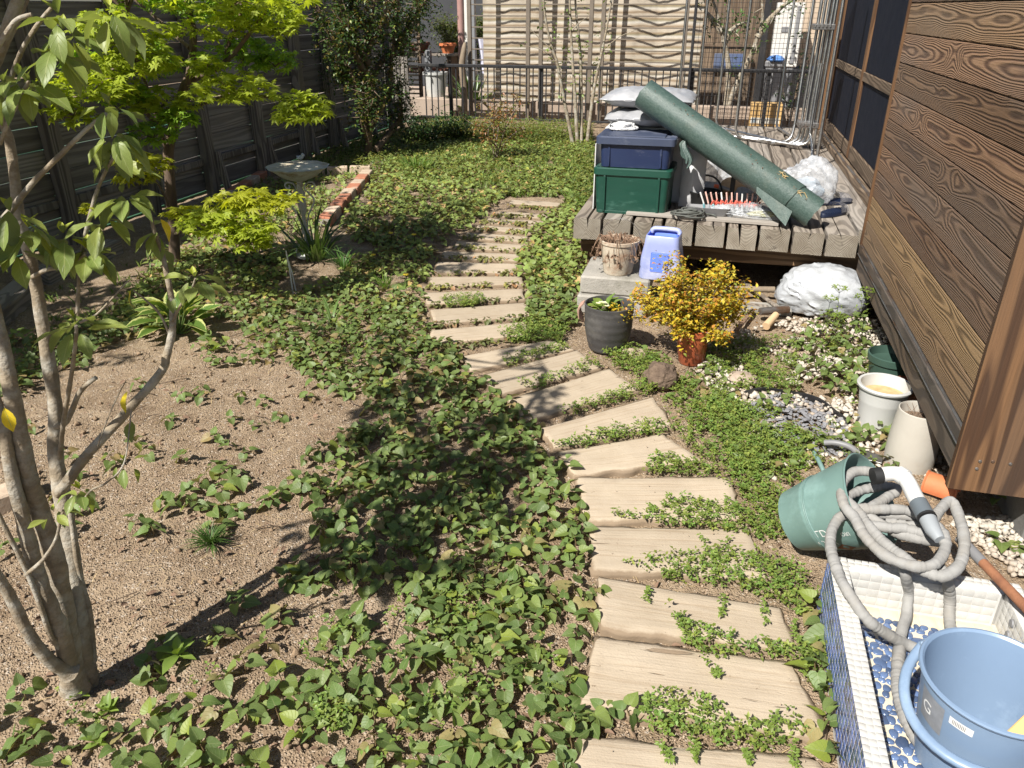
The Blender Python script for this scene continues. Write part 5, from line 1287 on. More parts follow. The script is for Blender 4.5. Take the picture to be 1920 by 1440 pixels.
# ------------------------------------------------------------------ tiled wash basin, pail, hose, bucket
BX0, BX1, BYN, BYF = 0.435, 0.935, 1.06, 1.925      # outer faces
BT = 0.205; BF = 0.085; RW = 0.052                     # rim height, floor height, rim width
def pillow_tile(w, h, t, mat, name, bv=0.25):
    """tile lying in XY, face +Z"""
    b = MB(); x, y = w / 2, h / 2; i = min(w, h) * bv * 0.5
    vs = [(-x, -y, 0), (x, -y, 0), (x, y, 0), (-x, y, 0), (-x, -y, t * .55), (x, -y, t * .55), (x, y, t * .55), (-x, y, t * .55), (-x + i, -y + i, t), (x - i, -y + i, t), (x - i, y - i, t), (-x + i, y - i, t)]
    b.add(vs, [(0,1,5,4),(1,2,6,5),(2,3,7,6),(3,0,4,7),(4,5,9,8),(5,6,10,9),(6,7,11,10),(7,4,8,11),(8,9,10,11)])
    return b.mesh(name, mat, 50)
def basin():
    e = empty("wash_basin", (BX0, BYF, 0), "mosaic-tiled outdoor wash basin with white rim and pebble floor", "basin")
    O = Vector((BX0, BYF, 0))
    def part(name, lo, hi, mat, bv=0.004):
        lo = Vector(lo); hi = Vector(hi); c = (lo + hi) / 2; b = MB(); b.bbox(lo - c, hi - c, bv); return b.obj(name, mat, e, loc=c - O)
    # walls (rounded near-left corner built as a swept plan)
    part("left_wall", (BX0 + 0.004, BYN + 0.13, -0.05), (BX0 + RW - 0.003, BYF - 0.004, BT - 0.004), M_groutw, 0.012)
    part("right_wall", (BX1 - RW, BYN, -0.05), (BX1, BYF - 0.004, BT - 0.004), M_groutw, 0.01)
    part("back_wall", (BX0 + RW - 0.002, BYF - RW, -0.05), (BX1 - RW - 0.001, BYF - 0.004, BT - 0.004), M_groutw, 0.01)
    part("floor_bed", (BX0 + RW - 0.01, BYN + 0.03, -0.05), (BX1 - RW + 0.01, BYF - RW + 0.01, BF), M_grout, 0.004)
    # curved corner
    b = MB(); vs = []; fs = []; cx, cy = BX0 + 0.15, BYN + 0.15; m = 14
    for k in range(m + 1):
        a = R(180 + 90 * k / m)
        for rr_, z in ((0.146, -0.05), (0.146, BT - 0.012), (0.138, BT - 0.004), (0.105, BT - 0.004), (0.098, BT - 0.012), (0.098, -0.05)):
            vs.append((cx + rr_ * math.cos(a) - O.x, cy + rr_ * math.sin(a) - O.y, z))
    for k in range(m):
        for j in range(5): fs.append((k*6 + j, k*6 + j + 1, (k+1)*6 + j + 1, (k+1)*6 + j))
    b.add(vs, fs); b.obj("curved_corner", M_groutw, e, smooth=50)
    part("front_wall", (BX0 + 0.15, BYN + 0.004, -0.05), (BX1, BYN + RW - 0.003, BT - 0.004), M_groutw, 0.01)
    rr = random.Random(6)
    # blue glass tiles on the outer left side
    p = 0.0240; tb = pillow_tile(0.0192, 0.0192, 0.0018, M_tblue, "blue_tile")
    rows = 8; y = BYF - 0.016; cols = 0
    while y > BYN + 0.145 and cols < 34:
        for r_ in range(rows):
            o = link("blue_tile", tb, e, loc=Vector((BX0 + 0.0042, y, 0.010 + 0.012 + r_ * p)) - O); o.rotation_euler = (0, R(-90), 0)
        y -= p; cols += 1
    a = R(183)
    for k in range(4):
        for r_ in range(rows):
            o = link("blue_tile", tb, e, loc=Vector((cx + 0.1458 * math.cos(a), cy + 0.1458 * math.sin(a), 0.022 + r_ * p)) - O); o.rotation_euler = (0, R(90), a)
        a += R(9.4)
    # white mosaic on the rim: three rows on the left rim, two on the rest
    tw = pillow_tile(0.0152, 0.0174, 0.0022, M_twhite, "rim_tile", 0.18); q = 0.0190
    y = BYF - 0.012
    while y > BYN + 0.15:
        for i in range(3): link("rim_tile", tw, e, loc=Vector((BX0 + 0.0105 + i * 0.0165, y, BT - 0.0042)) - O)
        y -= q
    for i in range(3):
        rad = 0.1385 - i * 0.0150; n = int(rad * math.pi / 2 / 0.0185)
        for k in range(n):
            a = R(180 + 90 * (k + .5) / n); o = link("rim_tile", tw, e, loc=Vector((cx + rad * math.cos(a), cy + rad * math.sin(a), BT - 0.0042)) - O); o.rotation_euler = (0, 0, a)
    x = BX0 + RW + 0.010
    tk = pillow_tile(0.0174, 0.0152, 0.0022, M_twhite, "rim_tile", 0.18)
    while x < BX1 - 0.01:
        for i in range(2): link("rim_tile", tk, e, loc=Vector((x, BYF - 0.014 - i * 0.0165, BT - 0.0042)) - O)
        x += q
    y = BYF - 0.05
    while y > BYN + 0.3:
        for i in range(2): link("rim_tile", tw, e, loc=Vector((BX1 - 0.012 - i * 0.0165, y, BT - 0.0042)) - O)
        y -= q
    # inner faces: back and right
    ti = pillow_tile(0.0268, 0.0240, 0.0022, M_twhite, "wall_tile", 0.2)
    x = BX0 + RW + 0.017
    while x < BX1 - RW - 0.012:
        for r_ in range(4): 
            o = link("wall_tile", ti, e, loc=Vector((x, BYF - RW + 0.0002, BF + 0.020 + r_ * 0.0262)) - O); o.rotation_euler = (R(90), 0, 0)
        x += 0.0290
    y = BYF - RW - 0.018
    while y > BYN + 0.25:
        for r_ in range(4):
            o = link("wall_tile", ti, e, loc=Vector((BX1 - RW - 0.0002, y, BF + 0.020 + r_ * 0.0262)) - O); o.rotation_euler = (R(90), 0, R(-90))
        y -= 0.0290
    for (yy, zz) in ((BYF - 0.135, BF + 0.085), (BYF - 0.135, BF + 0.045)):
        b = MB(); b.lathe([(0.0, 0.004), (0.010, 0.004), (0.012, 0.0)], 16); o = b.obj("drain_plug", M_greybox, e, loc=Vector((BX1 - RW - 0.0045, yy, zz)) - O); o.rotation_euler = (0, R(-90), 0)
    # cream border tiles on the floor along the back, pebbles elsewhere
    tc_ = pillow_tile(0.0445, 0.0445, 0.003, M_tcream, "border_tile", 0.1); x = BX0 + RW + 0.03
    while x < BX1 - RW - 0.02:
        link("border_tile", tc_, e, loc=Vector((x, BYF - RW - 0.028, BF - 0.0002)) - O); x += 0.0475
    pm = []
    for k in range(6):
        b = MB(); n = 12; out = []
        for j in range(n):
            a = 2 * math.pi * j / n; r_ = 1 + 0.13 * math.sin(2 * a + k * 1.9) + 0.07 * math.sin(3 * a + k)
            out.append((r_ * math.cos(a), r_ * math.sin(a)))
        b.add([(p_[0], p_[1], 0) for p_ in out] + [(p_[0] * .93, p_[1] * .93, 0.35) for p_ in out] + [(p_[0] * .6, p_[1] * .6, 0.5) for p_ in out] + [(0, 0, 0.52)],
              [(j, (j+1) % n, n + (j+1) % n, n + j) for j in range(n)] + [(n + j, n + (j+1) % n, 2*n + (j+1) % n, 2*n + j) for j in range(n)] + [(2*n + j, 2*n + (j+1) % n, 3*n) for j in range(n)])
        pm.append(b.mesh("pebble", M_peb, 80))
    x0, x1, y0, y1 = BX0 + RW + 0.006, BX1 - RW - 0.006, BYN + 0.06, BYF - RW - 0.056
    P = []; y = y0; row = 0
    while y < y1:
        x = x0 + 0.011 * (row % 2)
        while x < x1: P.append([x + rr.uniform(-.0045, .0045), y + rr.uniform(-.004, .004)]); x += 0.0225
        y += 0.0205; row += 1
    P = [q for q in P if not (abs(q[0] - 0.665) < 0.034 and abs(q[1] - 1.52) < 0.045) and not (q[0] < cx and q[1] < cy and math.hypot(q[0] - cx, q[1] - cy) > 0.088)]
    rr.shuffle(P); big = []
    for q in P[:40]:
        if all(math.hypot(q[0] - b_[0], q[1] - b_[1]) > 0.05 for b_ in big): big.append(q)
    P = big + [q for q in P if q not in big and all(math.hypot(q[0] - b_[0], q[1] - b_[1]) > 0.021 for b_ in big)]
    hid = lambda q: q[0] > 0.62 and q[1] < 1.62
    P.sort(key=lambda q: (hid(q), -q[1])); cnt = 0; rest = MB()
    for q in P:
        nn = sorted(math.hypot(q[0] - o_[0], q[1] - o_[1]) for o_ in P if o_ is not q)[:3]; s = (0.0185 if q in big else min(0.0138, max(0.007, nn[0] * 0.60 if q not in big else 0.018)))
        mw = Matrix.Translation(Vector((q[0], q[1], BF - 0.001)) - O) @ Matrix.Rotation(rr.uniform(0, 6.28), 4, 'Z') @ Matrix.Diagonal((s * rr.uniform(.82, 1.0), s * rr.uniform(.9, 1.08), 0.011, 1))
        me = rr.choice(pm)
        if cnt < 296: link("pebble", me, e, mw=mw)
        else: rest.add([mw @ v.co for v in me.vertices], [tuple(f.vertices) for f in me.polygons])
        cnt += 1
    if rest.v: tag(rest.obj("pebble_field", M_peb, e, smooth=80), kind="stuff")
    b = MB(); b.lathe([(0.0, 0.006), (0.030, 0.005), (0.034, 0.0)], 20, sx=0.7); o = b.obj("yellow_tile", M_yel, e, loc=Vector((0.665, 1.52, BF)) - O)
basin()

# teal tin pail lying on its side
PB = Vector((0.385, 2.225, 0.098)); PA = Vector((0.66, -0.26, 0.56)).normalized(); PLN = 0.26
def pail():
    e = empty("tin_pail", (PB.x + 0.09, PB.y, 0), "teal tin pail with white lettering lying on its side holding hose", "pail")
    O = Vector(e.location); mw = Matrix.Translation(PB - O) @ PA.to_track_quat('Z', 'X').to_matrix().to_4x4()
    prof = [(0, 0), (0.092, 0.0), (0.098, 0.004), (0.115, 0.085), (0.117, 0.088), (0.1172, 0.093), (0.1175, 0.098), (0.145, PLN - 0.006), (0.149, PLN - 0.004), (0.151, PLN), (0.147, PLN + 0.003), (0.142, PLN - 0.002), (0.112, 0.093), (0.092, 0.008), (0, 0.008)]
    b = MB(); b.lathe(prof, 56, mw); b.obj("pail_body", M_teal, e, smooth=35)
    b = MB(); b.tube([mw @ Vector((0.120 * math.cos(t), 0.120 * math.sin(t), 0.102)) for t in np.linspace(0, 2 * math.pi, 57)], 0.0022, 6, caps=False); b.obj("seam_ring", M_teal, e, smooth=60)
    b = MB(); b.tube([mw @ Vector((0.1215 * math.cos(t), 0.1215 * math.sin(t), 0.108)) for t in np.linspace(0, 2 * math.pi, 57)], 0.0018, 6, caps=False); b.obj("seam_ring", M_teal, e, smooth=60)
    # diamond-shaped rusty label plate and lettering on the side turned to the viewer
    inv = mw.inverted()
    vdir = (Vector((0, 0, CAMH)) - (PB + PA * 0.1)).normalized()
    lv = inv.to_3x3() @ vdir; a0 = math.atan2(lv.y, lv.x)
    def surf(z): return 0.098 + (0.145 - 0.098) * (z / PLN) + 0.0012
    def onp(a, z, off=0.0): r_ = surf(z) + off; return mw @ Vector((r_ * math.cos(a), r_ * math.sin(a), z))
    b = MB(); ac = a0 + R(62); b.add([onp(ac - 0.2, 0.165, .002), onp(ac, 0.195, .002), onp(ac + 0.2, 0.165, .002), onp(ac, 0.135, .002)], [(0, 1, 2, 3)]); b.obj("label_plate", M_rust, e)
    def word(s, size, ac, z, tilt):
        me = text_mesh(s, size, M_lblw, 0.0)
        wd = max(v.co.x for v in me.vertices)
        for v in me.vertices:
            x = v.co.x - wd / 2; y = v.co.y
            aa = ac + (x * math.sin(tilt) + y * math.cos(tilt)) / 0.12; zz = z + (x * math.cos(tilt) - y * math.sin(tilt))
            v.co = onp(aa, zz, 0.0015)
        link("lettering", me, e)
    for s, size, ac, z in (("LD", 0.034, a0 + R(22), 0.125), ("OW", 0.034, a0 + R(40), 0.125), ("ORI", 0.018, a0 + R(30), 0.20)):
        word(s, size, ac, z, 0.0)
pail()

def hose():
    rr = random.Random(14)
    P = []
    cc = G(1690, 965, 0.30)
    def loop(cx, cy, cz, a, b_, rot, t0, t1, tiltz, n=14):
        out = []
        for k in range(n + 1):
            t = R(t0 + (t1 - t0) * k / n); x = a * math.cos(t); y = b_ * math.sin(t)
            out.append(Vector((cx + x * math.cos(rot) - y * math.sin(rot), cy + x * math.sin(rot) + y * math.cos(rot), cz + tiltz * math.sin(t) + 0.01 * math.sin(3 * t))))
        return out
    def px(l): return [G(x, y, z) for x, y, z in l]
    e = empty("garden_hose", G(1690, 980), "grey fabric garden hose coiled over the pail and basin", "hose"); O = Vector(e.location)
    paths = [
        # outer end comes out of the nozzle, big loop over the pail
        px([(1652, 888, .33), (1605, 884, .33), (1580, 908, .32), (1582, 945, .31), (1605, 975, .30), (1625, 1010, .29), (1665, 1045, .285), (1715, 1062, .285), (1752, 1058, .29), (1772, 1030, .30), (1768, 1000, .31), (1752, 985, .32)]),
        px([(1745, 980, .31), (1780, 940, .32), (1800, 975, .31), (1808, 1020, .30), (1798, 1060, .285), (1770, 1080, .275), (1735, 1072, .27), (1700, 1050, .265), (1650, 1010, .265), (1600, 950, .28), (1570, 928, .29), (1553, 926, .28)]),
        px([(1590, 930, .27), (1620, 918, .27), (1660, 912, .27), (1682, 918, .27), (1660, 935, .265), (1635, 950, .27), (1610, 955, .265), (1650, 955, .27), (1700, 957, .27), (1740, 975, .28)]),
        px([(1632, 985, .25), (1670, 990, .26), (1700, 992, .265), (1745, 1005, .27), (1765, 1015, .27), (1730, 1012, .255), (1680, 998, .245), (1640, 975, .245), (1612, 960, .25)]),
        px([(1620, 965, .235), (1660, 965, .245), (1715, 970, .25), (1735, 985, .25), (1700, 985, .24), (1660, 978, .235)]),
        # tails into the basin
        px([(1605, 962, .27), (1575, 970, .26), (1560, 995, .245), (1558, 1030, .24), (1572, 1075, .235), (1590, 1110, .23), (1625, 1160, .20), (1665, 1190, .15), (1700, 1208, .115), (1730, 1222, .11), (1775, 1250, .11)]),
        px([(1692, 1050, .26), (1697, 1075, .235), (1703, 1110, .15), (1700, 1150, .115), (1692, 1180, .11), (1684, 1240, .11), (1684, 1290, .11), (1697, 1345, .11), (1730, 1400, .11), (1790, 1440, .11), (1850, 1490, .11)]),
        px([(1760, 1060, .265), (1775, 1085, .24), (1781, 1120, .16), (1780, 1160, .115), (1790, 1200, .11), (1820, 1250, .11)]),
    ]
    for k, p in enumerate(paths):
        sp = smooth_path(p, 14); n = len(sp)
        b = MB(); ph = rr.uniform(0, 50)
        L = np.cumsum([0] + [(sp[i + 1] - sp[i]).length for i in range(n - 1)])
        # resample evenly for ruffles
        m = max(20, int(L[-1] / 0.0032)); xs = np.linspace(0, L[-1], m)
        A = np.array([[q.x, q.y, q.z] for q in sp]); q = np.stack([np.interp(xs, L, A[:, c]) for c in range(3)], 1)
        rad = [0.0142 * (1 + 0.42 * (0.35 - abs(noise.noise((x * 95, ph, 0)))) * (0.7 + 0.9 * noise.noise((x * 6, ph, 3))) + 0.10 * noise.noise((x * 20, ph, 1))) for x in xs]
        pr = lambda i, a, xs=xs, ph=ph: 1 + 0.13 * noise.noise((math.cos(a) * 1.3, math.sin(a) * 1.3 + ph, xs[i] * 30)) + 0.05 * noise.noise((math.cos(a) * 3, math.sin(a) * 3 + ph, xs[i] * 90))
        b.tube([Vector(t) - O for t in q], rad, 14, True, pr); b.obj("hose_length", M_hose, e, smooth=70)
    # nozzle
    def seg(name, pts, r_, mat):
        b = MB(); b.tube([Vector(p) - O for p in pts], r_, 18); b.obj(name, mat, e, smooth=50)
    seg("hose_cuff", [G(1636, 893, .345), G(1652, 891, .348)], 0.0250, M_rubber)
    el = smooth_path([G(1648, 891, .348), G(1672, 888, .352), G(1690, 891, .354), G(1702, 904, .352), G(1715, 930, .345), G(1725, 948, .34)], 5)
    seg("white_elbow", el, 0.0225, M_pvc)
    seg("white_collar", [G(1684, 888, .355), G(1698, 897, .354)], 0.0256, M_pvc)
    seg("dark_coupling", [G(1722, 943, .342), G(1736, 968, .333)], 0.0245, M_gpvc)
    seg("coupling_ring", [G(1737, 969, .332), G(1739, 973, .331)], 0.0258, M_rubber)
    seg("grey_nozzle", [G(1740, 974, .331), G(1750, 995, .322), G(1762, 1012, .315)], [0.0228, 0.0205, 0.0140], M_gpvc2)
hose()

def bucket():
    zt = 0.345; c = G(1872, 1272, zt); c.z = BF + 0.008
    e = empty("water_bucket", c, "pale blue plastic bucket with handle standing in the basin", "bucket")
    h = zt - c.z
    b = MB(); b.lathe([(0, 0), (0.104, 0), (0.110, 0.006), (0.138, h - 0.030), (0.1395, h - 0.012), (0.147, h - 0.010), (0.150, h - 0.004), (0.148, h), (0.143, h + 0.001), (0.138, h - 0.004), (0.134, h - 0.03), (0.106, 0.010), (0, 0.010)], 64); b.obj("bucket_body", M_blue, e, smooth=35)
    # handle folded down on the near side; lugs left-back and right-front
    a0 = R(-38); lug = [(a0, 1), (a0 + math.pi, -1)]
    for a, s in lug:
        b = MB(); b.bbox((-0.012, -0.010, -0.018), (0.012, 0.012, 0.016), 0.004); o = b.obj("handle_lug", M_blue, e, loc=(0.146 * math.cos(a), 0.146 * math.sin(a), h - 0.028)); o.rotation_euler = (0, 0, a - math.pi / 2)
    pts = []
    for k in range(25):
        t = math.pi * k / 24; an = a0 - t      # swing through the near/left side
        rr_ = 0.152 + 0.024 * math.sin(t); drop = 0.070 * math.sin(t) ** 0.8
        pts.append((rr_ * math.cos(an), rr_ * math.sin(an), h - 0.026 - drop))
    b = MB(); b.tube(pts, 0.0085, 12, True, lambda i, an: 1.0 + 0.35 * abs(math.sin(an))); b.obj("handle", M_blue, e, smooth=60)
    # label and barcode sticker on the left side
    def patch(name, a1, a2, z1, z2, mat, off=0.0008, par=e):
        b = MB(); m = 10; vs = []
        for k in range(m + 1):
            a = a1 + (a2 - a1) * k / m
            for z in (z1, z2):
                r_ = 0.110 + (0.138 - 0.110) * ((z - 0.006) / (h - 0.036)) + off; vs.append((r_ * math.cos(a), r_ * math.sin(a), z))
        b.add(vs, [(2*k, 2*k + 2, 2*k + 3, 2*k + 1) for k in range(m)]); return b.obj(name, mat, par, smooth=60)
    patch("grey_label", R(186), R(216), h - 0.115, h - 0.035, M_lbl)
    patch("white_sticker", R(221), R(241), h - 0.057, h - 0.037, M_lblw)
    for k in range(9): patch("barcode_bar", R(224 + k * 1.3), R(224.6 + k * 1.3), h - 0.053, h - 0.041, M_ink, 0.0016)
    me = text_mesh("G", 0.042, M_lblw, 0.0)
    for v in me.vertices:
        z = h - 0.088 + v.co.y; a = R(190) + (v.co.x) / 0.13; r_ = 0.110 + 0.028 * ((z - 0.006) / (h - 0.036)) + 0.0018; v.co = Vector((r_ * math.cos(a), r_ * math.sin(a), z))
    link("lettering", me, e)
    # scrap of board inside
    b = MB(); b.bbox((-0.05, -0.035, 0), (0.05, 0.035, 0.006), 0.002); o = b.obj("wood_scrap", M_cardb, loc=(c.x + 0.055, c.y - 0.09, c.z + h - 0.040)); o.rotation_euler = (R(20), R(-30), R(40)); tag(o, "yellow-brown board scrap stuck inside the blue bucket", "board scrap")
    # rusty pipe lying across the right rim
    a = G(1800, 1010, 0.235); d = G(2010, 1230, 0.235); b = MB(); b.tube([Vector((0, 0, 0)), (d - a) * 0.24], 0.0150, 14); pe = empty("rusty_pipe", a, "rusty brown pipe with grey end lying across basin corner", "pipe")
    b.obj("grey_end", M_greybox, pe, smooth=50); b = MB(); b.tube([(d - a) * 0.235, d - a], 0.0135, 14); b.obj("pipe", M_rust, pe, smooth=50)
bucket()

def right_pots():
    # white pot, cream tall pot, dark green pot, brown pot hidden behind
    e = empty("white_pot", (0.795, 3.175, -0.005), "round white plastic pot with wide rim and dry soil", "plant pot")
    b = MB(); b.lathe([(0.070, 0), (0.076, 0.004), (0.088, 0.12), (0.0895, 0.124), (0.090, 0.13), (0.098, 0.185), (0.108, 0.188), (0.110, 0.196), (0.106, 0.202), (0.096, 0.200), (0.089, 0.15), (0, 0.14)], 44); b.obj("pot_body", M_wpot, e, smooth=40)
    b = MB(); b.lathe([(0, 0.158), (0.05, 0.157), (0.0885, 0.152)], 28); b.obj("soil", M_straw, e, smooth=60)
    e = empty("cream_pot", (0.865, 2.875, -0.008), "tall cream pot with bulging sides beside the house skirting", "plant pot")
    b = MB(); b.lathe([(0.080, 0), (0.088, 0.006), (0.0905, 0.05), (0.0895, 0.10), (0.0875, 0.15), (0.0815, 0.22), (0.079, 0.243), (0.075, 0.245), (0.072, 0.235), (0.074, 0.19), (0, 0.185)], 40); b.obj("pot_body", M_cpot, e, smooth=40)
    b = MB(); b.lathe([(0, 0.206), (0.04, 0.204), (0.0725, 0.20)], 24); b.obj("soil", M_humus, e, smooth=60)
    b = MB(); rr = random.Random(3)
    for k in range(14):
        a = rr.uniform(0, 6.28); c = Vector((0.04 * math.cos(a), 0.04 * math.sin(a), 0.203)); b.tube([c, c + Vector((rr.uniform(-.03, .03), rr.uniform(-.03, .03), rr.uniform(0.02, 0.05)))], [0.0014, 0.0006], 4)
    b.obj("dead_stalks", M_dry, e)
    e = empty("green_pot", (0.905, 3.60, -0.005), "dark green pot in shade behind the white pot", "plant pot")
    b = MB(); b.lathe([(0.070, 0), (0.080, 0.005), (0.098, 0.13), (0.106, 0.134), (0.109, 0.165), (0.103, 0.168), (0.096, 0.13), (0, 0.11)], 36); b.obj("pot_body", M_gpot, e, smooth=40)
    e = empty("brown_pot", (0.935, 3.32, -0.005), "brown pot in shade between the green and cream pots", "plant pot")
    b = MB(); b.lathe([(0.060, 0), (0.066, 0.005), (0.080, 0.12), (0.088, 0.124), (0.089, 0.145), (0.084, 0.147), (0.078, 0.12), (0, 0.10)], 32); b.obj("pot_body", M_tray, e, smooth=40)
    # half-round orange clay pipe
    a = G(1735, 905, 0.035); c = G(1795, 925, 0.035); d = c - a
    b = MB(); vs = []; fs = []
    for i in range(9):
        for j in range(17):
            an = R(-20 + 220 * j / 16); u = i / 8
            for rr_ in (0.046, 0.038): pass
            vs.append(a - a + d * u + Vector((0, 0, 0)) + Vector((-d.y, d.x, 0)).normalized() * 0.046 * math.cos(an) + Vector((0, 0, 0.046 * math.sin(an))))
    for i in range(8):
        for j in range(16): fs.append((i*17 + j, i*17 + j + 1, (i+1)*17 + j + 1, (i+1)*17 + j))
    b.add(vs, fs)
    b.tube([Vector((0, 0, 0)) + Vector((-d.y, d.x, 0)).normalized() * 0.046 * math.cos(R(an)) + Vector((0, 0, 0.046 * math.sin(R(an)))) for an in range(-20, 201, 11)], 0.004, 6)
    b.tube([d + Vector((-d.y, d.x, 0)).normalized() * 0.046 * math.cos(R(an)) + Vector((0, 0, 0.046 * math.sin(R(an)))) for an in range(-20, 201, 11)], 0.005, 6)
    o = b.obj("clay_pipe_piece", M_terra2, loc=a, smooth=50); tag(o, "half-round orange clay pipe piece behind the white nozzle", "clay pipe")
    # grey hand tool behind the pail and teal twig-like tag
    a = G(1545, 835, 0.03); c = G(1655, 862, 0.03); d = c - a; e = empty("flat_trowel", a, "grey steel flat trowel lying on gravel behind the pail", "trowel"); an = math.atan2(d.y, d.x)
    b = MB(); mw = Matrix.Rotation(an, 4, 'Z'); b.bbox((0.10, -0.032, -0.002), (d.length, 0.032, 0.002), 0.001, mw); b.obj("blade", M_dsteel, e)
    b = MB(); pts = [mw @ Vector(p) for p in ((0.0, 0, 0.012), (0.04, 0, 0.024), (0.09, 0, 0.022), (0.13, 0, 0.003))]; b.tube(smooth_path(pts, 4), 0.012, 10); b.obj("handle", M_greybox, e, smooth=50)
    p = [G(1520, 840, 0.02), G(1533, 860, 0.04), G(1545, 885, 0.02)]; b = MB(); b.tube([q - p[0] for q in smooth_path(p, 4)], 0.009, 8); o = b.obj("teal_stake", M_teal, loc=p[0], smooth=50); tag(o, "short teal plastic stake lying behind the pail", "stake")
    # black bed edging
    p = [G(1395, 742, 0.0), G(1440, 735, 0.0), G(1490, 741, 0.0), G(1535, 757, 0.0), G(1565, 775, 0.0), G(1590, 800, 0.0)]; sp = smooth_path(p, 8); b = MB(); vs = []; fs = []
    for i, q in enumerate(sp):
        for k in range(2):
            t = (sp[min(i + 1, len(sp) - 1)] - sp[max(i - 1, 0)]).normalized(); nrm = Vector((-t.y, t.x, 0)) * (0.0025 if k else -0.0025)
            vs += [q + nrm + Vector((0, 0, -0.03)), q + nrm * 2.2 + Vector((0, -0.008, 0.024 + 0.006 * math.sin(i * 0.35)))]
    for i in range(len(sp) - 1):
        a_ = i * 4; fs += [(a_, a_ + 4, a_ + 5, a_ + 1), (a_ + 2, a_ + 3, a_ + 7, a_ + 6), (a_ + 1, a_ + 5, a_ + 7, a_ + 3)]
    b.add(vs, fs); o = b.obj("bed_edging", M_edging, smooth=50); tag(o, "curved black plastic strip edging the patch of slate chips", "edging")
right_pots()

def bird_bath():
    g = G(578, 480); e = empty("bird_bath", g, "white iron bird bath with shallow scalloped bowl and scrolled stem", "bird bath")
    H = 0.80 
    zc = onY(563, 312, g.y).z
    sc = zc / 0.70
    R0 = 0.205
    b = MB(); b.lathe([(0, zc - 0.095), (0.05, zc - 0.094), (0.12, zc - 0.065), (0.175, zc - 0.022), (R0, zc - 0.004), (R0 + 0.006, zc), (R0 - 0.002, zc + 0.004)], 56, wob=lambda a, z: 1 + (0.030 * math.cos(a * 9) if z > zc - 0.01 else 0.008 * math.cos(a * 9)))
    b.m = 1; b.lathe([(R0 - 0.002, zc + 0.0042), (0.165, zc - 0.014), (0.11, zc - 0.052), (0.05, zc - 0.078), (0, zc - 0.082)], 56, wob=lambda a, z: 1 + (0.030 * math.cos(a * 9) if z > zc - 0.01 else 0.006 * math.cos(a * 9)))
    b.obj("bowl", [M_bbath, M_bbathin], e, smooth=50)
    b = MB(); zt = zc - 0.10
    b.lathe([(0.085, 0.0), (0.085, 0.012), (0.05, 0.03), (0.022, 0.05), (0.034, 0.075), (0.034, 0.085), (0.016, 0.105), (0.013, 0.16), (0.024, 0.175), (0.024, 0.19), (0.013, 0.21), (0.013, zt * .55), (0.026, zt * .62), (0.030, zt * .72), (0.022, zt * .80), (0.03, zt * 0.84), (0.014, zt * 0.9), (0.02, zt), (0.05, zt + 0.012)], 22); b.obj("stem", M_bbath, e, smooth=45)
    for k in range(4):
        a = R(20 + 90 * k); d = Vector((math.cos(a), math.sin(a), 0)); pts = []
        base = [(0.016, 0.20), (0.035, zt * .55), (0.085, zt * .74), (0.055, zt * .84), (0.03, zt * .90), (0.045, zt * .97), (0.085, zt * 0.985), (0.10, zt * .945), (0.085, zt * .905), (0.068, zt * .925), (0.075, zt * .95)]
        b = MB(); b.tube(smooth_path([d * r_ + Vector((0, 0, z)) for r_, z in base], 5), 0.0062, 8); b.obj("scroll", M_bbath, e, smooth=60)
        base = [(0.085, 0.01), (0.075, 0.05), (0.04, 0.10), (0.02, 0.17)]
        b = MB(); b.tube(smooth_path([d * r_ + Vector((0, 0, z)) for r_, z in base], 5), 0.006, 8); b.obj("foot_scroll", M_bbath, e, smooth=60)
    # little bird on the rim
    bd = MB(); a = R(112); c = Vector((R0 * 0.98 * math.cos(a), R0 * 0.98 * math.sin(a), zc + 0.004))
    sp = smooth_path([c + Vector((-0.030, 0, 0.030)), c + Vector((-0.012, 0, 0.020)), c + Vector((0.012, 0, 0.026)), c + Vector((0.022, 0, 0.040)), c + Vector((0.030, 0, 0.046))], 5)
    bd.tube(sp, lerp_list([0.003, 0.013, 0.016, 0.012, 0.013, 0.002], len(sp)), 12); bd.tube([c, c + Vector((0, 0, 0.02))], 0.004, 6)
    bd.obj("bird_ornament", M_bird, e, smooth=60)
bird_bath()
# ------------------------------------------------------------------ leaf templates
def leaf_tpl(rows, ncol=5, fold=0.25, droop=0.25, wave=0.0, twist=0.0):
    """rows: (mid y, side x, side y); lies in XY, tip towards +Y, face +Z; UV u=-1..1 across, v along"""
    us = np.linspace(-1, 1, ncol); V = []; U = []
    for r_, (my, sx, sy) in enumerate(rows):
        for u in us:
            x = sx * u; y = my + (sy - my) * abs(u)
            z = fold * abs(x) - droop * y * y + wave * math.sin(y * 9 + u * 2.0) * abs(u)
            V.append((x, y, z)); U.append((u, my))
    F = [(i * ncol + j, i * ncol + j + 1, (i + 1) * ncol + j + 1, (i + 1) * ncol + j) for i in range(len(rows) - 1) for j in range(ncol - 1)]
    return np.array(V, dtype=np.float32), np.array(F, dtype=np.int32), np.array(U, dtype=np.float32)
HEART = [(0.0, 0.10, -0.10), (0.03, 0.33, -0.135), (0.12, 0.47, -0.01), (0.28, 0.485, 0.20), (0.50, 0.385, 0.47), (0.72, 0.21, 0.73), (0.90, 0.065, 0.91), (1.0, 0.004, 1.0)]
HEART_LO = [(0.0, 0.2, -0.12), (0.10, 0.47, 0.0), (0.45, 0.40, 0.42), (1.0, 0.01, 1.0)]
OVATE = [(0.0, 0.01, 0.0), (0.12, 0.10, 0.12), (0.3, 0.20, 0.3), (0.52, 0.245, 0.52), (0.72, 0.20, 0.72), (0.9, 0.075, 0.9), (1.0, 0.004, 1.0)]
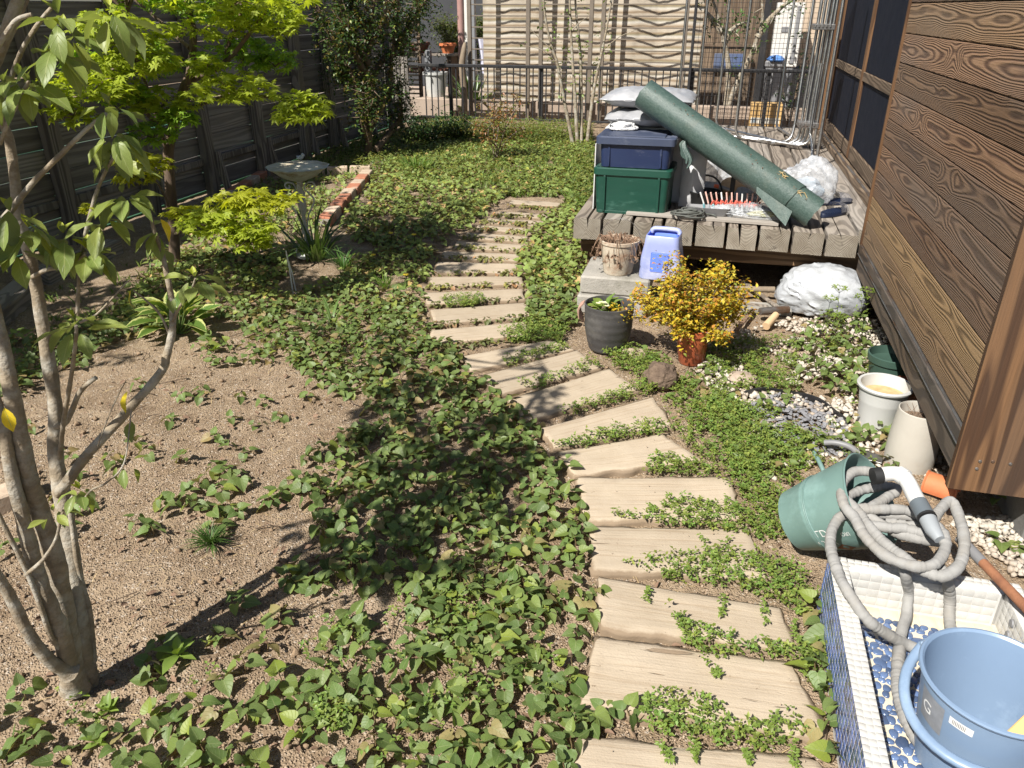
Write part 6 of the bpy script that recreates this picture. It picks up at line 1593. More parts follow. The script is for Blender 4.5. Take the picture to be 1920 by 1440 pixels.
SMALL = [(0.0, 0.03, 0.0), (0.45, 0.30, 0.42), (1.0, 0.01, 1.0)]
T_heart = [leaf_tpl(HEART, 7, 0.30, 0.22, 0.02), leaf_tpl(HEART, 7, 0.10, 0.42, 0.05), leaf_tpl(HEART, 7, 0.55, 0.15, 0.03), leaf_tpl(HEART, 7, 0.20, -0.12, 0.04)]
T_heart_lo = [leaf_tpl(HEART_LO, 3, 0.30, 0.25), leaf_tpl(HEART_LO, 3, 0.55, 0.10)]
T_ovate = [leaf_tpl(OVATE, 5, 0.35, 0.28, 0.02), leaf_tpl(OVATE, 5, 0.2, 0.55, 0.03), leaf_tpl(OVATE, 5, 0.5, 0.1, 0.02)]
T_small = leaf_tpl(SMALL, 3, 0.35, 0.2)
def blade_tpl(n=6, w=0.03, curve=0.5):
    V = []; U = []
    for i in range(n + 1):
        t = i / n; a = curve * t * 1.6
        y = math.sin(a) / max(curve * 1.6, .01); z = (1 - math.cos(a)) / max(curve * 1.6, .01)
        # grows up along +Z, bends towards +Y
        px = (1 - math.cos(a)) / (curve * 1.6); pz = math.sin(a) / (curve * 1.6)
        ww = w * (1 - t ** 2.2) * (0.7 + 0.6 * t if t < .5 else 1.0)
        for u in (-1, 0, 1): V.append((ww * u, px + (0.15 * ww if u == 0 else 0), pz)); U.append((u, t))
    F = [(i * 3 + j, i * 3 + j + 1, (i + 1) * 3 + j + 1, (i + 1) * 3 + j) for i in range(n) for j in range(2)]
    return np.array(V, dtype=np.float32), np.array(F, dtype=np.int32), np.array(U, dtype=np.float32)
def maple_tpl():
    V = [(0, 0, 0)]; F = []; U = [(0, 0)]
    for k, (ang, L) in enumerate(((-118, 0.40), (-78, 0.62), (-38, 0.88), (0, 1.0), (38, 0.88), (78, 0.62), (118, 0.40))):
        a = R(ang); d = np.array([math.sin(a), math.cos(a)]); n = np.array([d[1], -d[0]]); i = len(V)
        m = d * L * 0.46; tip = d * L
        V += [(m[0] - n[0] * .125 * (L + .2), m[1] - n[1] * .125 * (L + .2), -0.03), (tip[0], tip[1], -0.16 * L), (m[0] + n[0] * .125 * (L + .2), m[1] + n[1] * .125 * (L + .2), -0.03), (m[0], m[1], 0.03)]
        U += [(-1, .5), (0.3, 1), (1, .5), (0, .5)]
        F += [(0, i, i + 1, i + 3), (0, i + 3, i + 1, i + 2)]
    return np.array(V, dtype=np.float32), np.array(F, dtype=np.int32), np.array(U, dtype=np.float32)
T_maple = maple_tpl()
def tpl_mesh(name, t, mat, c=(1, 1, 1)): return np_mesh(name, t[0], t[1], mat, np.tile(np.array(c, dtype=np.float32), (len(t[0]), 1)), t[2])

# ------------------------------------------------------------------ sampling on the ground
def to_world(poly, z=0.0): return [(G(x, y, z).x, G(x, y, z).y) for x, y in poly]
def scatter(poly_px, dens, rr, mind=0.0, field=None, margin=0.0, on_slab=0.0, z=0.0):
    P = to_world(poly_px, z); xs = [p[0] for p in P]; ys = [p[1] for p in P]
    x0, x1, y0, y1 = min(xs), max(xs), min(ys), max(ys); n = int(dens * (x1 - x0) * (y1 - y0)); out = []; grid = {}
    for _ in range(n):
        x = rr.uniform(x0, x1); y = rr.uniform(y0, y1)
        if not in_poly(x, y, P): continue
        if field and not field(x, y): continue
        if over_slab(x, y, margin) and rr.random() > on_slab: continue
        if mind:
            g = (int(x / mind), int(y / mind)); bad = False
            for i in (-1, 0, 1):
                for j in (-1, 0, 1):
                    for q in grid.get((g[0] + i, g[1] + j), ()):
                        if (q[0] - x) ** 2 + (q[1] - y) ** 2 < mind * mind: bad = True
            if bad: continue
            grid.setdefault(g, []).append((x, y))
        out.append((x, y))
    return out

# ------------------------------------------------------------------ heart-leaved ground cover
HREG = [  # polygon in the photo, plants per m2, size, stem height, name of the patch
 ([(560,1470),(600,1300),(680,1150),(800,1120),(640,1060),(560,1000),(520,930),(580,860),(640,830),(700,760),(620,740),(560,690),(760,650),(840,640),(880,700),(960,760),(1000,800),(1050,860),(1085,920),(1100,1000),(1110,1080),(1130,1160),(1085,1230),(1090,1290),(1200,1335),(1235,1370),(1090,1390),(1060,1470)], 100, 1.0, 1.0),
 ([(250,1470),(380,1330),(470,1250),(560,1190),(680,1140),(600,1300),(570,1470)], 78, 1.0, 1.0),
 ([(240,1010),(280,960),(420,890),(520,930),(560,1000),(640,1060),(800,1120),(680,1150),(500,1080),(460,1000),(330,1010)], 60, 1.0, 0.9),
 ([(310,660),(420,640),(480,610),(560,690),(620,740),(520,690),(420,690)], 48, 0.95, 0.9),
 ([(420,600),(480,540),(560,540),(700,470),(810,480),(800,560),(790,600),(840,640),(760,650),(560,690),(480,620)], 112, 0.95, 0.9),
 ([(0,640),(130,610),(240,560),(300,470),(520,480),(560,540),(480,540),(420,600),(240,640),(130,700),(0,760)], 95, 0.95, 0.9),
 ([(330,480),(400,385),(500,345),(690,325),(640,400),(600,430),(560,490)], 70, 0.95, 0.9),
 ([(200,900),(250,700),(420,690),(600,740),(560,870),(400,890)], 16, 0.85, 0.8),
 ([(0,1470),(0,1330),(200,1300),(380,1120),(480,1100),(560,1190),(400,1320),(330,1470)], 34, 0.95, 0.8),
 ([(-20,1470),(-20,1250),(110,1300),(110,1400),(80,1470)], 48, 1.0, 0.9),
 ([(0,900),(60,800),(200,900),(160,1000),(60,1080),(0,1100)], 16, 0.9, 0.8),
 ([(700,335),(640,425),(700,470),(810,480),(850,440),(900,410),(950,370),(1060,370),(1095,330),(1110,270),(1000,262),(900,255),(780,272),(735,300)], 85, 1.08, 0.9),
 ([(1000,420),(1060,390),(1100,330),(1105,400),(1075,430),(1105,480),(1085,560),(1080,640),(1040,640),(1000,605),(985,540),(975,490)], 120, 1.1, 1.1),
 ([(1230,700),(1310,690),(1420,690),(1500,740),(1430,800),(1560,830),(1500,900),(1400,880),(1330,830),(1270,760)], 60, 0.9, 0.8),
 ([(1490,650),(1560,600),(1625,620),(1650,690),(1625,760),(1560,745),(1500,700)], 80, 1.0, 2.0),
 ([(1400,1015),(1480,1000),(1535,1060),(1548,1150),(1560,1300),(1590,1470),(1540,1470),(1500,1320),(1530,1190),(1455,1110),(1395,1060)], 95, 1.2, 1.25),
 ([(1560,790),(1680,800),(1690,880),(1640,880),(1560,850)], 52, 0.95, 1.1),
 ([(1150,655),(1240,660),(1250,690),(1200,690)], 60, 0.9, 0.8),
 ([(1330,640),(1420,640),(1420,700),(1320,700)], 50, 0.8, 0.8),
 ([(1800,930),(1900,950),(1925,1100),(1880,1050)], 40, 1.0, 0.8),
 ([(1010,600),(1070,615),(1090,660),(1050,650)], 60, 1.0, 0.9),
]
def houttuynia():
    rr = random.Random(17)
    pts = []
    def patchy(x, y): return noise.noise((x * 2.6, y * 2.6, 3.3)) > -0.40
    for ri, (poly, d, s, hs) in enumerate(HREG):
        mind = 0.034 if d > 80 else (0.050 if d > 30 else 0.09)
        for (x, y) in scatter(poly, d * (4.2 if d > 40 else 2.6), rr, mind, patchy if d > 40 else None, margin=0.10, on_slab=0.0):
            pts.append((x, y, s, hs, ri))
    # wilted tufts in the joints of the far slabs
    for a, b_ in zip(SLABS[9:], SLABS[10:]):
        for k in range(20):
            u = rr.random(); p = G(a[0][0] * (1 - u) + a[1][0] * u, a[0][1] * (1 - u) + a[1][1] * u); q = G(b_[3][0] * (1 - u) + b_[2][0] * u, b_[3][1] * (1 - u) + b_[2][1] * u)
            m = (p + q) / 2; pts.append((m.x, m.y, 0.62, 0.5, 98))
    near = []
    for p in pts:
        px, py = proj((p[0], p[1], 0.04))
        dist = math.hypot(p[0], p[1])
        vis = -40 < px < 1960 and py < 1480
        near.append((dist if vis else 1e3 + dist, p))
    near.sort(key=lambda t: t[0])
    # leaf meshes shared by the individuals
    lm = [tpl_mesh("leaf", T_heart[k % 4], M_houtt, c) for k, c in enumerate(((1, 1, 1), (0.86, 0.95, 0.85), (1.2, 1.15, 0.95), (0.74, 0.80, 0.76), (1.45, 1.30, 0.7), (1.9, 1.15, 1.6)))]
    st = MB(); st.tube(smooth_path([(0, 0, -0.01), (0.003, 0.002, 0.4), (-0.002, 0.004, 0.75), (0, 0, 1.0)], 3), lerp_list([0.0021, 0.0019, 0.0016, 0.001], 10), 6); sm = st.mesh("stem", M_stemr, 60)
    def plan(s, hs):
        """leaves of one plant: list of (pos, yaw, pitch, roll, size)"""
        h = rr.uniform(0.022, 0.056) * hs * (0.8 + 0.4 * s); n = rr.randint(4, 6); out = []; a = rr.uniform(0, 6.28)
        for k in range(n):
            t = (k + 0.6) / n; a += 2.4 + rr.uniform(-.4, .4); z = h * (0.30 + 0.70 * t); pet = rr.uniform(0.012, 0.026) * (1.25 - 0.7 * t)
            size = s * rr.uniform(0.028, 0.054) * (1.0 if k < n - 2 else 0.78)
            pitch = rr.uniform(-0.85, 0.30) if k < n - 1 else rr.uniform(0.1, 0.8)
            # leaves lean towards the light (behind-left of the camera)
            out.append((Vector((math.cos(a) * pet, math.sin(a) * pet, z + 0.006)), a - math.pi / 2, pitch, rr.uniform(-.6, .6), size, Vector((0, 0, z * 0.8))))
        return h, out
    big = [p for _, p in near[:298]]
    labels = {0: 'heart-leaved plant in the dense carpet left of the path', 1: 'heart-leaved plant in the looser patch at the bottom of photo', 2: 'heart-leaved plant in the band crossing the bare soil', 15: 'heart-leaved plant between the slabs and the tiled basin', 8: 'heart-leaved plant on the bare soil right of the tree trunk', 9: 'heart-leaved plant in the bottom left corner of photo', 10: 'heart-leaved plant left of the evergreen tree trunk', 7: 'heart-leaved plant scattered alone on the upper bare soil', 13: 'heart-leaved plant between slate chips and stepping slabs', 16: 'heart-leaved plant beside the white pots', 14: 'tall heart-leaved plant on the white gravel under the house', 6: 'heart-leaved plant in the shaded bed beside the bird bath'}
    def where(x, y, ri):
        if ri != 0: return labels.get(ri, "heart-leaved plant in the green strip right of the path")
        px, py = proj((x, y, 0.03))
        if py > 1270: return "heart-leaved plant in the sunny carpet along bottom edge, beside the nearest slab" if px > 900 else "heart-leaved plant in the sunny carpet along the bottom edge of photo"
        if py > 1080: return "heart-leaved plant in the sunny carpet beside the third slab" if px > 900 else "heart-leaved plant in the sunny carpet just below the tree's shadow"
        return "heart-leaved plant in the tree's dappled shadow beside the path" if px > 850 else "heart-leaved plant in the tree's dappled shadow next to bare soil"
    for (x, y, s, hs, ri) in big:
        e = empty("heart_leaf_plant", (x, y, hgt(x, y)), where(x, y, ri), "plant", "heart-leaved ground cover plants"); h, lv = plan(s, hs)
        link("stem", sm, e, scale=(1, 1, h))
        for (p, yw, pt, rl, sz, at) in lv:
            k = rr.random(); me = lm[0] if k < .28 else lm[1] if k < .50 else lm[2] if k < .74 else lm[3] if k < .88 else lm[4] if k < .94 else lm[5]
            Rm = rotm(np.array([yw]), np.array([pt]), np.array([rl]))[0]
            o = bpy.data.objects.new("leaf", me); COL.objects.link(o); o.parent = e
            o.matrix_local = Matrix.Translation(p) @ Matrix(Rm.tolist()).to_4x4() @ Matrix.Diagonal((sz, sz * rr.uniform(.95, 1.15), sz, 1))
    # everything farther back: one carpet
    T = []; Y = []; Pt = []; Rl = []; S = []; Cc = []; T2 = []
    stems = MB()
    for _, (x, y, s, hs, ri) in near[298:]:
        h, lv = plan(s, hs); g = hgt(x, y); wilt = ri == 98
        for (p, yw, pt, rl, sz, at) in lv:
            T.append((x + p.x, y + p.y, g + p.z)); Y.append(yw); Pt.append(pt); Rl.append(rl); S.append(sz)
            v = rr.uniform(0.78, 1.15); k = rr.random()
            c = (v, v * rr.uniform(.95, 1.05), v * .9)
            if k > 0.93: c = (2.2 * v, 1.15 * v, 1.7 * v)
            elif k > 0.86: c = (1.5 * v, 1.25 * v, 0.8 * v)
            if wilt: c = (c[0] * 1.0, c[1] * 0.78, c[2] * 0.95)
            Cc.append(c)
    T = np.array(T, dtype=np.float32); RT = rotm(np.array(Y), np.array(Pt), np.array(Rl)).astype(np.float32); S = np.array(S); Cc = np.array(Cc)
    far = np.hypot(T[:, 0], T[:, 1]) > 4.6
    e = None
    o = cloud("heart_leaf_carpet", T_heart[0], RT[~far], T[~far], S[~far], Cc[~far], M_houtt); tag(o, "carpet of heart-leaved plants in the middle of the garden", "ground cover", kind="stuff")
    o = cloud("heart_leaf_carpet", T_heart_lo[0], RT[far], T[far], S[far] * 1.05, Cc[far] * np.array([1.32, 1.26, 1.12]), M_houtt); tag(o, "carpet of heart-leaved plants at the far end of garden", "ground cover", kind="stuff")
    print("houttuynia", len(pts), len(T))
houttuynia()

# ------------------------------------------------------------------ small creeping weeds (mats of tiny leaves)
WREG = [
 ([(1205,1335),(1250,1305),(1340,1325),(1400,1375),(1480,1345),(1505,1390),(1420,1415),(1300,1395),(1215,1375)], 1.0),
 ([(1248,1150),(1290,1175),(1340,1195),(1400,1215),(1560,1225),(1575,1310),(1520,1295),(1490,1250),(1390,1240),(1340,1250),(1280,1218),(1262,1180)], 1.0),
 ([(1165,1066),(1230,1056),(1330,1036),(1410,1045),(1480,1065),(1535,1120),(1510,1165),(1440,1125),(1370,1108),(1310,1098),(1250,1092)], 1.0),
 ([(1110,970),(1230,973),(1250,942),(1330,950),(1380,958),(1500,945),(1480,1015),(1420,1015),(1330,1003),(1230,992)], 1.0),
 ([(1200,890),(1235,855),(1330,880),(1440,890),(1475,950),(1400,945),(1340,905)], 0.8),
 ([(1235,740),(1280,712),(1350,740),(1430,790),(1445,850),(1420,905),(1320,875),(1250,805)], 0.55),
 ([(1030,842),(1100,825),(1180,800),(1240,798),(1250,822),(1180,828),(1080,852)], 1.0),
 ([(1040,777),(1120,755),(1210,718),(1245,735),(1180,752),(1080,778)], 1.0),
 ([(970,727),(1050,705),(1110,678),(1130,695),(1060,714),(1000,738)], 0.9),
 ([(935,683),(1000,665),(1050,648),(1068,660),(1000,680),(950,692)], 1.0),
 ([(930,632),(1000,603),(1070,618),(1050,645),(960,645)], 1.2),
 ([(825,567),(900,555),(915,570),(880,584),(840,580)], 1.0),
 ([(1115,650),(1200,660),(1260,690),(1235,725),(1150,692)], 0.9),
 ([(1320,640),(1490,640),(1500,740),(1330,735)], 0.6),
 ([(1300,760),(1440,770),(1560,860),(1480,920),(1380,890)], 0.6), ([(1420,800),(1580,800),(1660,880),(1500,900)], 0.3), ([(1500,640),(1640,620),(1660,740),(1560,780)], 0.12),
 ([(590,1310),(640,1300),(670,1340),(630,1380),(595,1360)], 0.9),
 ([(330,1180),(420,1180),(420,1300),(350,1300)], 0.12),
 ([(120,1280),(240,1270),(260,1360),(120,1380)], 0.2),
 ([(600,1000),(1000,1000),(1060,1300),(700,1440),(560,1300)], 0.10),
 ([(420,640),(800,560),(840,640),(560,720)], 0.10),
 ([(980,480),(1080,430),(1080,600),(1000,590)], 0.25),
]
def weeds():
    rr = random.Random(31); T = []; Y = []; P_ = []; S = []; C = []; stems = MB()
    for poly, dn in WREG:
        f = lambda x, y, dn=dn: noise.noise((x * 11, y * 11, 2.2)) + 0.5 * noise.noise((x * 30, y * 30, 4.0)) + (0.9 * noise.noise((x * 4.2, y * 4.2, 9.0)) if dn < .7 else 0) > (0.12 - 0.72 * min(dn, 1.0))
        for (x, y) in scatter(poly, 8500 * dn, rr, 0, f, margin=0.0, on_slab=0.55 if dn > .7 else .1):
            # sprig: pairs of leaves around a point
            zz = 0.024 + rr.random() ** 1.6 * 0.026 if over_slab(x, y) else 0.010 + rr.random() ** 1.4 * 0.042
            v = rr.uniform(0.70, 1.2); yel = rr.uniform(0.85, 1.25)
            for k in range(4):
                T.append((x + rr.uniform(-.007, .007), y + rr.uniform(-.007, .007), zz + rr.uniform(-.004, .006))); Y.append(k * 1.57 + rr.uniform(-.6, .6)); P_.append(rr.uniform(-.2, .8)); S.append(rr.uniform(0.0085, 0.0165)); C.append((v * yel, v, v * 0.9))
    # runners over the slabs
    for (a, b_) in (((1262, 1150), (1330, 1240)), ((1340, 1250), (1348, 1262)), ((1215, 1100), (1212, 1120)), ((1358, 1112), (1350, 1150)), ((1430, 1120), (1435, 1165)), ((1490, 1160), (1496, 1205)), ((1310, 1000), (1360, 1050)), ((1380, 985), (1330, 1060)), ((1360, 930), (1385, 950)), ((1205, 1330), (1215, 1300)), ((1260, 1335), (1262, 1310)), ((1400, 1360), (1470, 1345)), ((1230, 950), (1215, 945)), ((1330, 960), (1330, 935)), ((1300, 1385), (1305, 1420)), ((1400, 1400), (1405, 1425)), ((1490, 1390), (1490, 1432)), ((1240, 1390), (1260, 1420))):
        for k in range(16):
            u = k / 15; g = G(a[0] * (1 - u) + b_[0] * u + rr.uniform(-4, 4), a[1] * (1 - u) + b_[1] * u + rr.uniform(-4, 4), 0.04)
            for q in range(3): T.append((g.x + rr.uniform(-.004, .004), g.y + rr.uniform(-.004, .004), 0.028 + rr.uniform(0, .014))); Y.append(rr.uniform(0, 6.28)); P_.append(rr.uniform(-.2, .5)); S.append(rr.uniform(.009, .015)); C.append((1, 1, .9))
    n = len(T); RT = rotm(np.array(Y), np.array(P_), RNG.uniform(-.4, .4, n))
    o = cloud("creeping_weed", T_small, RT, np.array(T), np.array(S) * np.ones(n), np.array(C), M_weed); tag(o, "bright green mats of tiny-leaved weed between the stepping slabs", "weed", kind="stuff")
    print("weeds", n)
weeds()

# ------------------------------------------------------------------ crumbs of soil, gravel, slate, litter
def ico_tpl(sub=1, seed=0, sq=(1, 1, 0.75), amp=0.25):
    bm = bmesh.new(); bmesh.ops.create_icosphere(bm, subdivisions=sub, radius=1.0); bm.verts.ensure_lookup_table()
    V = np.array([[c * s * (1 + amp * noise.noise(v.co * 1.7 + Vector((seed, 0, 0)))) for c, s in zip(v.co, sq)] for v in bm.verts], dtype=np.float32)
    F = np.array([[v.index for v in f.verts] for f in bm.faces], dtype=np.int32); bm.free()
    return V, F, np.zeros((len(V), 2), dtype=np.float32)
def crumbs():
    rr = random.Random(41); n = 26000; T = []; S = []
    while len(T) < n:
        d = 0.9 + 4.4 * rr.random() ** 1.5; a = YAW + R(90) + R(rr.uniform(-38, 42)); x = d * math.cos(a); y = d * math.sin(a)
        if over_slab(x, y) and rr.random() > 0.02: continue
        if x > 0.40 and y < 2.05: continue
        s = 0.0016 + 0.0036 * rr.random() ** 3
        if over_slab(x, y): T.append((x, y, 0.023)); S.append(s * 0.6); continue
        T.append((x, y, hgt(x, y) - 0.002 + s * 0.35)); S.append(s)
    T = np.array(T); m = len(T)
    RT = rotm(RNG.uniform(0, 6.28, m), RNG.uniform(-1, 1, m), RNG.uniform(-1, 1, m))
    o = cloud("soil_crumbs", ico_tpl(1, 1.0), RT, T, np.array(S), np.ones((m, 3)), M_crumb, smooth=False); tag(o, "loose crumbs and grit lying on the bare soil", "soil", kind="stuff")
    T = []; S = []
    while len(T) < 1500:
        d = 0.9 + 3.8 * rr.random() ** 1.3; a = YAW + R(90) + R(rr.uniform(-38, 42)); x = d * math.cos(a); y = d * math.sin(a)
        if over_slab(x, y) or (x > 0.36 and y < 2.3) or noise.noise((x * 3, y * 3, 6.6)) < -0.1: continue
        s = 0.004 + 0.009 * rr.random() ** 2.5; T.append((x, y, hgt(x, y) + s * 0.15)); S.append(s)
    m = len(T); RT = rotm(RNG.uniform(0, 6.28, m), RNG.uniform(-1, 1, m), RNG.uniform(-1, 1, m))
    o = cloud("soil_clods", ico_tpl(2, 5.0, (1.1, 0.9, 0.7), 0.8), RT, np.array(T), np.array(S)[:, None] * RNG.uniform(.7, 1.3, (m, 3)), np.ones((m, 3)), M_clod); tag(o, "small clods of earth lying on the bare soil", "soil", kind="stuff")
    # dead leaves and straw scraps, as countable litter of no importance
    T = []; S = []; 
    for k in range(1000):
        d = 1.2 + 3.6 * rr.random(); a = YAW + R(90) + R(rr.uniform(-36, 40)); x = d * math.cos(a); y = d * math.sin(a)
        if x > 0.38 and y < 2.3: continue
        if over_slab(x, y): continue
        T.append((x, y, hgt(x, y) + 0.010)); S.append(rr.uniform(0.012, 0.034))
    m = len(T); RT = rotm(RNG.uniform(0, 6.28, m), RNG.uniform(-.5, .5, m), RNG.uniform(-.8, .8, m))
    o = cloud("dead_leaves", T_ovate[2], RT, np.array(T), np.array(S), np.ones((m, 3)), M_dry); tag(o, "scattered brown dead leaves lying on the soil", "leaf litter", kind="stuff")
    T = []; S = []
    for k in range(900):
        d = 1.0 + 3.6 * rr.random(); a = YAW + R(90) + R(rr.uniform(-36, 40)); x = d * math.cos(a); y = d * math.sin(a)
        if x > 0.38 and y < 2.3 or over_slab(x, y): continue
        T.append((x, y, hgt(x, y) + 0.004)); S.append((0.012, 0.012, rr.uniform(0.02, 0.07)))
    m = len(T); RT = rotm(RNG.uniform(0, 6.28, m), RNG.uniform(-1.57, -1.3, m), RNG.uniform(-.2, .2, m))
    o = cloud("straw_scraps", blade_tpl(4, 0.08, 0.6), RT, np.array(T), np.array(S), np.ones((m, 3)), M_straw); tag(o, "thin dry straw and roots lying on the soil", "leaf litter", kind="stuff")
def twigs():
    rr = random.Random(45); b = MB()
    for k in range(90):
        d = 1.1 + 3.2 * rr.random(); a = YAW + R(90) + R(rr.uniform(-36, 34)); x = d * math.cos(a); y = d * math.sin(a)
        if x > 0.36 and y < 2.3 or over_slab(x, y): continue
        q = Vector((x, y, hgt(x, y) + 0.006)); an = rr.uniform(0, 6.28); L = rr.uniform(.04, .16); dv = Vector((math.cos(an), math.sin(an), 0)) * L; sd_ = Vector((-dv.y, dv.x, 0)) * rr.uniform(-.2, .2)
        b.tube(smooth_path([q, q + dv * .5 + sd_ + Vector((0, 0, .006)), q + dv + Vector((0, 0, .001))], 3), lerp_list([.0022, .0012], 7), 5)
    tag(b.obj("fallen_twigs", M_barkd, smooth=60), "thin fallen brown twigs lying about on the soil", "twigs", kind="stuff")
twigs()
def gravel():
    rr = random.Random(51)
    T = []; S = []
    reg = [([(1330,640),(1480,600),(1640,600),(1700,700),(1780,900),(1900,940),(1920,1090),(1800,1000),(1690,900),(1600,870),(1560,820),(1480,770),(1380,760),(1300,700)], 2600), ([(1380,760),(1560,800),(1640,900),(1500,960),(1400,880)], 400), ([(1780,930),(1925,960),(1925,1180),(1890,1060),(1800,1010)], 3200), ([(1925,960),(2150,1020),(2250,1300),(2000,1230),(1925,1180)], 2600)]
    for poly, d in reg:
        for (x, y) in scatter(poly, d, rr, 0.0115, lambda x, y: noise.noise((x * 4.0, y * 4.0, 1.1)) > -0.16): T.append((x, y, rr.uniform(-0.002, 0.016))); S.append(rr.uniform(0.007, 0.0155))
    m = len(T); RT = rotm(RNG.uniform(0, 6.28, m), RNG.uniform(-.6, .6, m), RNG.uniform(-.6, .6, m)); S = np.array(S)[:, None] * RNG.uniform(.75, 1.25, (m, 3))
    o = cloud("white_gravel", ico_tpl(2, 3.0, (1.2, 0.85, 0.62), 0.85), RT, np.array(T), S, np.ones((m, 3)), M_gravelw); tag(o, "white pebble gravel along the house and under the weeds", "gravel", kind="stuff")
    T = []
    for (x, y) in scatter([(1395,765),(1440,742),(1520,755),(1590,800),(1600,860),(1540,850),(1450,830),(1410,800)], 5200, rr, 0.010): T.append((x, y, rr.uniform(0.0, 0.020)))
    m = len(T); RT = rotm(RNG.uniform(0, 6.28, m), RNG.uniform(-.5, .5, m), RNG.uniform(-.5, .5, m)); S = RNG.uniform(0.007, 0.018, m)[:, None] * RNG.uniform(.6, 1.3, (m, 3))
    o = cloud("slate_chips", ico_tpl(1, 9.0, (1.2, 0.8, 0.35), 0.5), RT, np.array(T), S, np.ones((m, 3)), M_slate, smooth=False); tag(o, "patch of grey slate chips inside the black edging", "gravel", kind="stuff")
crumbs(); gravel()
# ------------------------------------------------------------------ single plants and trees
def grass_clump(name, loc, n, h, w, spread, label, cat="grass", col=(1, 1, 1), mat=None, curve=(0.3, 1.1), seed=0, group=None, parts=False, root_r=0.02):
    rr = random.Random(seed + 100); mat = mat or M_grass
    if parts:
        e = empty(name, loc, label, cat, group); ms = [tpl_mesh("leaf_blade", blade_tpl(8, w / h, c), mat, col) for c in (curve[0], (curve[0] + curve[1]) / 2, curve[1])]
        for k in range(n):
            a = rr.uniform(0, 6.28); r_ = rr.uniform(0, root_r); hh = h * rr.uniform(0.6, 1.1)
            o = link("leaf_blade", rr.choice(ms), e, loc=(r_ * math.cos(a), r_ * math.sin(a), 0), rot=(rr.uniform(-.05, spread), 0, a - math.pi / 2 + rr.uniform(-.3, .3)), scale=(hh, hh, hh))
            o.rotation_euler = (-rr.uniform(0, spread), 0, a - math.pi / 2 + rr.uniform(-.4, .4))
        return e
    Y = []; T = []; S = []; P_ = []
    for k in range(n):
        a = rr.uniform(0, 6.28); r_ = rr.uniform(0, root_r); T.append((r_ * math.cos(a), r_ * math.sin(a), 0)); Y.append(a - math.pi / 2 + rr.uniform(-.4, .4)); P_.append(-rr.uniform(0, spread)); S.append(h * rr.uniform(.5, 1.1))
    C = np.array([col]) * RNG.uniform(.8, 1.15, (n, 1))
    o = cloud(name, blade_tpl(6, w / h, (curve[0] + curve[1]) / 2), rotm(np.array(Y), np.array(P_), np.zeros(n)), np.array(T), np.array(S), C, mat)
    o.location = loc; tag(o, label, cat, group); return o

def branch_tube(b, pts, r0, r1, n=8, sub=4, knob=0.0, seed=0, flare=False):
    sp = smooth_path(pts, sub); k = len(sp)
    rad = [(r0 + (r1 - r0) * (i / (k - 1))) * (1 + 0.05 * noise.noise((i * 0.6, seed, 2.0))) for i in range(k)]
    if flare: rad = [r_ * (1 + 0.75 * math.exp(-i / 2.2)) for i, r_ in enumerate(rad)]
    pr = (lambda i, a: 1 + knob * noise.noise((math.cos(a), math.sin(a) + seed, i * 0.45))) if knob else None
    b.tube(sp, rad, n, True, pr); return sp

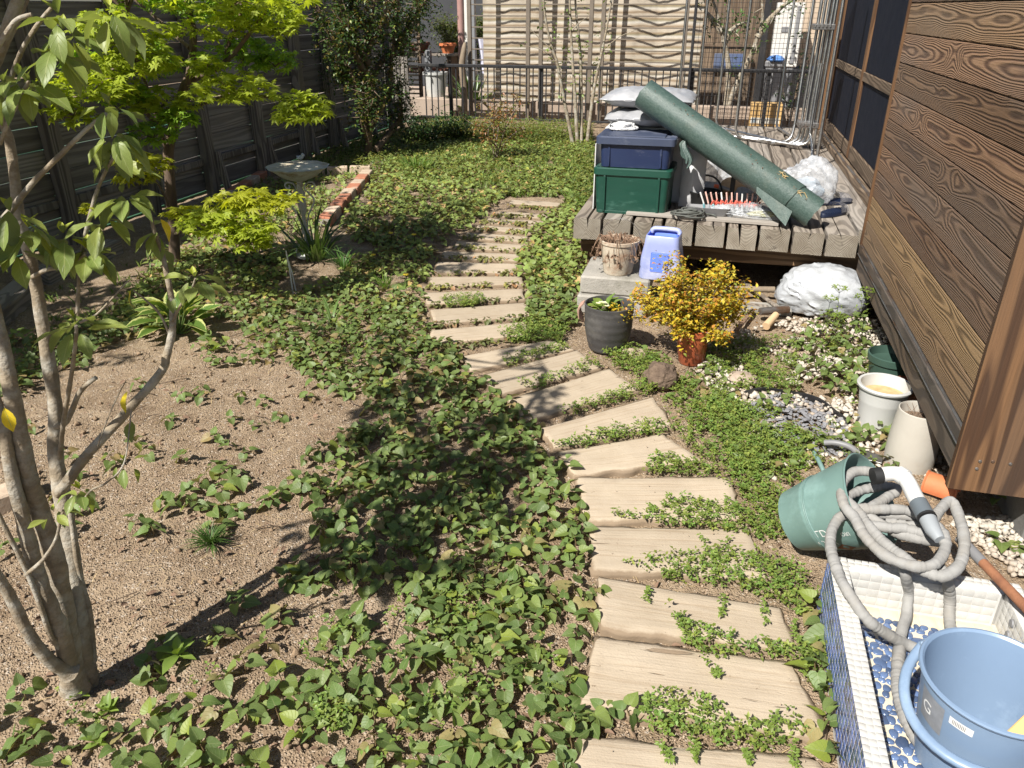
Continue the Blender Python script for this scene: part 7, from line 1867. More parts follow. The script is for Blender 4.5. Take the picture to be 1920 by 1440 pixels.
# ---- foreground evergreen tree
def evergreen_tree():
    base = Vector((-1.43, 1.17, -0.03))
    e = empty("evergreen_tree", base, "multi-stemmed evergreen tree with broad glossy leaves in left foreground", "tree"); rr = random.Random(61)
    D = 1.46
    def p(x, y, dd=0.0): return onD(x, y, D + dd) - base
    def br(name, pts, r0, r1, n=10, mat=M_bark, knob=0.10):
        b = MB(); sp = branch_tube(b, pts, r0 * .82, r1 * .82, n, 8, 0.16, rr.random() * 9, flare=name == 'trunk'); b.obj(name, mat, e, smooth=70); return sp
    B0 = p(168, 1300, 0.02)
    br("trunk", [p(170, 1310, .02), p(163, 1270, .02), p(152, 1200, .03), p(143, 1120, .05), p(130, 1020, .08), p(118, 940, .10), p(105, 860, .13), p(104, 770, .16), p(88, 660, .18), p(64, 520, .2), p(38, 413, .2), p(20, 277, .2), p(-5, 200, .2), p(-60, 20, .25)], 0.034, 0.008, 14)
    br("trunk", [p(150, 1300, .0), p(135, 1230, .0), p(118, 1130, .0), p(98, 1030, -.01), p(70, 945, -.02), p(50, 880, -.03), p(32, 790, -.03), p(12, 690, -.02), p(-10, 590, .0), p(-60, 380, .02), p(-110, 120, .05)], 0.034, 0.012, 14)
    br("trunk", [p(140, 1290, -.02), p(115, 1190, -.05), p(90, 1130, -.06), p(65, 1060, -.06), p(45, 980, -.06), p(24, 900, -.06), p(5, 800, -.05), p(-25, 700, -.03), p(-90, 480, 0)], 0.026, 0.012, 12)
    br("trunk", [p(130, 1260, -.05), p(95, 1240, -.08), p(55, 1190, -.10), p(20, 1120, -.11), p(-20, 1050, -.12), p(-80, 900, -.12)], 0.019, 0.013, 10)
    br("branch", [p(125, 1235, -.04), p(95, 1190, -.08), p(70, 1120, -.09), p(45, 1060, -.09), p(10, 990, -.10), p(-10, 950, -.1)], 0.008, 0.006, 8)
    br("branch", [p(48, 1078, -.09), p(80, 1050, -.10), p(105, 1010, -.10), p(118, 960, -.10), p(140, 925, -.10)], 0.006, 0.003, 8)
    br("branch", [p(176, 1240, .03), p(168, 1150, .05), p(150, 1080, .06), p(140, 1020, .06), p(130, 950, .08)], 0.010, 0.007, 8)
    # the long branch reaching right across the bare soil
    L = br("branch", [p(108, 925, .06), p(125, 905, .05), p(160, 857, .06), p(233, 777, .10), p(300, 700, .14), p(312, 668, .15), p(323, 620, .16), p(323, 573, .17), p(314, 520, .17), p(302, 467, .18), p(290, 435, .18), p(281, 400, .18)], 0.0165, 0.0042, 10)
    br("twig", [p(322, 606, .16), p(340, 570, .15), p(360, 540, .13), p(366, 522, .12)], 0.004, 0.0025, 7)
    br("twig", [p(318, 628, .16), p(300, 590, .15), p(270, 560, .13), p(250, 545, .12)], 0.004, 0.002, 7)
    br("twig", [p(150, 605, .10), p(180, 590, .10), p(210, 560, .10), p(235, 532, .11), p(242, 525, .11)], 0.0035, 0.0018, 7)
    br("branch", [p(105, 800, .12), p(125, 790, .08), p(150, 735, .06), p(180, 708, .06)], 0.009, 0.006, 8)
    br("branch", [p(112, 860, .1), p(118, 800, .06), p(128, 740, .02), p(136, 690, 0.0), p(142, 640, -.01), p(143, 610, -.01)], 0.007, 0.004, 8)
    br("branch", [p(-10, 430, .1), p(20, 395, .1), p(35, 375, .1), p(67, 337, .1), p(127, 277, .1), p(165, 240, .1), p(200, 213, .1)], 0.0095, 0.004, 8)
    br("branch", [p(145, 600, .15), p(147, 540, .15), p(150, 500, .15), p(160, 470, .14)], 0.005, 0.004, 8)
    br("branch", [p(60, 520, .18), p(90, 505, .16), p(130, 500, .15), p(160, 475, .13)], 0.006, 0.004, 8)
    br("branch", [p(150, 490, .15), p(165, 420, .14), p(185, 350, .13), p(215, 290, .13)], 0.006, 0.004, 8)
    br("branch", [p(-10, 95, .05), p(10, 65, .05), p(32, 37, .05), p(60, 27, .05)], 0.007, 0.004, 8)
    br("branch", [p(20, 150, .15), p(32, 115, .12), p(47, 83, .1), p(73, 43, .1), p(100, 10, .1)], 0.006, 0.004, 8)
    br("branch", [p(0, 270, .15), p(15, 230, .13), p(35, 190, .1), p(55, 150, .08)], 0.005, 0.004, 8)
    br("twig", [p(150, 950, -.10), p(170, 920, -.12), p(200, 905, -.13), p(232, 870, -.14), p(243, 800, -.10), p(246, 770, -.08)], 0.003, 0.0015, 6)
    br("twig", [p(180, 845, .05), p(200, 790, .04), p(222, 740, .04), p(236, 715, .04)], 0.002, 0.0012, 6)
    cm = [(1, 1, 1), (0.9, 0.95, .9), (1.12, 1.08, .95), (0.78, 0.86, 0.8)]
    lm = [tpl_mesh("leaf", T_ovate[k % 3], M_ever, c) for k, c in enumerate(cm)]
    ly = [tpl_mesh("young_leaf", T_ovate[2], M_ever, (1.9, 1.7, 0.75)), tpl_mesh("yellow_leaf", T_ovate[0], M_ever, (3.0, 1.9, 0.4))]
    def leaf(name, me, at, yaw, pitch, roll, s):
        Rm = rotm(np.array([yaw]), np.array([pitch]), np.array([roll]))[0]
        o = bpy.data.objects.new(name, me); COL.objects.link(o); o.parent = e
        o.matrix_local = Matrix.Translation(at) @ Matrix(Rm.tolist()).to_4x4() @ Matrix.Diagonal((s, s, s, 1))
    def cluster(c, n, s, young=3, droop=(-1.05, 0.10)):
        n += 1; s *= 0.84
        a = rr.uniform(0, 6.28)
        for k in range(n):
            a += 2.4 + rr.uniform(-.3, .3)
            pet = 0.018
            at = c + Vector((math.cos(a) * pet, math.sin(a) * pet, -0.006 + rr.uniform(-.012, .008)))
            leaf("leaf", rr.choice(lm), at, a - math.pi / 2, rr.uniform(*droop), rr.uniform(-.35, .35), s * rr.uniform(0.75, 1.15))
        for k in range(young):
            a = rr.uniform(0, 6.28); leaf("young_leaf", ly[0], c + Vector((0, 0, 0.004)), a, rr.uniform(0.8, 1.35), rr.uniform(-.3, .3), s * rr.uniform(.35, .55))
    CL = [((55, 160), .08, 8, .078), ((105, 95), .08, 9, .080), ((120, 60), .12, 7, .075), ((205, 200), .10, 6, .070), ((212, 250), .10, 8, .074), ((230, 365), .13, 9, .082), ((215, 300), .13, 4, .07), ((55, 430), .10, 8, .088), ((20, 400), .05, 5, .08), ((165, 470), .12, 9, .080), ((120, 440), .12, 7, .085), ((143, 608), -.01, 9, .082), ((366, 522), .12, 6, .062), ((150, 920), -.12, 6, .050), ((110, 30), .10, 6, .08), ((205, 20), .08, 7, .08), ((40, 150), .1, 5, .07), ((235, 868), -.12, 5, .046), ((100, 960), -.11, 5, .045), ((10, 160), .05, 4, .07), ((190, 410), .13, 6, .078), ((30, 470), .08, 4, .08)]
    for (xy, dd, n, s) in CL: cluster(p(xy[0], xy[1], dd), n, s)
    for (xy, dd) in (((245, 545), .12), ((238, 735), .04), ((8, 765), -.1), ((300, 410), .15), ((245, 790), -.08)): leaf("yellow_leaf", ly[1], p(*xy, dd), rr.uniform(0, 6.28), rr.uniform(-1.4, -.9), rr.uniform(-.3, .3), 0.05)
    for k in range(26):
        u = rr.random(); q = L[int(len(L) * (0.55 + 0.4 * u))]
        if k < 9: leaf("leaf", rr.choice(lm), q + Vector((rr.uniform(-.01, .01), rr.uniform(-.01, .01), 0)), rr.uniform(0, 6.28), rr.uniform(-1.0, .2), 0, rr.uniform(.04, .06))
    # upper crown above the frame (throws the dappled shade on the ground cover)
    T = []; Y = []; P_ = []; S = []; tw = MB()
    top = [Vector((-0.10, 0.00, 1.55)), Vector((-0.2, -0.1, 1.4))]
    sx = math.cos(SUN_EL) * math.cos(SUN_AZ) / math.sin(SUN_EL); sy = math.cos(SUN_EL) * math.sin(SUN_AZ) / math.sin(SUN_EL)
    spots = []
    # shade wanted on the ground (photo points) -> crown clusters on the sun ray at a height above the frame
    for poly, n, h0, h1 in SHADE_EVER:
        W = to_world(poly); xs = [q[0] for q in W]; ys = [q[1] for q in W]; c = 0
        while c < n:
            x = rr.uniform(min(xs), max(xs)); y = rr.uniform(min(ys), max(ys))
            if not in_poly(x, y, W): continue
            h = rr.uniform(h0, h1); spots.append((Vector((x - sx * h, y - sy * h, h)) - base, n)); c += 1
    stems_top = [p(-60, 20, .25), p(-110, 120, .05), p(-5, 200, .2)]
    for c, n in spots:
        a = rr.uniform(0, 6.28)
        for k in range(8):
            a += 2.4; T.append((c.x + .02 * math.cos(a), c.y + .02 * math.sin(a), c.z + rr.uniform(-.01, .01))); Y.append(a - math.pi / 2); P_.append(rr.uniform(-.8, .1)); S.append(rr.uniform(.065, .095))
        src = min([Vector((-0.10, 0.05, 1.35)), Vector((0.05, 0.35, 1.75)), Vector((0.15, 0.15, 1.65)), Vector((-0.05, 0.6, 2.0))], key=lambda s_: (s_ - c).length)
        if rr.random() < 0.5: tw.tube(smooth_path([src, (src + c) / 2 + Vector((0, 0, -0.08)), c], 3), lerp_list([0.007, 0.003], 7), 5)
    for a_, b_ in ((p(-60, 20, .25), Vector((-0.10, 0.05, 1.35))), (Vector((-0.10, 0.05, 1.35)), Vector((0.05, 0.35, 1.75))), (p(-110, 120, .05), Vector((-0.10, 0.05, 1.35))), (Vector((-0.10, 0.05, 1.35)), Vector((0.15, 0.15, 1.65))), (Vector((0.05, 0.35, 1.75)), Vector((-0.05, 0.6, 2.0)))):
        tw.tube(smooth_path([a_, (a_ + b_) / 2 + Vector((0.02, 0.02, 0)), b_], 4), lerp_list([0.014, 0.011], 9), 7)
    tag(tw.obj("upper_branches", M_bark, e, smooth=60), kind="stuff")
    n = len(T); C = RNG.uniform(.8, 1.15, (n, 1)) * np.ones((1, 3))
    o = cloud("crown", T_ovate[0], rotm(np.array(Y), np.array(P_), RNG.uniform(-.4, .4, n)), np.array(T), np.array(S), C, M_ever, e)
SHADE_EVER = [
 ([(640,830),(700,720),(800,680),(900,740),(960,800),(1010,900),(1000,1000),(900,1060),(760,1020),(660,930)], 36, 1.9, 2.7),
 ([(520,960),(700,960),(860,1060),(800,1110),(560,1060)], 12, 1.75, 2.3),
 ([(560,540),(760,640),(840,760),(760,760),(600,640)], 8, 2.2, 2.8),
 ([(960,760),(1040,720),(1080,760),(1020,820)], 6, 2.2, 2.7),
 ([(880,650),(1040,620),(1050,650),(900,690)], 4, 2.5, 2.9),
]
evergreen_tree()

# ---- maple
SHADE_MAPLE = [([(680,480),(730,440),(800,440),(890,470),(900,500),(820,520),(740,530),(690,520)], 110, 2.3, 3.0), ([(340,480),(560,480),(600,540),(420,570)], 90, 2.2, 2.9)]
def maple():
    base = G(327, 500) + Vector((0, 0, -0.02)); rr = random.Random(71)
    e = empty("maple_tree", base, "young maple with layered bright yellow-green leaves before the fence", "tree")
    D0 = float(np.dot([base.x, base.y, 0], _hd))
    def p(x, y, dd=0.0): return onD(x, y, D0 + dd) - base
    def br(name, pts, r0, r1): 
        b = MB(); sp = branch_tube(b, pts, r0, r1, 9, 5, 0.12, rr.random() * 9); b.obj(name, M_barkd, e, smooth=70); return sp
    br("trunk", [p(328, 505), p(326, 440), p(320, 360), p(316, 290), p(328, 220), p(345, 165), p(358, 130), p(362, 60), p(350, -20), p(360, -150, .1)], 0.040, 0.018)
    br("branch", [p(350, 155), p(372, 145), p(420, 120, -.2), p(470, 60, -.3), p(500, 20, -.3)], 0.020, 0.008)
    br("branch", [p(420, 120, -.2), p(430, 80, -.2), p(450, 30, -.2), p(455, -40, -.2)], 0.014, 0.008)
    br("branch", [p(335, 205), p(380, 195, -.2), p(430, 180, -.3), p(520, 185, -.4), p(580, 215, -.4)], 0.012, 0.004)
    br("branch", [p(320, 255), p(290, 230, -.2), p(250, 180, -.3), p(210, 150, -.3), p(160, 160, -.3)], 0.015, 0.005)
    br("branch", [p(316, 300), p(300, 240, -.1), p(260, 120, -.2), p(230, 60, -.2)], 0.014, 0.006)
    br("branch", [p(325, 440), p(370, 425, -.3), p(430, 410, -.5), p(500, 400, -.5), p(530, 385, -.5)], 0.010, 0.004)
    br("branch", [p(322, 400), p(300, 350, -.2), p(270, 320, -.3)], 0.008, 0.003)
    br("branch", [p(355, 90), p(300, 40, .2), p(230, -20, .3)], 0.014, 0.008)
    # horizontal pads of leaves: photo centre, half-size in photo px, depth offset, leaves, tint
    Yl = (1.15, 1.08, 0.85); Gr = (0.72, 0.93, 0.8); Go = (1.25, 1.03, 0.6)
    PADS = [((490, 25), (70, 26), -.35, 120, Yl), ((400, 10), (90, 24), -.1, 130, Gr), ((330, -20), (110, 30), 0, 120, Gr), ((455, 100), (80, 26), -.1, 120, Gr), ((440, 165), (75, 24), -.45, 140, Yl), ((515, 115), (40, 18), -.2, 50, Gr), ((565, 200), (48, 26), -.55, 110, Yl), ((385, 125), (30, 16), -.4, 40, Yl), ((250, 95), (62, 40), -.5, 190, Yl), ((215, 50), (60, 30), -.45, 110, Yl), ((285, 110), (40, 30), -.2, 80, Gr), ((170, 160), (75, 26), -.55, 150, Yl), ((225, 175), (50, 18), -.4, 60, Gr), ((300, 190), (55, 22), -.3, 90, Yl), ((330, 220), (36, 16), -.35, 50, Gr), ((285, 250), (45, 18), -.3, 60, Gr), ((270, 305), (42, 20), -.45, 70, Go), ((250, 330), (35, 12), -.4, 40, Go), ((470, 375), (75, 16), -.75, 100, Go), ((425, 415), (90, 26), -.8, 180, Yl), ((470, 450), (40, 20), -.85, 60, Yl), ((345, 400), (35, 12), -.6, 40, Go), ((140, 215), (40, 18), -.5, 50, Yl), ((100, 190), (30, 20), -.5, 40, Yl), ((430, 0), (120, 22), -.4, 120, Yl), ((380, 55), (70, 16), -.3, 60, Yl), ((520, 55), (30, 14), -.4, 30, Yl), ((150, 110), (40, 20), -.3, 40, Gr), ((170, 395), (20, 12), -.5, 20, Go), ((425, 600), (18, 16), -.3, 26, Yl), ((700, 420), (1, 1), 0, 1, Yl)]
    T = []; Y = []; P_ = []; S = []; C = []; tw = MB()
    for (cx, cy), (hw, hh), dd, n, tint in PADS[:-1]:
        c = p(cx, cy, dd); k = (D0 + dd) / 1605.0; hw *= 1.2; hh *= 1.3
        for _ in range(int(n * 1.5)):
            a = rr.uniform(0, 6.28); q = math.sqrt(rr.random()); u = q * math.cos(a); v = q * math.sin(a)
            dx = u * hw * k; dep = rr.uniform(-1, 1) * hw * k * 0.55; dz = v * hh * k * 0.85 - 0.25 * abs(u) * hh * k
            pos = c + Vector((_rt[0] * dx + _hd[0] * dep, _rt[1] * dx + _hd[1] * dep, dz + 0.012))
            T.append(pos); Y.append(rr.uniform(0, 6.28)); P_.append(rr.uniform(-.75, .15)); S.append(rr.uniform(0.040, 0.070)); vv = rr.uniform(.82, 1.12); C.append((tint[0] * vv, tint[1] * vv, tint[2] * vv))
        for _ in range(4):
            q = c + Vector((rr.uniform(-1, 1) * hw * k * .8, rr.uniform(-.1, .1), rr.uniform(-.5, .5) * hh * k)); tw.tube([c + Vector((0, 0, -hh * k * .4)), (c + q) / 2 + Vector((0, 0, 0.01)), q], [0.004, 0.003, 0.0015], 5)
    # shade wanted on the ground -> leaves of the high crown along the sun rays
    kx = math.cos(SUN_EL) * math.cos(SUN_AZ) / math.sin(SUN_EL); ky = math.cos(SUN_EL) * math.sin(SUN_AZ) / math.sin(SUN_EL)
    for poly, n, h0, h1 in SHADE_MAPLE:
        W = to_world(poly); xs = [q[0] for q in W]; ys = [q[1] for q in W]; c_ = 0
        while c_ < n:
            x = rr.uniform(min(xs), max(xs)); y = rr.uniform(min(ys), max(ys))
            if not in_poly(x, y, W): continue
            h = rr.uniform(h0, h1); c_ += 1; q = Vector((x - kx * h, y - ky * h, h)) - base
            for _ in range(5): T.append(q + Vector((rr.uniform(-.08, .08), rr.uniform(-.08, .08), rr.uniform(-.03, .03)))); Y.append(rr.uniform(0, 6.28)); P_.append(rr.uniform(-.5, .15)); S.append(rr.uniform(.045, .07)); C.append((1, 1, 1))
    # high crown above the frame
    for _ in range(900):
        a = rr.uniform(0, 6.28); q = math.sqrt(rr.random()); z = rr.uniform(1.75, 2.9); T.append(Vector((q * 0.95 * math.cos(a) + 0.05, q * 0.85 * math.sin(a) - 0.1, z))); Y.append(rr.uniform(0, 6.28)); P_.append(rr.uniform(-.6, .15)); S.append(rr.uniform(.04, .065)); vv = rr.uniform(.8, 1.1); C.append((vv, vv, vv))
    for k in range(10):
        a = k * 0.63; tw.tube(smooth_path([Vector((0.02, 0, 1.6)), Vector((0.35 * math.cos(a), 0.35 * math.sin(a), 2.0 + .1 * (k % 3))), Vector((0.85 * math.cos(a), 0.75 * math.sin(a), 2.3 + .2 * (k % 3)))], 4), lerp_list([0.012, 0.004], 9), 6)
    tag(tw.obj("twigs", M_barkd, e, smooth=60), kind="stuff")
    n = len(T); o = cloud("crown", T_maple, rotm(np.array(Y), np.array(P_), RNG.uniform(-.5, .5, n)), np.array([tuple(t) for t in T]), np.array(S), np.array(C), M_maple, e); tag(o, kind="stuff")
    # low leafy suckers by the bird bath
maple()

def leafy(name, base, label, cat, branches, tint, tints_w, leaf_s, n_per, seed, mat=None, bark=None, rad=(0.02, 0.004), spread=0.10, tpl=None, group=None, extra=None, pitch=(-.8, .5)):
    """generic shrub/tree: branches = list of point lists in local metres; leaves scattered round outer two thirds"""
    rr = random.Random(seed); e = empty(name, base, label, cat, group); T = []; Y = []; P_ = []; S = []; C = []
    bk = MB()
    for pts in branches:
        sp = branch_tube(bk, pts, rad[0], rad[1], 7, 4, 0.08, rr.random() * 9)
        k = len(sp)
        for _ in range(n_per):
            i = int(k * (0.22 + 0.78 * rr.random() ** 0.8)); i = min(i, k - 1); c = sp[i]
            d = Vector((rr.gauss(0, 1), rr.gauss(0, 1), rr.gauss(0, .8))) * spread * rr.uniform(.2, 1.0)
            ce = c + d
            if rr.random() < .12: bk.tube([c, ce], [rad[1] * .8, rad[1] * .35], 4)
            for q in range(4):
                T.append(ce + Vector((rr.uniform(-1, 1), rr.uniform(-1, 1), rr.uniform(-1, 1))) * leaf_s * 0.9); Y.append(rr.uniform(0, 6.28)); P_.append(rr.uniform(*pitch)); S.append(leaf_s * rr.uniform(.6, 1.2))
                t = rr.choices(tint, tints_w)[0]; v = rr.uniform(.75, 1.15); C.append((t[0] * v, t[1] * v, t[2] * v))
    if extra: extra(e, rr)
    bk.obj("trunk", bark or M_barkd, e, smooth=70)
    n = len(T); o = cloud("crown", tpl or T_small, rotm(np.array(Y), np.array(P_), RNG.uniform(-.6, .6, n)), np.array([tuple(t) for t in T]), np.array(S), np.array(C), mat or M_shrub, e); tag(o, kind="stuff")
    return e

def added_shade_tree():
    # assumed evergreen left of the view, added so its crown shades the fence bed
    base = Vector((-4.5, 1.25, 0)); rr = random.Random(77); BR = []
    for k in range(12):
        a = k * 2.4; q = .35 + .65 * (k % 4) / 3; BR.append([(0, 0, 0), (.03 * math.cos(a), .03 * math.sin(a), 1.2), (.35 * q * math.cos(a), .30 * q * math.sin(a), 1.9), (.52 * q * math.cos(a), .72 * q * math.sin(a), 2.2 + .12 * (k % 4)), (.66 * q * math.cos(a), .95 * q * math.sin(a), 2.45 + .2 * (k % 3))])
    leafy("evergreen_tree", base, "unseen evergreen tree added beside the wooden fence for its shade", "tree", BR, [(.07, .12, .035), (.10, .16, .05)], [1, 1], .085, 60, 78, rad=(.05, .01), spread=.2, bark=M_bark)
def shrubs():
    rr = random.Random(81)
    g1 = (0.075, 0.125, 0.030); g2 = (0.045, 0.085, 0.024); br_ = (0.17, 0.12, 0.035); yl = (0.26, 0.29, 0.06)
    # big bushy tree at the far left
    base = G(690, 296); D0 = float(np.dot([base.x, base.y, 0], _hd))
    P = lambda x, y, dd=0.0: onD(x, y, D0 + dd) - base
    BR = [[P(690, 300), P(692, 240), P(690, 180), P(685, 120), P(692, 60), P(700, 20), P(705, -60)], [P(690, 200), P(672, 170, -.1), P(650, 120, -.1), P(620, 70, -.2), P(600, 20, -.2)], [P(688, 190), P(660, 150), P(640, 140), P(622, 110)], [P(688, 100), P(700, 70), P(720, 40), P(750, -20)], [P(690, 170), P(712, 120, .2), P(740, 90, .3), P(770, 40, .3), P(800, 0, .3)], [P(692, 240), P(720, 190, .1), P(730, 150, .2), P(735, 100, .2), P(745, 40, .2)], [P(690, 260), P(680, 220, -.2), P(700, 190, -.3), P(695, 150, -.3)], [P(690, 120), P(660, 60, -.2), P(640, 10, -.2), P(630, -40, -.2)], [P(705, 280), P(745, 230, .3), P(752, 200, .3), P(745, 160, .4)], [P(690, 60), P(670, 20), P(650, -30)], [P(690, 150), P(665, 100, -.3), P(650, 70, -.4), P(640, 40, -.4)]]
    leafy("bushy_tree", base, "dark bushy small-leaved tree in the far left corner", "tree", BR, [g1, g2, br_, yl], [4, 5, 2.2, 1.0], 0.042, 260, 82, rad=(0.045, 0.008), spread=0.16, bark=M_barkd)
    # second, glossy darker tree behind it (neighbour side)
    base = Vector((-5.35, 12.75, 0.0)); BR = []
    for k in range(9):
        a = k * 0.7; BR.append([(0, 0, 0), (0.08 * math.cos(a), .08 * math.sin(a), 0.5), (0.30 * math.cos(a), .25 * math.sin(a), 1.1 + .1 * (k % 3)), (0.55 * math.cos(a), .4 * math.sin(a), 1.5 + .25 * (k % 3)), (0.7 * math.cos(a), .5 * math.sin(a), 1.9 + .2 * (k % 3))])
    leafy("glossy_tree", base, "dark glossy-leaved tree just behind the railing near the shelf", "tree", BR, [g2, (0.035, 0.07, 0.022), (.1, .16, .05)], [4, 3, 1.3], 0.065, 150, 83, rad=(0.04, 0.008), spread=0.16, tpl=T_small)
    # round clipped bush behind shelf
    base = Vector((-4.65, 14.6, 0)); BR = [[(0, 0, 0), (0.1 * math.cos(a), .1 * math.sin(a), .5), (.3 * math.cos(a), .3 * math.sin(a), 1.0), (.42 * math.cos(a), .4 * math.sin(a), 1.35)] for a in np.linspace(0, 6, 10)]
    leafy("clipped_bush", base, "olive green clipped bush behind the terracotta pot", "bush", BR, [(.085, .115, .03), (.11, .13, .035)], [1, 1], 0.05, 240, 84, spread=0.16)
    # low dark shrub at the foot of the fence behind bird bath
    for i, (px, py, s, lab) in enumerate(((540, 272, 1.0, "low dark shrub by the fence behind the bird bath"), (600, 262, .9, "dark low shrub between bird bath and bushy tree"), (850, 262, .75, "dark broad-leaved low shrub below the railing"), (795, 268, .7, "dark green low shrub right of the bushy tree"))):
        b0 = G(px, py); BR = [[(0, 0, 0), (.12 * math.cos(a) * s, .12 * math.sin(a) * s, .14 * s), (.30 * math.cos(a) * s, .26 * math.sin(a) * s, (.30 + .1 * math.sin(a * 3)) * s)] for a in np.linspace(0, 5.8, 9)]
        leafy("low_shrub", b0, lab, "shrub", BR, [(.04, .085, .025), (.055, .105, .03), (.09, .12, .035)], [3, 2, 1], 0.045, 40, 90 + i, rad=(.008, .003), spread=.10, group="low shrubs along the boundary")
    # nandina-like reddish shrub
    base = G(930, 300); D0n = float(np.dot([base.x, base.y, 0], _hd)); P = lambda x, y, dd=0.0: onD(x, y, D0n + dd) - base
    BR = [[P(930, 302), P(930, 270), P(935, 235), P(930, 210), P(905, 185)], [P(930, 300), P(940, 265), P(950, 235), P(965, 205), P(970, 185)], [P(928, 300), P(920, 265), P(905, 240), P(890, 235)], [P(935, 300), P(945, 270), P(965, 250), P(985, 240)], [P(930, 270), P(925, 230, .1), P(940, 195, .1)], [P(935, 280), P(915, 250, -.2), P(930, 220, -.2), P(945, 215, -.2)]]
    leafy("reddish_shrub", base, "small shrub with orange-red young leaves before the railing", "shrub", BR, [(.28, .115, .045), (.22, .18, .045), (.15, .17, .04), (.30, .19, .09)], [3, 2.5, 1.5, 1.2], 0.036, 60, 86, rad=(.008, .003), spread=.09, bark=M_twig)
    # three slender stems with a few pale leaves
    base = G(1085, 272); D3 = float(np.dot([base.x, base.y, 0], _hd)); P = lambda x, y, dd=0.0: onD(x, y, D3 + dd) - base
    BR = [[P(1075, 275), P(1060, 200), P(1045, 120), P(1035, 90), P(1022, 30), P(1015, -60)], [P(1083, 275), P(1078, 180), P(1074, 120), P(1070, 50), P(1066, -60)], [P(1100, 275), P(1108, 210), P(1115, 160), P(1128, 100), P(1138, 50), P(1150, -20)], [P(1090, 275), P(1090, 200, .1), P(1088, 100, .1), P(1080, 20, .1), P(1076, -60, .1)]]
    e = leafy("slender_tree", base, "slender three-stemmed tree with sparse fresh leaves near the deck", "tree", BR, [(.20, .28, .05), (.15, .22, .045)], [1, 1], 0.045, 26, 87, rad=(.026, .010), spread=.16, bark=M_bark)
    for tw_ in ([P(1036, 95), P(1010, 70), P(985, 45)], [P(1052, 130), P(1020, 95), P(975, 85)], [P(1130, 95), P(1160, 70), P(1195, 55)], [P(1070, 60), P(1090, 40), P(1105, 30)]):
        b = MB(); branch_tube(b, tw_, .007, .003, 6, 4); b.obj("twig", M_bark, e, smooth=60)
    # neighbour's tree behind the wire panel
    base = Vector((0.02, 13.3, 0.0)); Dn = float(np.dot([base.x, base.y, 0], _hd)); P = lambda x, y, dd=0.0: onD(x, y, Dn + dd) - base
    BR = [[P(1358, 235), P(1362, 190), P(1366, 130), P(1358, 80), P(1350, 50), P(1340, 10), P(1320, -40)], [P(1364, 200), P(1385, 150), P(1405, 110), P(1420, 70), P(1430, 30), P(1425, -30)], [P(1358, 80), P(1372, 55), P(1395, 42)], [P(1420, 70), P(1440, 40), P(1470, 10), P(1500, -10)], [P(1352, 60), P(1330, 30), P(1310, 10)]]
    leafy("garden_tree", base, "neighbour's forked tree with glossy leaves behind the wire panel", "tree", BR, [(.11, .18, .05), (.06, .11, .03)], [1, 1.4], 0.075, 20, 88, rad=(.055, .014), spread=.16, tpl=T_small, bark=M_bark)
    base = Vector((1.02, 12.6, 0.0)); BR = [[(0, 0, 0), (.03, 0, .4), (.05, .02, .8), (.02, 0, 1.25)], [(0, 0, 0), (-.06, 0, .3), (-.14, 0, .5)], [(0.03, 0, .4), (.12, 0, .7), (.16, .05, 1.1)]]
    leafy("dark_sapling", base, "dark-leaved sapling behind the wire panel beside house", "sapling", BR, [(.03, .055, .02), (.10, .16, .05)], [3, 1], 0.07, 13, 89, rad=(.012, .004), spread=.10)
    # yellow-orange shrub in the terracotta pot
    base = Vector((0.0, 3.665, 0.150)); BR = []
    for k in range(44):
        a = k * 2.399 + rr.uniform(-.3, .3); q = math.sqrt((k + .5) / 44); out = 0.07 + 0.165 * q + rr.uniform(-.02, .04) + (0.08 if k % 7 == 3 else 0); up = 0.32 - 0.29 * q * q + rr.uniform(-.05, .08)
        d = Vector((math.cos(a) * 1.12 - 0.10, math.sin(a) * 0.8, 0)); BR.append([(0, 0, 0), d * out * .35 + Vector((0, 0, up * .45)), d * out * .75 + Vector((0, 0, up * .8)), d * out + Vector((0, 0, up))])
    leafy("yellow_shrub", base, "dense shrub with golden-yellow and orange leaves in terracotta pot", "shrub", BR, [(.58, .39, .032), (.54, .24, .05), (.46, .35, .04), (.24, .27, .05), (.64, .50, .07)], [4, 2.2, 2.4, 1.5, 1.8], 0.0225, 50, 91, rad=(.0032, .0009), spread=.036, bark=M_twig, pitch=(-.4, 1.0))
    # primrose in the charcoal pot
    e = empty("primrose", (-0.437, 3.73, 0.205), "pale yellow primrose with light green leaves in the charcoal pot", "flower")
    lm = [tpl_mesh("leaf", T_ovate[k], M_weed, c) for k, c in ((0, (1, 1, 1)), (1, (1.2, 1.1, .9)), (2, (.8, .9, .8)))]
    for k in range(17):
        a = k * 2.4; s = rr.uniform(.055, .095)
        Rm = rotm(np.array([a - math.pi / 2]), np.array([rr.uniform(.3, 1.1)]), np.array([rr.uniform(-.3, .3)]))[0]
        o = bpy.data.objects.new("leaf", rr.choice(lm)); COL.objects.link(o); o.parent = e; o.matrix_local = Matrix.Translation((.02 * math.cos(a) - .035, .02 * math.sin(a) + .01, 0.002)) @ Matrix(Rm.tolist()).to_4x4() @ Matrix.Diagonal((s * 1.2, s, s, 1))
    fm = std("pale_yellow_petal", (.72, .70, .40), rough=.6)
    for k in range(6):
        c = Vector((-.03 + rr.uniform(-.025, .025), -.045 + rr.uniform(-.02, .02), .045 + rr.uniform(-.012, .015))); b = MB()
        for q in range(5):
            a = q * 1.2566; d = Vector((math.cos(a), math.sin(a) * .9, .25)); n_ = Vector((-math.sin(a), math.cos(a), 0)); b.add([c, c + d * .009 + n_ * .007, c + d * .015, c + d * .009 - n_ * .007], [(0, 1, 2, 3)])
        b.obj("flower_head", fm, e)
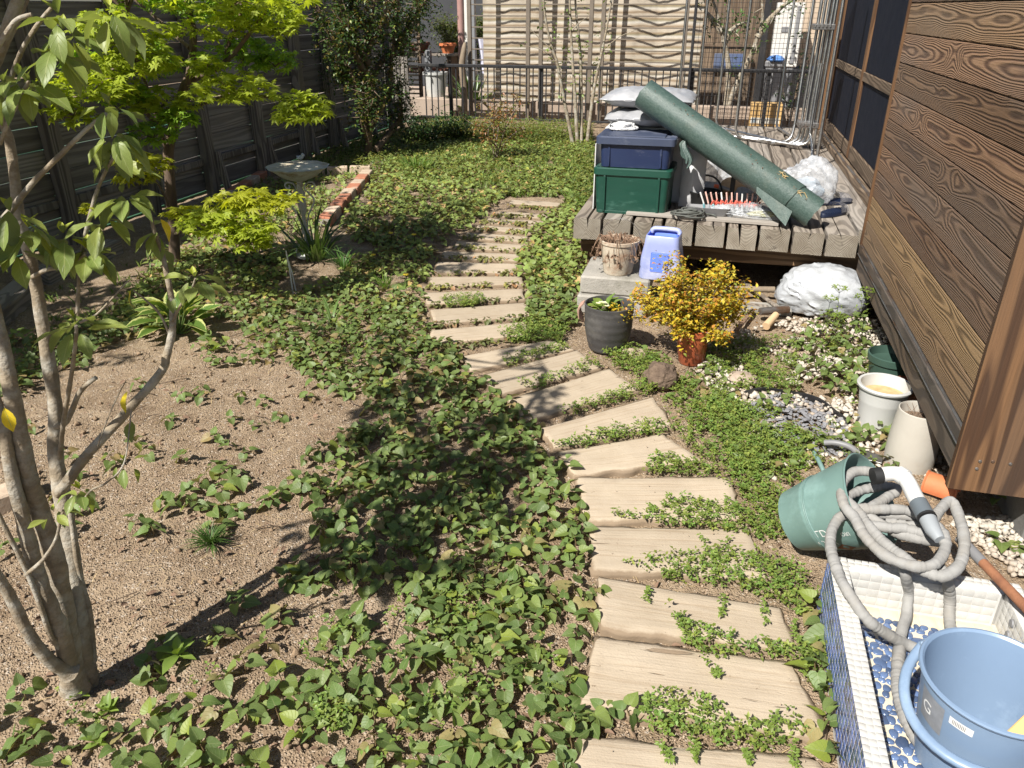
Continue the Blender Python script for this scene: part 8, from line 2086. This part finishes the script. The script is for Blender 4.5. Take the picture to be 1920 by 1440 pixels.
    for k in range(14):
        a = rr.uniform(0, 6.28); o = link("leaf_blade", tpl_mesh("leaf_blade", blade_tpl(5, .03, .5), M_grass, (.8, .9, .8)), e, loc=(.05 * math.cos(a) + .03, .04 * math.sin(a), 0), rot=(-rr.uniform(.1, .5), 0, a - 1.57), scale=(.07, .07, .07))
    b = MB(); 
    for k in range(5): b.tube(smooth_path([(-.13, -.03 + .012 * k, .035), (-.155, -.03 + .012 * k, .0), (-.15 + .006 * k, -.035 + .012 * k, -.05 - .01 * k)], 4), lerp_list([.004, .006, .002], 9), 5)
    b.obj("dead_leaf", M_dryp, e, smooth=60)
    # hosta
    e = empty("hosta", G(335, 625), "variegated hosta with cream-edged green leaves on the soil", "plant"); HOSTA = [(0, .02, 0), (.15, .16, .13), (.35, .27, .33), (.55, .27, .54), (.75, .19, .75), (.9, .075, .9), (1, .004, 1)]
    hm = [tpl_mesh("leaf", leaf_tpl(HOSTA, 7, f, d, .02), M_hosta, c) for f, d, c in ((.35, .35, (1, 1, 1)), (.5, .6, (1.1, 1.05, .9)), (.25, .15, (.9, 1, .9)))]
    for k in range(22):
        a = k * 2.4 + rr.uniform(-.3, .3); t = k / 22; s = rr.uniform(.13, .20)
        at = Vector((math.cos(a) * (.09 * (1 - t) + .03), math.sin(a) * (.07 * (1 - t) + .02), .05 + .10 * t)); Rm = rotm(np.array([a - math.pi / 2]), np.array([.15 + .9 * t + rr.uniform(-.2, .2)]), np.array([rr.uniform(-.3, .3)]))[0]
        o = bpy.data.objects.new("leaf", rr.choice(hm)); COL.objects.link(o); o.parent = e; o.matrix_local = Matrix.Translation(at) @ Matrix(Rm.tolist()).to_4x4() @ Matrix.Diagonal((s * .85, s, s, 1))
        b = MB(); b.tube(smooth_path([(0, 0, 0), at * .55 + Vector((0, 0, -.01)), at], 4), lerp_list([.005, .003], 9), 6); b.obj("petiole", M_hosta, e, smooth=60)
    # straps, grasses, weeds
    grass_clump("strap_leaf_plant", G(592, 486), 64, .42, .013, .75, "arching strap-leaved clump around the bird bath foot", "plant", mat=M_strap, curve=(.3, 1.0), seed=1, parts=True, root_r=.09)
    grass_clump("strap_leaf_plant", G(622, 612), 7, .24, .010, .5, "small strap-leaved plant with upright blades amid ground cover", "plant", mat=M_strap, curve=(.15, .8), seed=2, parts=True, root_r=.02, col=(1.2, 1.15, 1.1))
    grass_clump("strap_leaf_plant", G(490, 635), 3, .24, .004, .25, "few thin upright blades right of the hosta", "plant", mat=M_strap, curve=(.1, .4), seed=3, parts=True, root_r=.01)
    grass_clump("clivia", Vector((-3.98, 12.9, 0.0)), 40, .80, .05, .8, "broad strap-leaved plant behind the railing beside driftwood log", "plant", mat=M_strap, curve=(.3, 1.0), seed=4, parts=True, root_r=.10)
    grass_clump("grass_tuft", G(395, 1018), 150, .085, .0022, 1.1, "dark fine grass tuft on the bare soil", "grass", col=(.6, .72, .7), seed=5, root_r=.02)
    grass_clump("grass_tuft", G(645, 505), 80, .20, .004, .5, "upright green grass tuft in the shade left of path", "grass", col=(.75, .95, .8), seed=6, root_r=.05)
    grass_clump("grass_tuft", G(722, 540), 70, .13, .003, .7, "bright fine grass tuft beside the dandelions", "grass", col=(1.4, 1.5, .9), seed=7, root_r=.04)
    grass_clump("grass_tuft", G(780, 320), 140, .22, .006, .8, "tall bright grass tuft at the far end of the garden", "grass", col=(1.1, 1.15, .9), seed=8, root_r=.16)
    # bright rosette weeds
    for i, (px, py, s, n, lab) in enumerate(((335, 1235, .065, 9, "bright green leafy weed rosette on soil right of trunk"), (150, 1310, .035, 8, "small bright weed at the foot of the tree trunk"), (205, 1340, .04, 9, "small lobed weed below the tree trunk"), (185, 1400, .035, 8, "pale feathery weed at the bottom left"), (1600, 585, .05, 14, "tall airy weed in front of the white sack"), (405, 660, .05, 8, "broad green weed beside the hosta"))):
        e = empty("weed_rosette", G(px, py), lab, "weed", "bright weeds on the soil"); me = [tpl_mesh("leaf", T_ovate[k], M_weed, (1.1, 1.1, .9)) for k in (0, 1, 2)]
        for k in range(n):
            a = k * 2.4; t = k / n; ss = s * rr.uniform(.7, 1.15); Rm = rotm(np.array([a]), np.array([.2 + 1.0 * t]), np.array([rr.uniform(-.3, .3)]))[0]
            o = bpy.data.objects.new("leaf", rr.choice(me)); COL.objects.link(o); o.parent = e; o.matrix_local = Matrix.Translation((0, 0, .008 + (.10 if i == 4 else .012) * t * (1.5 if i == 4 else 1))) @ Matrix(Rm.tolist()).to_4x4() @ Matrix.Diagonal((ss, ss, ss, 1))
    # tall airy umbel weeds by the sack
    for i, (px, py, pz) in enumerate(((1530, 640, .22), (1555, 640, .28), (1590, 650, .30), (1615, 640, .24), (1545, 655, .18))):
        e = empty("umbel_weed", G(px, py), "tall thin umbel weed in front of white sack", "weed", "umbel weeds before the white sack"); b = MB(); top = Vector((rr.uniform(-.05, .05), rr.uniform(-.03, .03), pz)); b.tube(smooth_path([(0, 0, 0), top * .5 + Vector((.01, 0, 0)), top], 4), lerp_list([.002, .001], 9), 5)
        T = []
        for k in range(9):
            a = k * .7; q = top + Vector((.03 * math.cos(a), .03 * math.sin(a), .018)); b.tube([top - Vector((0, 0, .01)), q], .0006, 4); T += [q + Vector((rr.uniform(-.008, .008), rr.uniform(-.008, .008), rr.uniform(-.004, .004))) for _ in range(7)]
        T += [top * rr.uniform(.15, .8) + Vector((rr.uniform(-.035, .035), rr.uniform(-.035, .035), 0)) for _ in range(40)]
        b.obj("stem", M_weed, e); n = len(T); o = cloud("leaf_mass", T_small, rotm(RNG.uniform(0, 6.28, n), RNG.uniform(-.4, .8, n), np.zeros(n)), np.array([tuple(t) for t in T]), RNG.uniform(.010, .02, n), np.ones((n, 3)) * np.array([1.1, 1.05, .8]), M_weed, e); tag(o, kind="stuff")
    # dandelions
    for i, (px, py, lab) in enumerate(((733, 437, "upper left yellow dandelion in the shaded grass"), (776, 440, "upper right yellow dandelion in the shaded grass"), (700, 478, "lower left yellow dandelion beside the grass tuft"), (761, 515, "lowest yellow dandelion beside the path"))):
        g = G(px, py, .07); e = empty("dandelion", (g.x, g.y, 0), lab, "flower", "yellow dandelions"); b = MB(); b.tube([(0, 0, 0), (.004, 0, .07)], .0022, 6); b.obj("stalk", M_weed, e)
        b = MB(); b.lathe([(0, .078), (.012, .077), (.018, .072), (.010, .066), (.002, .064)], 14, wob=lambda a, z: 1 + .12 * math.cos(7 * a)); b.obj("flower_head", M_petal, e)
        for k in range(6):
            a = k * 1.05; o = link("leaf", tpl_mesh("leaf", T_ovate[1], M_weed, (.8, .85, .8)), e, rot=(.25, 0, a), scale=(.05, .08, .08), loc=(0, 0, .006))
    # far lawn of mixed grass and weeds
    T = []; Y = []; S = []; P_ = []; C = []
    for poly, d, h in (([(735,305),(790,265),(900,250),(1000,245),(1110,255),(1110,330),(1060,375),(950,372),(850,345),(760,345)], 230, .085), ([(560,300),(700,255),(780,245),(770,300),(700,330),(600,330)], 160, .09), ([(1060,300),(1112,280),(1112,420),(1060,390)], 420, .10), ([(420,350),(520,330),(600,340),(640,390),(520,470),(440,440)], 90, .07), ([(60,560),(300,470),(330,520),(120,640)], 80, .07)):
        for (x, y) in scatter(poly, d, rr, 0, None, margin=.05):
            for k in range(5):
                T.append((x + rr.uniform(-.02, .02), y + rr.uniform(-.02, .02), hgt(x, y))); Y.append(rr.uniform(0, 6.28)); P_.append(-rr.uniform(0, .8)); S.append(h * rr.uniform(.5, 1.3)); v = rr.uniform(.8, 1.3); C.append((v * rr.uniform(.9, 1.3), v, v * .9))
    n = len(T); o = cloud("far_grass", blade_tpl(3, .07, .7), rotm(np.array(Y), np.array(P_), np.zeros(n)), np.array(T), np.array(S), np.array(C), M_grass); tag(o, "mixed grass and weeds growing at the far end of the garden", "grass", kind="stuff")
    T = []; Y = []; S = []; P_ = []; C = []
    for poly, d, h in (([(735,300),(790,265),(900,245),(1000,240),(1110,250),(1112,330),(1060,372),(950,370),(850,345),(760,345)], 200, .08), ([(1110,250),(780,242),(780,266),(1110,272)], 900, .20), ([(560,300),(700,250),(780,240),(770,300),(700,330),(600,330)], 260, .10), ([(1080,300),(1112,290),(1112,400),(1070,390)], 500, .09)):
        for (x, y) in scatter(poly, d, rr, 0, None, margin=.05):
            z0 = rr.uniform(.02, h)
            for k in range(4): T.append((x + rr.uniform(-.03, .03), y + rr.uniform(-.03, .03), z0 + rr.uniform(-.01, .02))); Y.append(rr.uniform(0, 6.28)); P_.append(rr.uniform(-.5, .5)); S.append(rr.uniform(.022, .045)); v = rr.uniform(.55, 1.1); v *= 1.15; C.append((v * rr.uniform(.9, 1.5), v * rr.uniform(.85, 1.05), v * rr.uniform(.8, 1.3)))
    n = len(T); o = cloud("far_weeds", T_small, rotm(np.array(Y), np.array(P_), np.zeros(n)), np.array(T), np.array(S), np.array(C), M_weed); tag(o, "leafy weeds growing below the black railing at the far end", "weed", kind="stuff")
added_shade_tree(); shrubs()

# thin white stake pair stuck in the soil under the maple
def small_bits():
    for i, (a, b_, lab) in enumerate((((536, 470), (550, 552), "thin pale stick leaning in soil under the maple, left of pair"), ((541, 490), (556, 548), "thin pale stick leaning in soil under the maple, right of pair"))):
        q = G(*b_); d = float(np.dot([q.x, q.y, 0], _hd)); p = onD(*a, d); b = MB(); b.tube([Vector((0, 0, -.02)), (p - q) * .6 + Vector((.004, 0, 0)), p - q], .0045, 7); o = b.obj("pale_stick", M_binw, loc=q, smooth=60); tag(o, lab, "stick", "pale sticks under the maple")
    b = MB(); b.bbox((-.10, -.05, -.04), (.10, .05, .06), .006); o = b.obj("pink_brick", M_brickp, loc=G(12, 945)); o.rotation_euler = (0, 0, R(60)); tag(o, "pinkish brick on the soil at the left photo edge", "brick")
    for i, (px, py, lab) in enumerate(((525, 660, "pale round stone among the leaves right of the hosta"), (410, 900, "pinkish curled dead leaf on the bare soil"))):
        pass
small_bits()
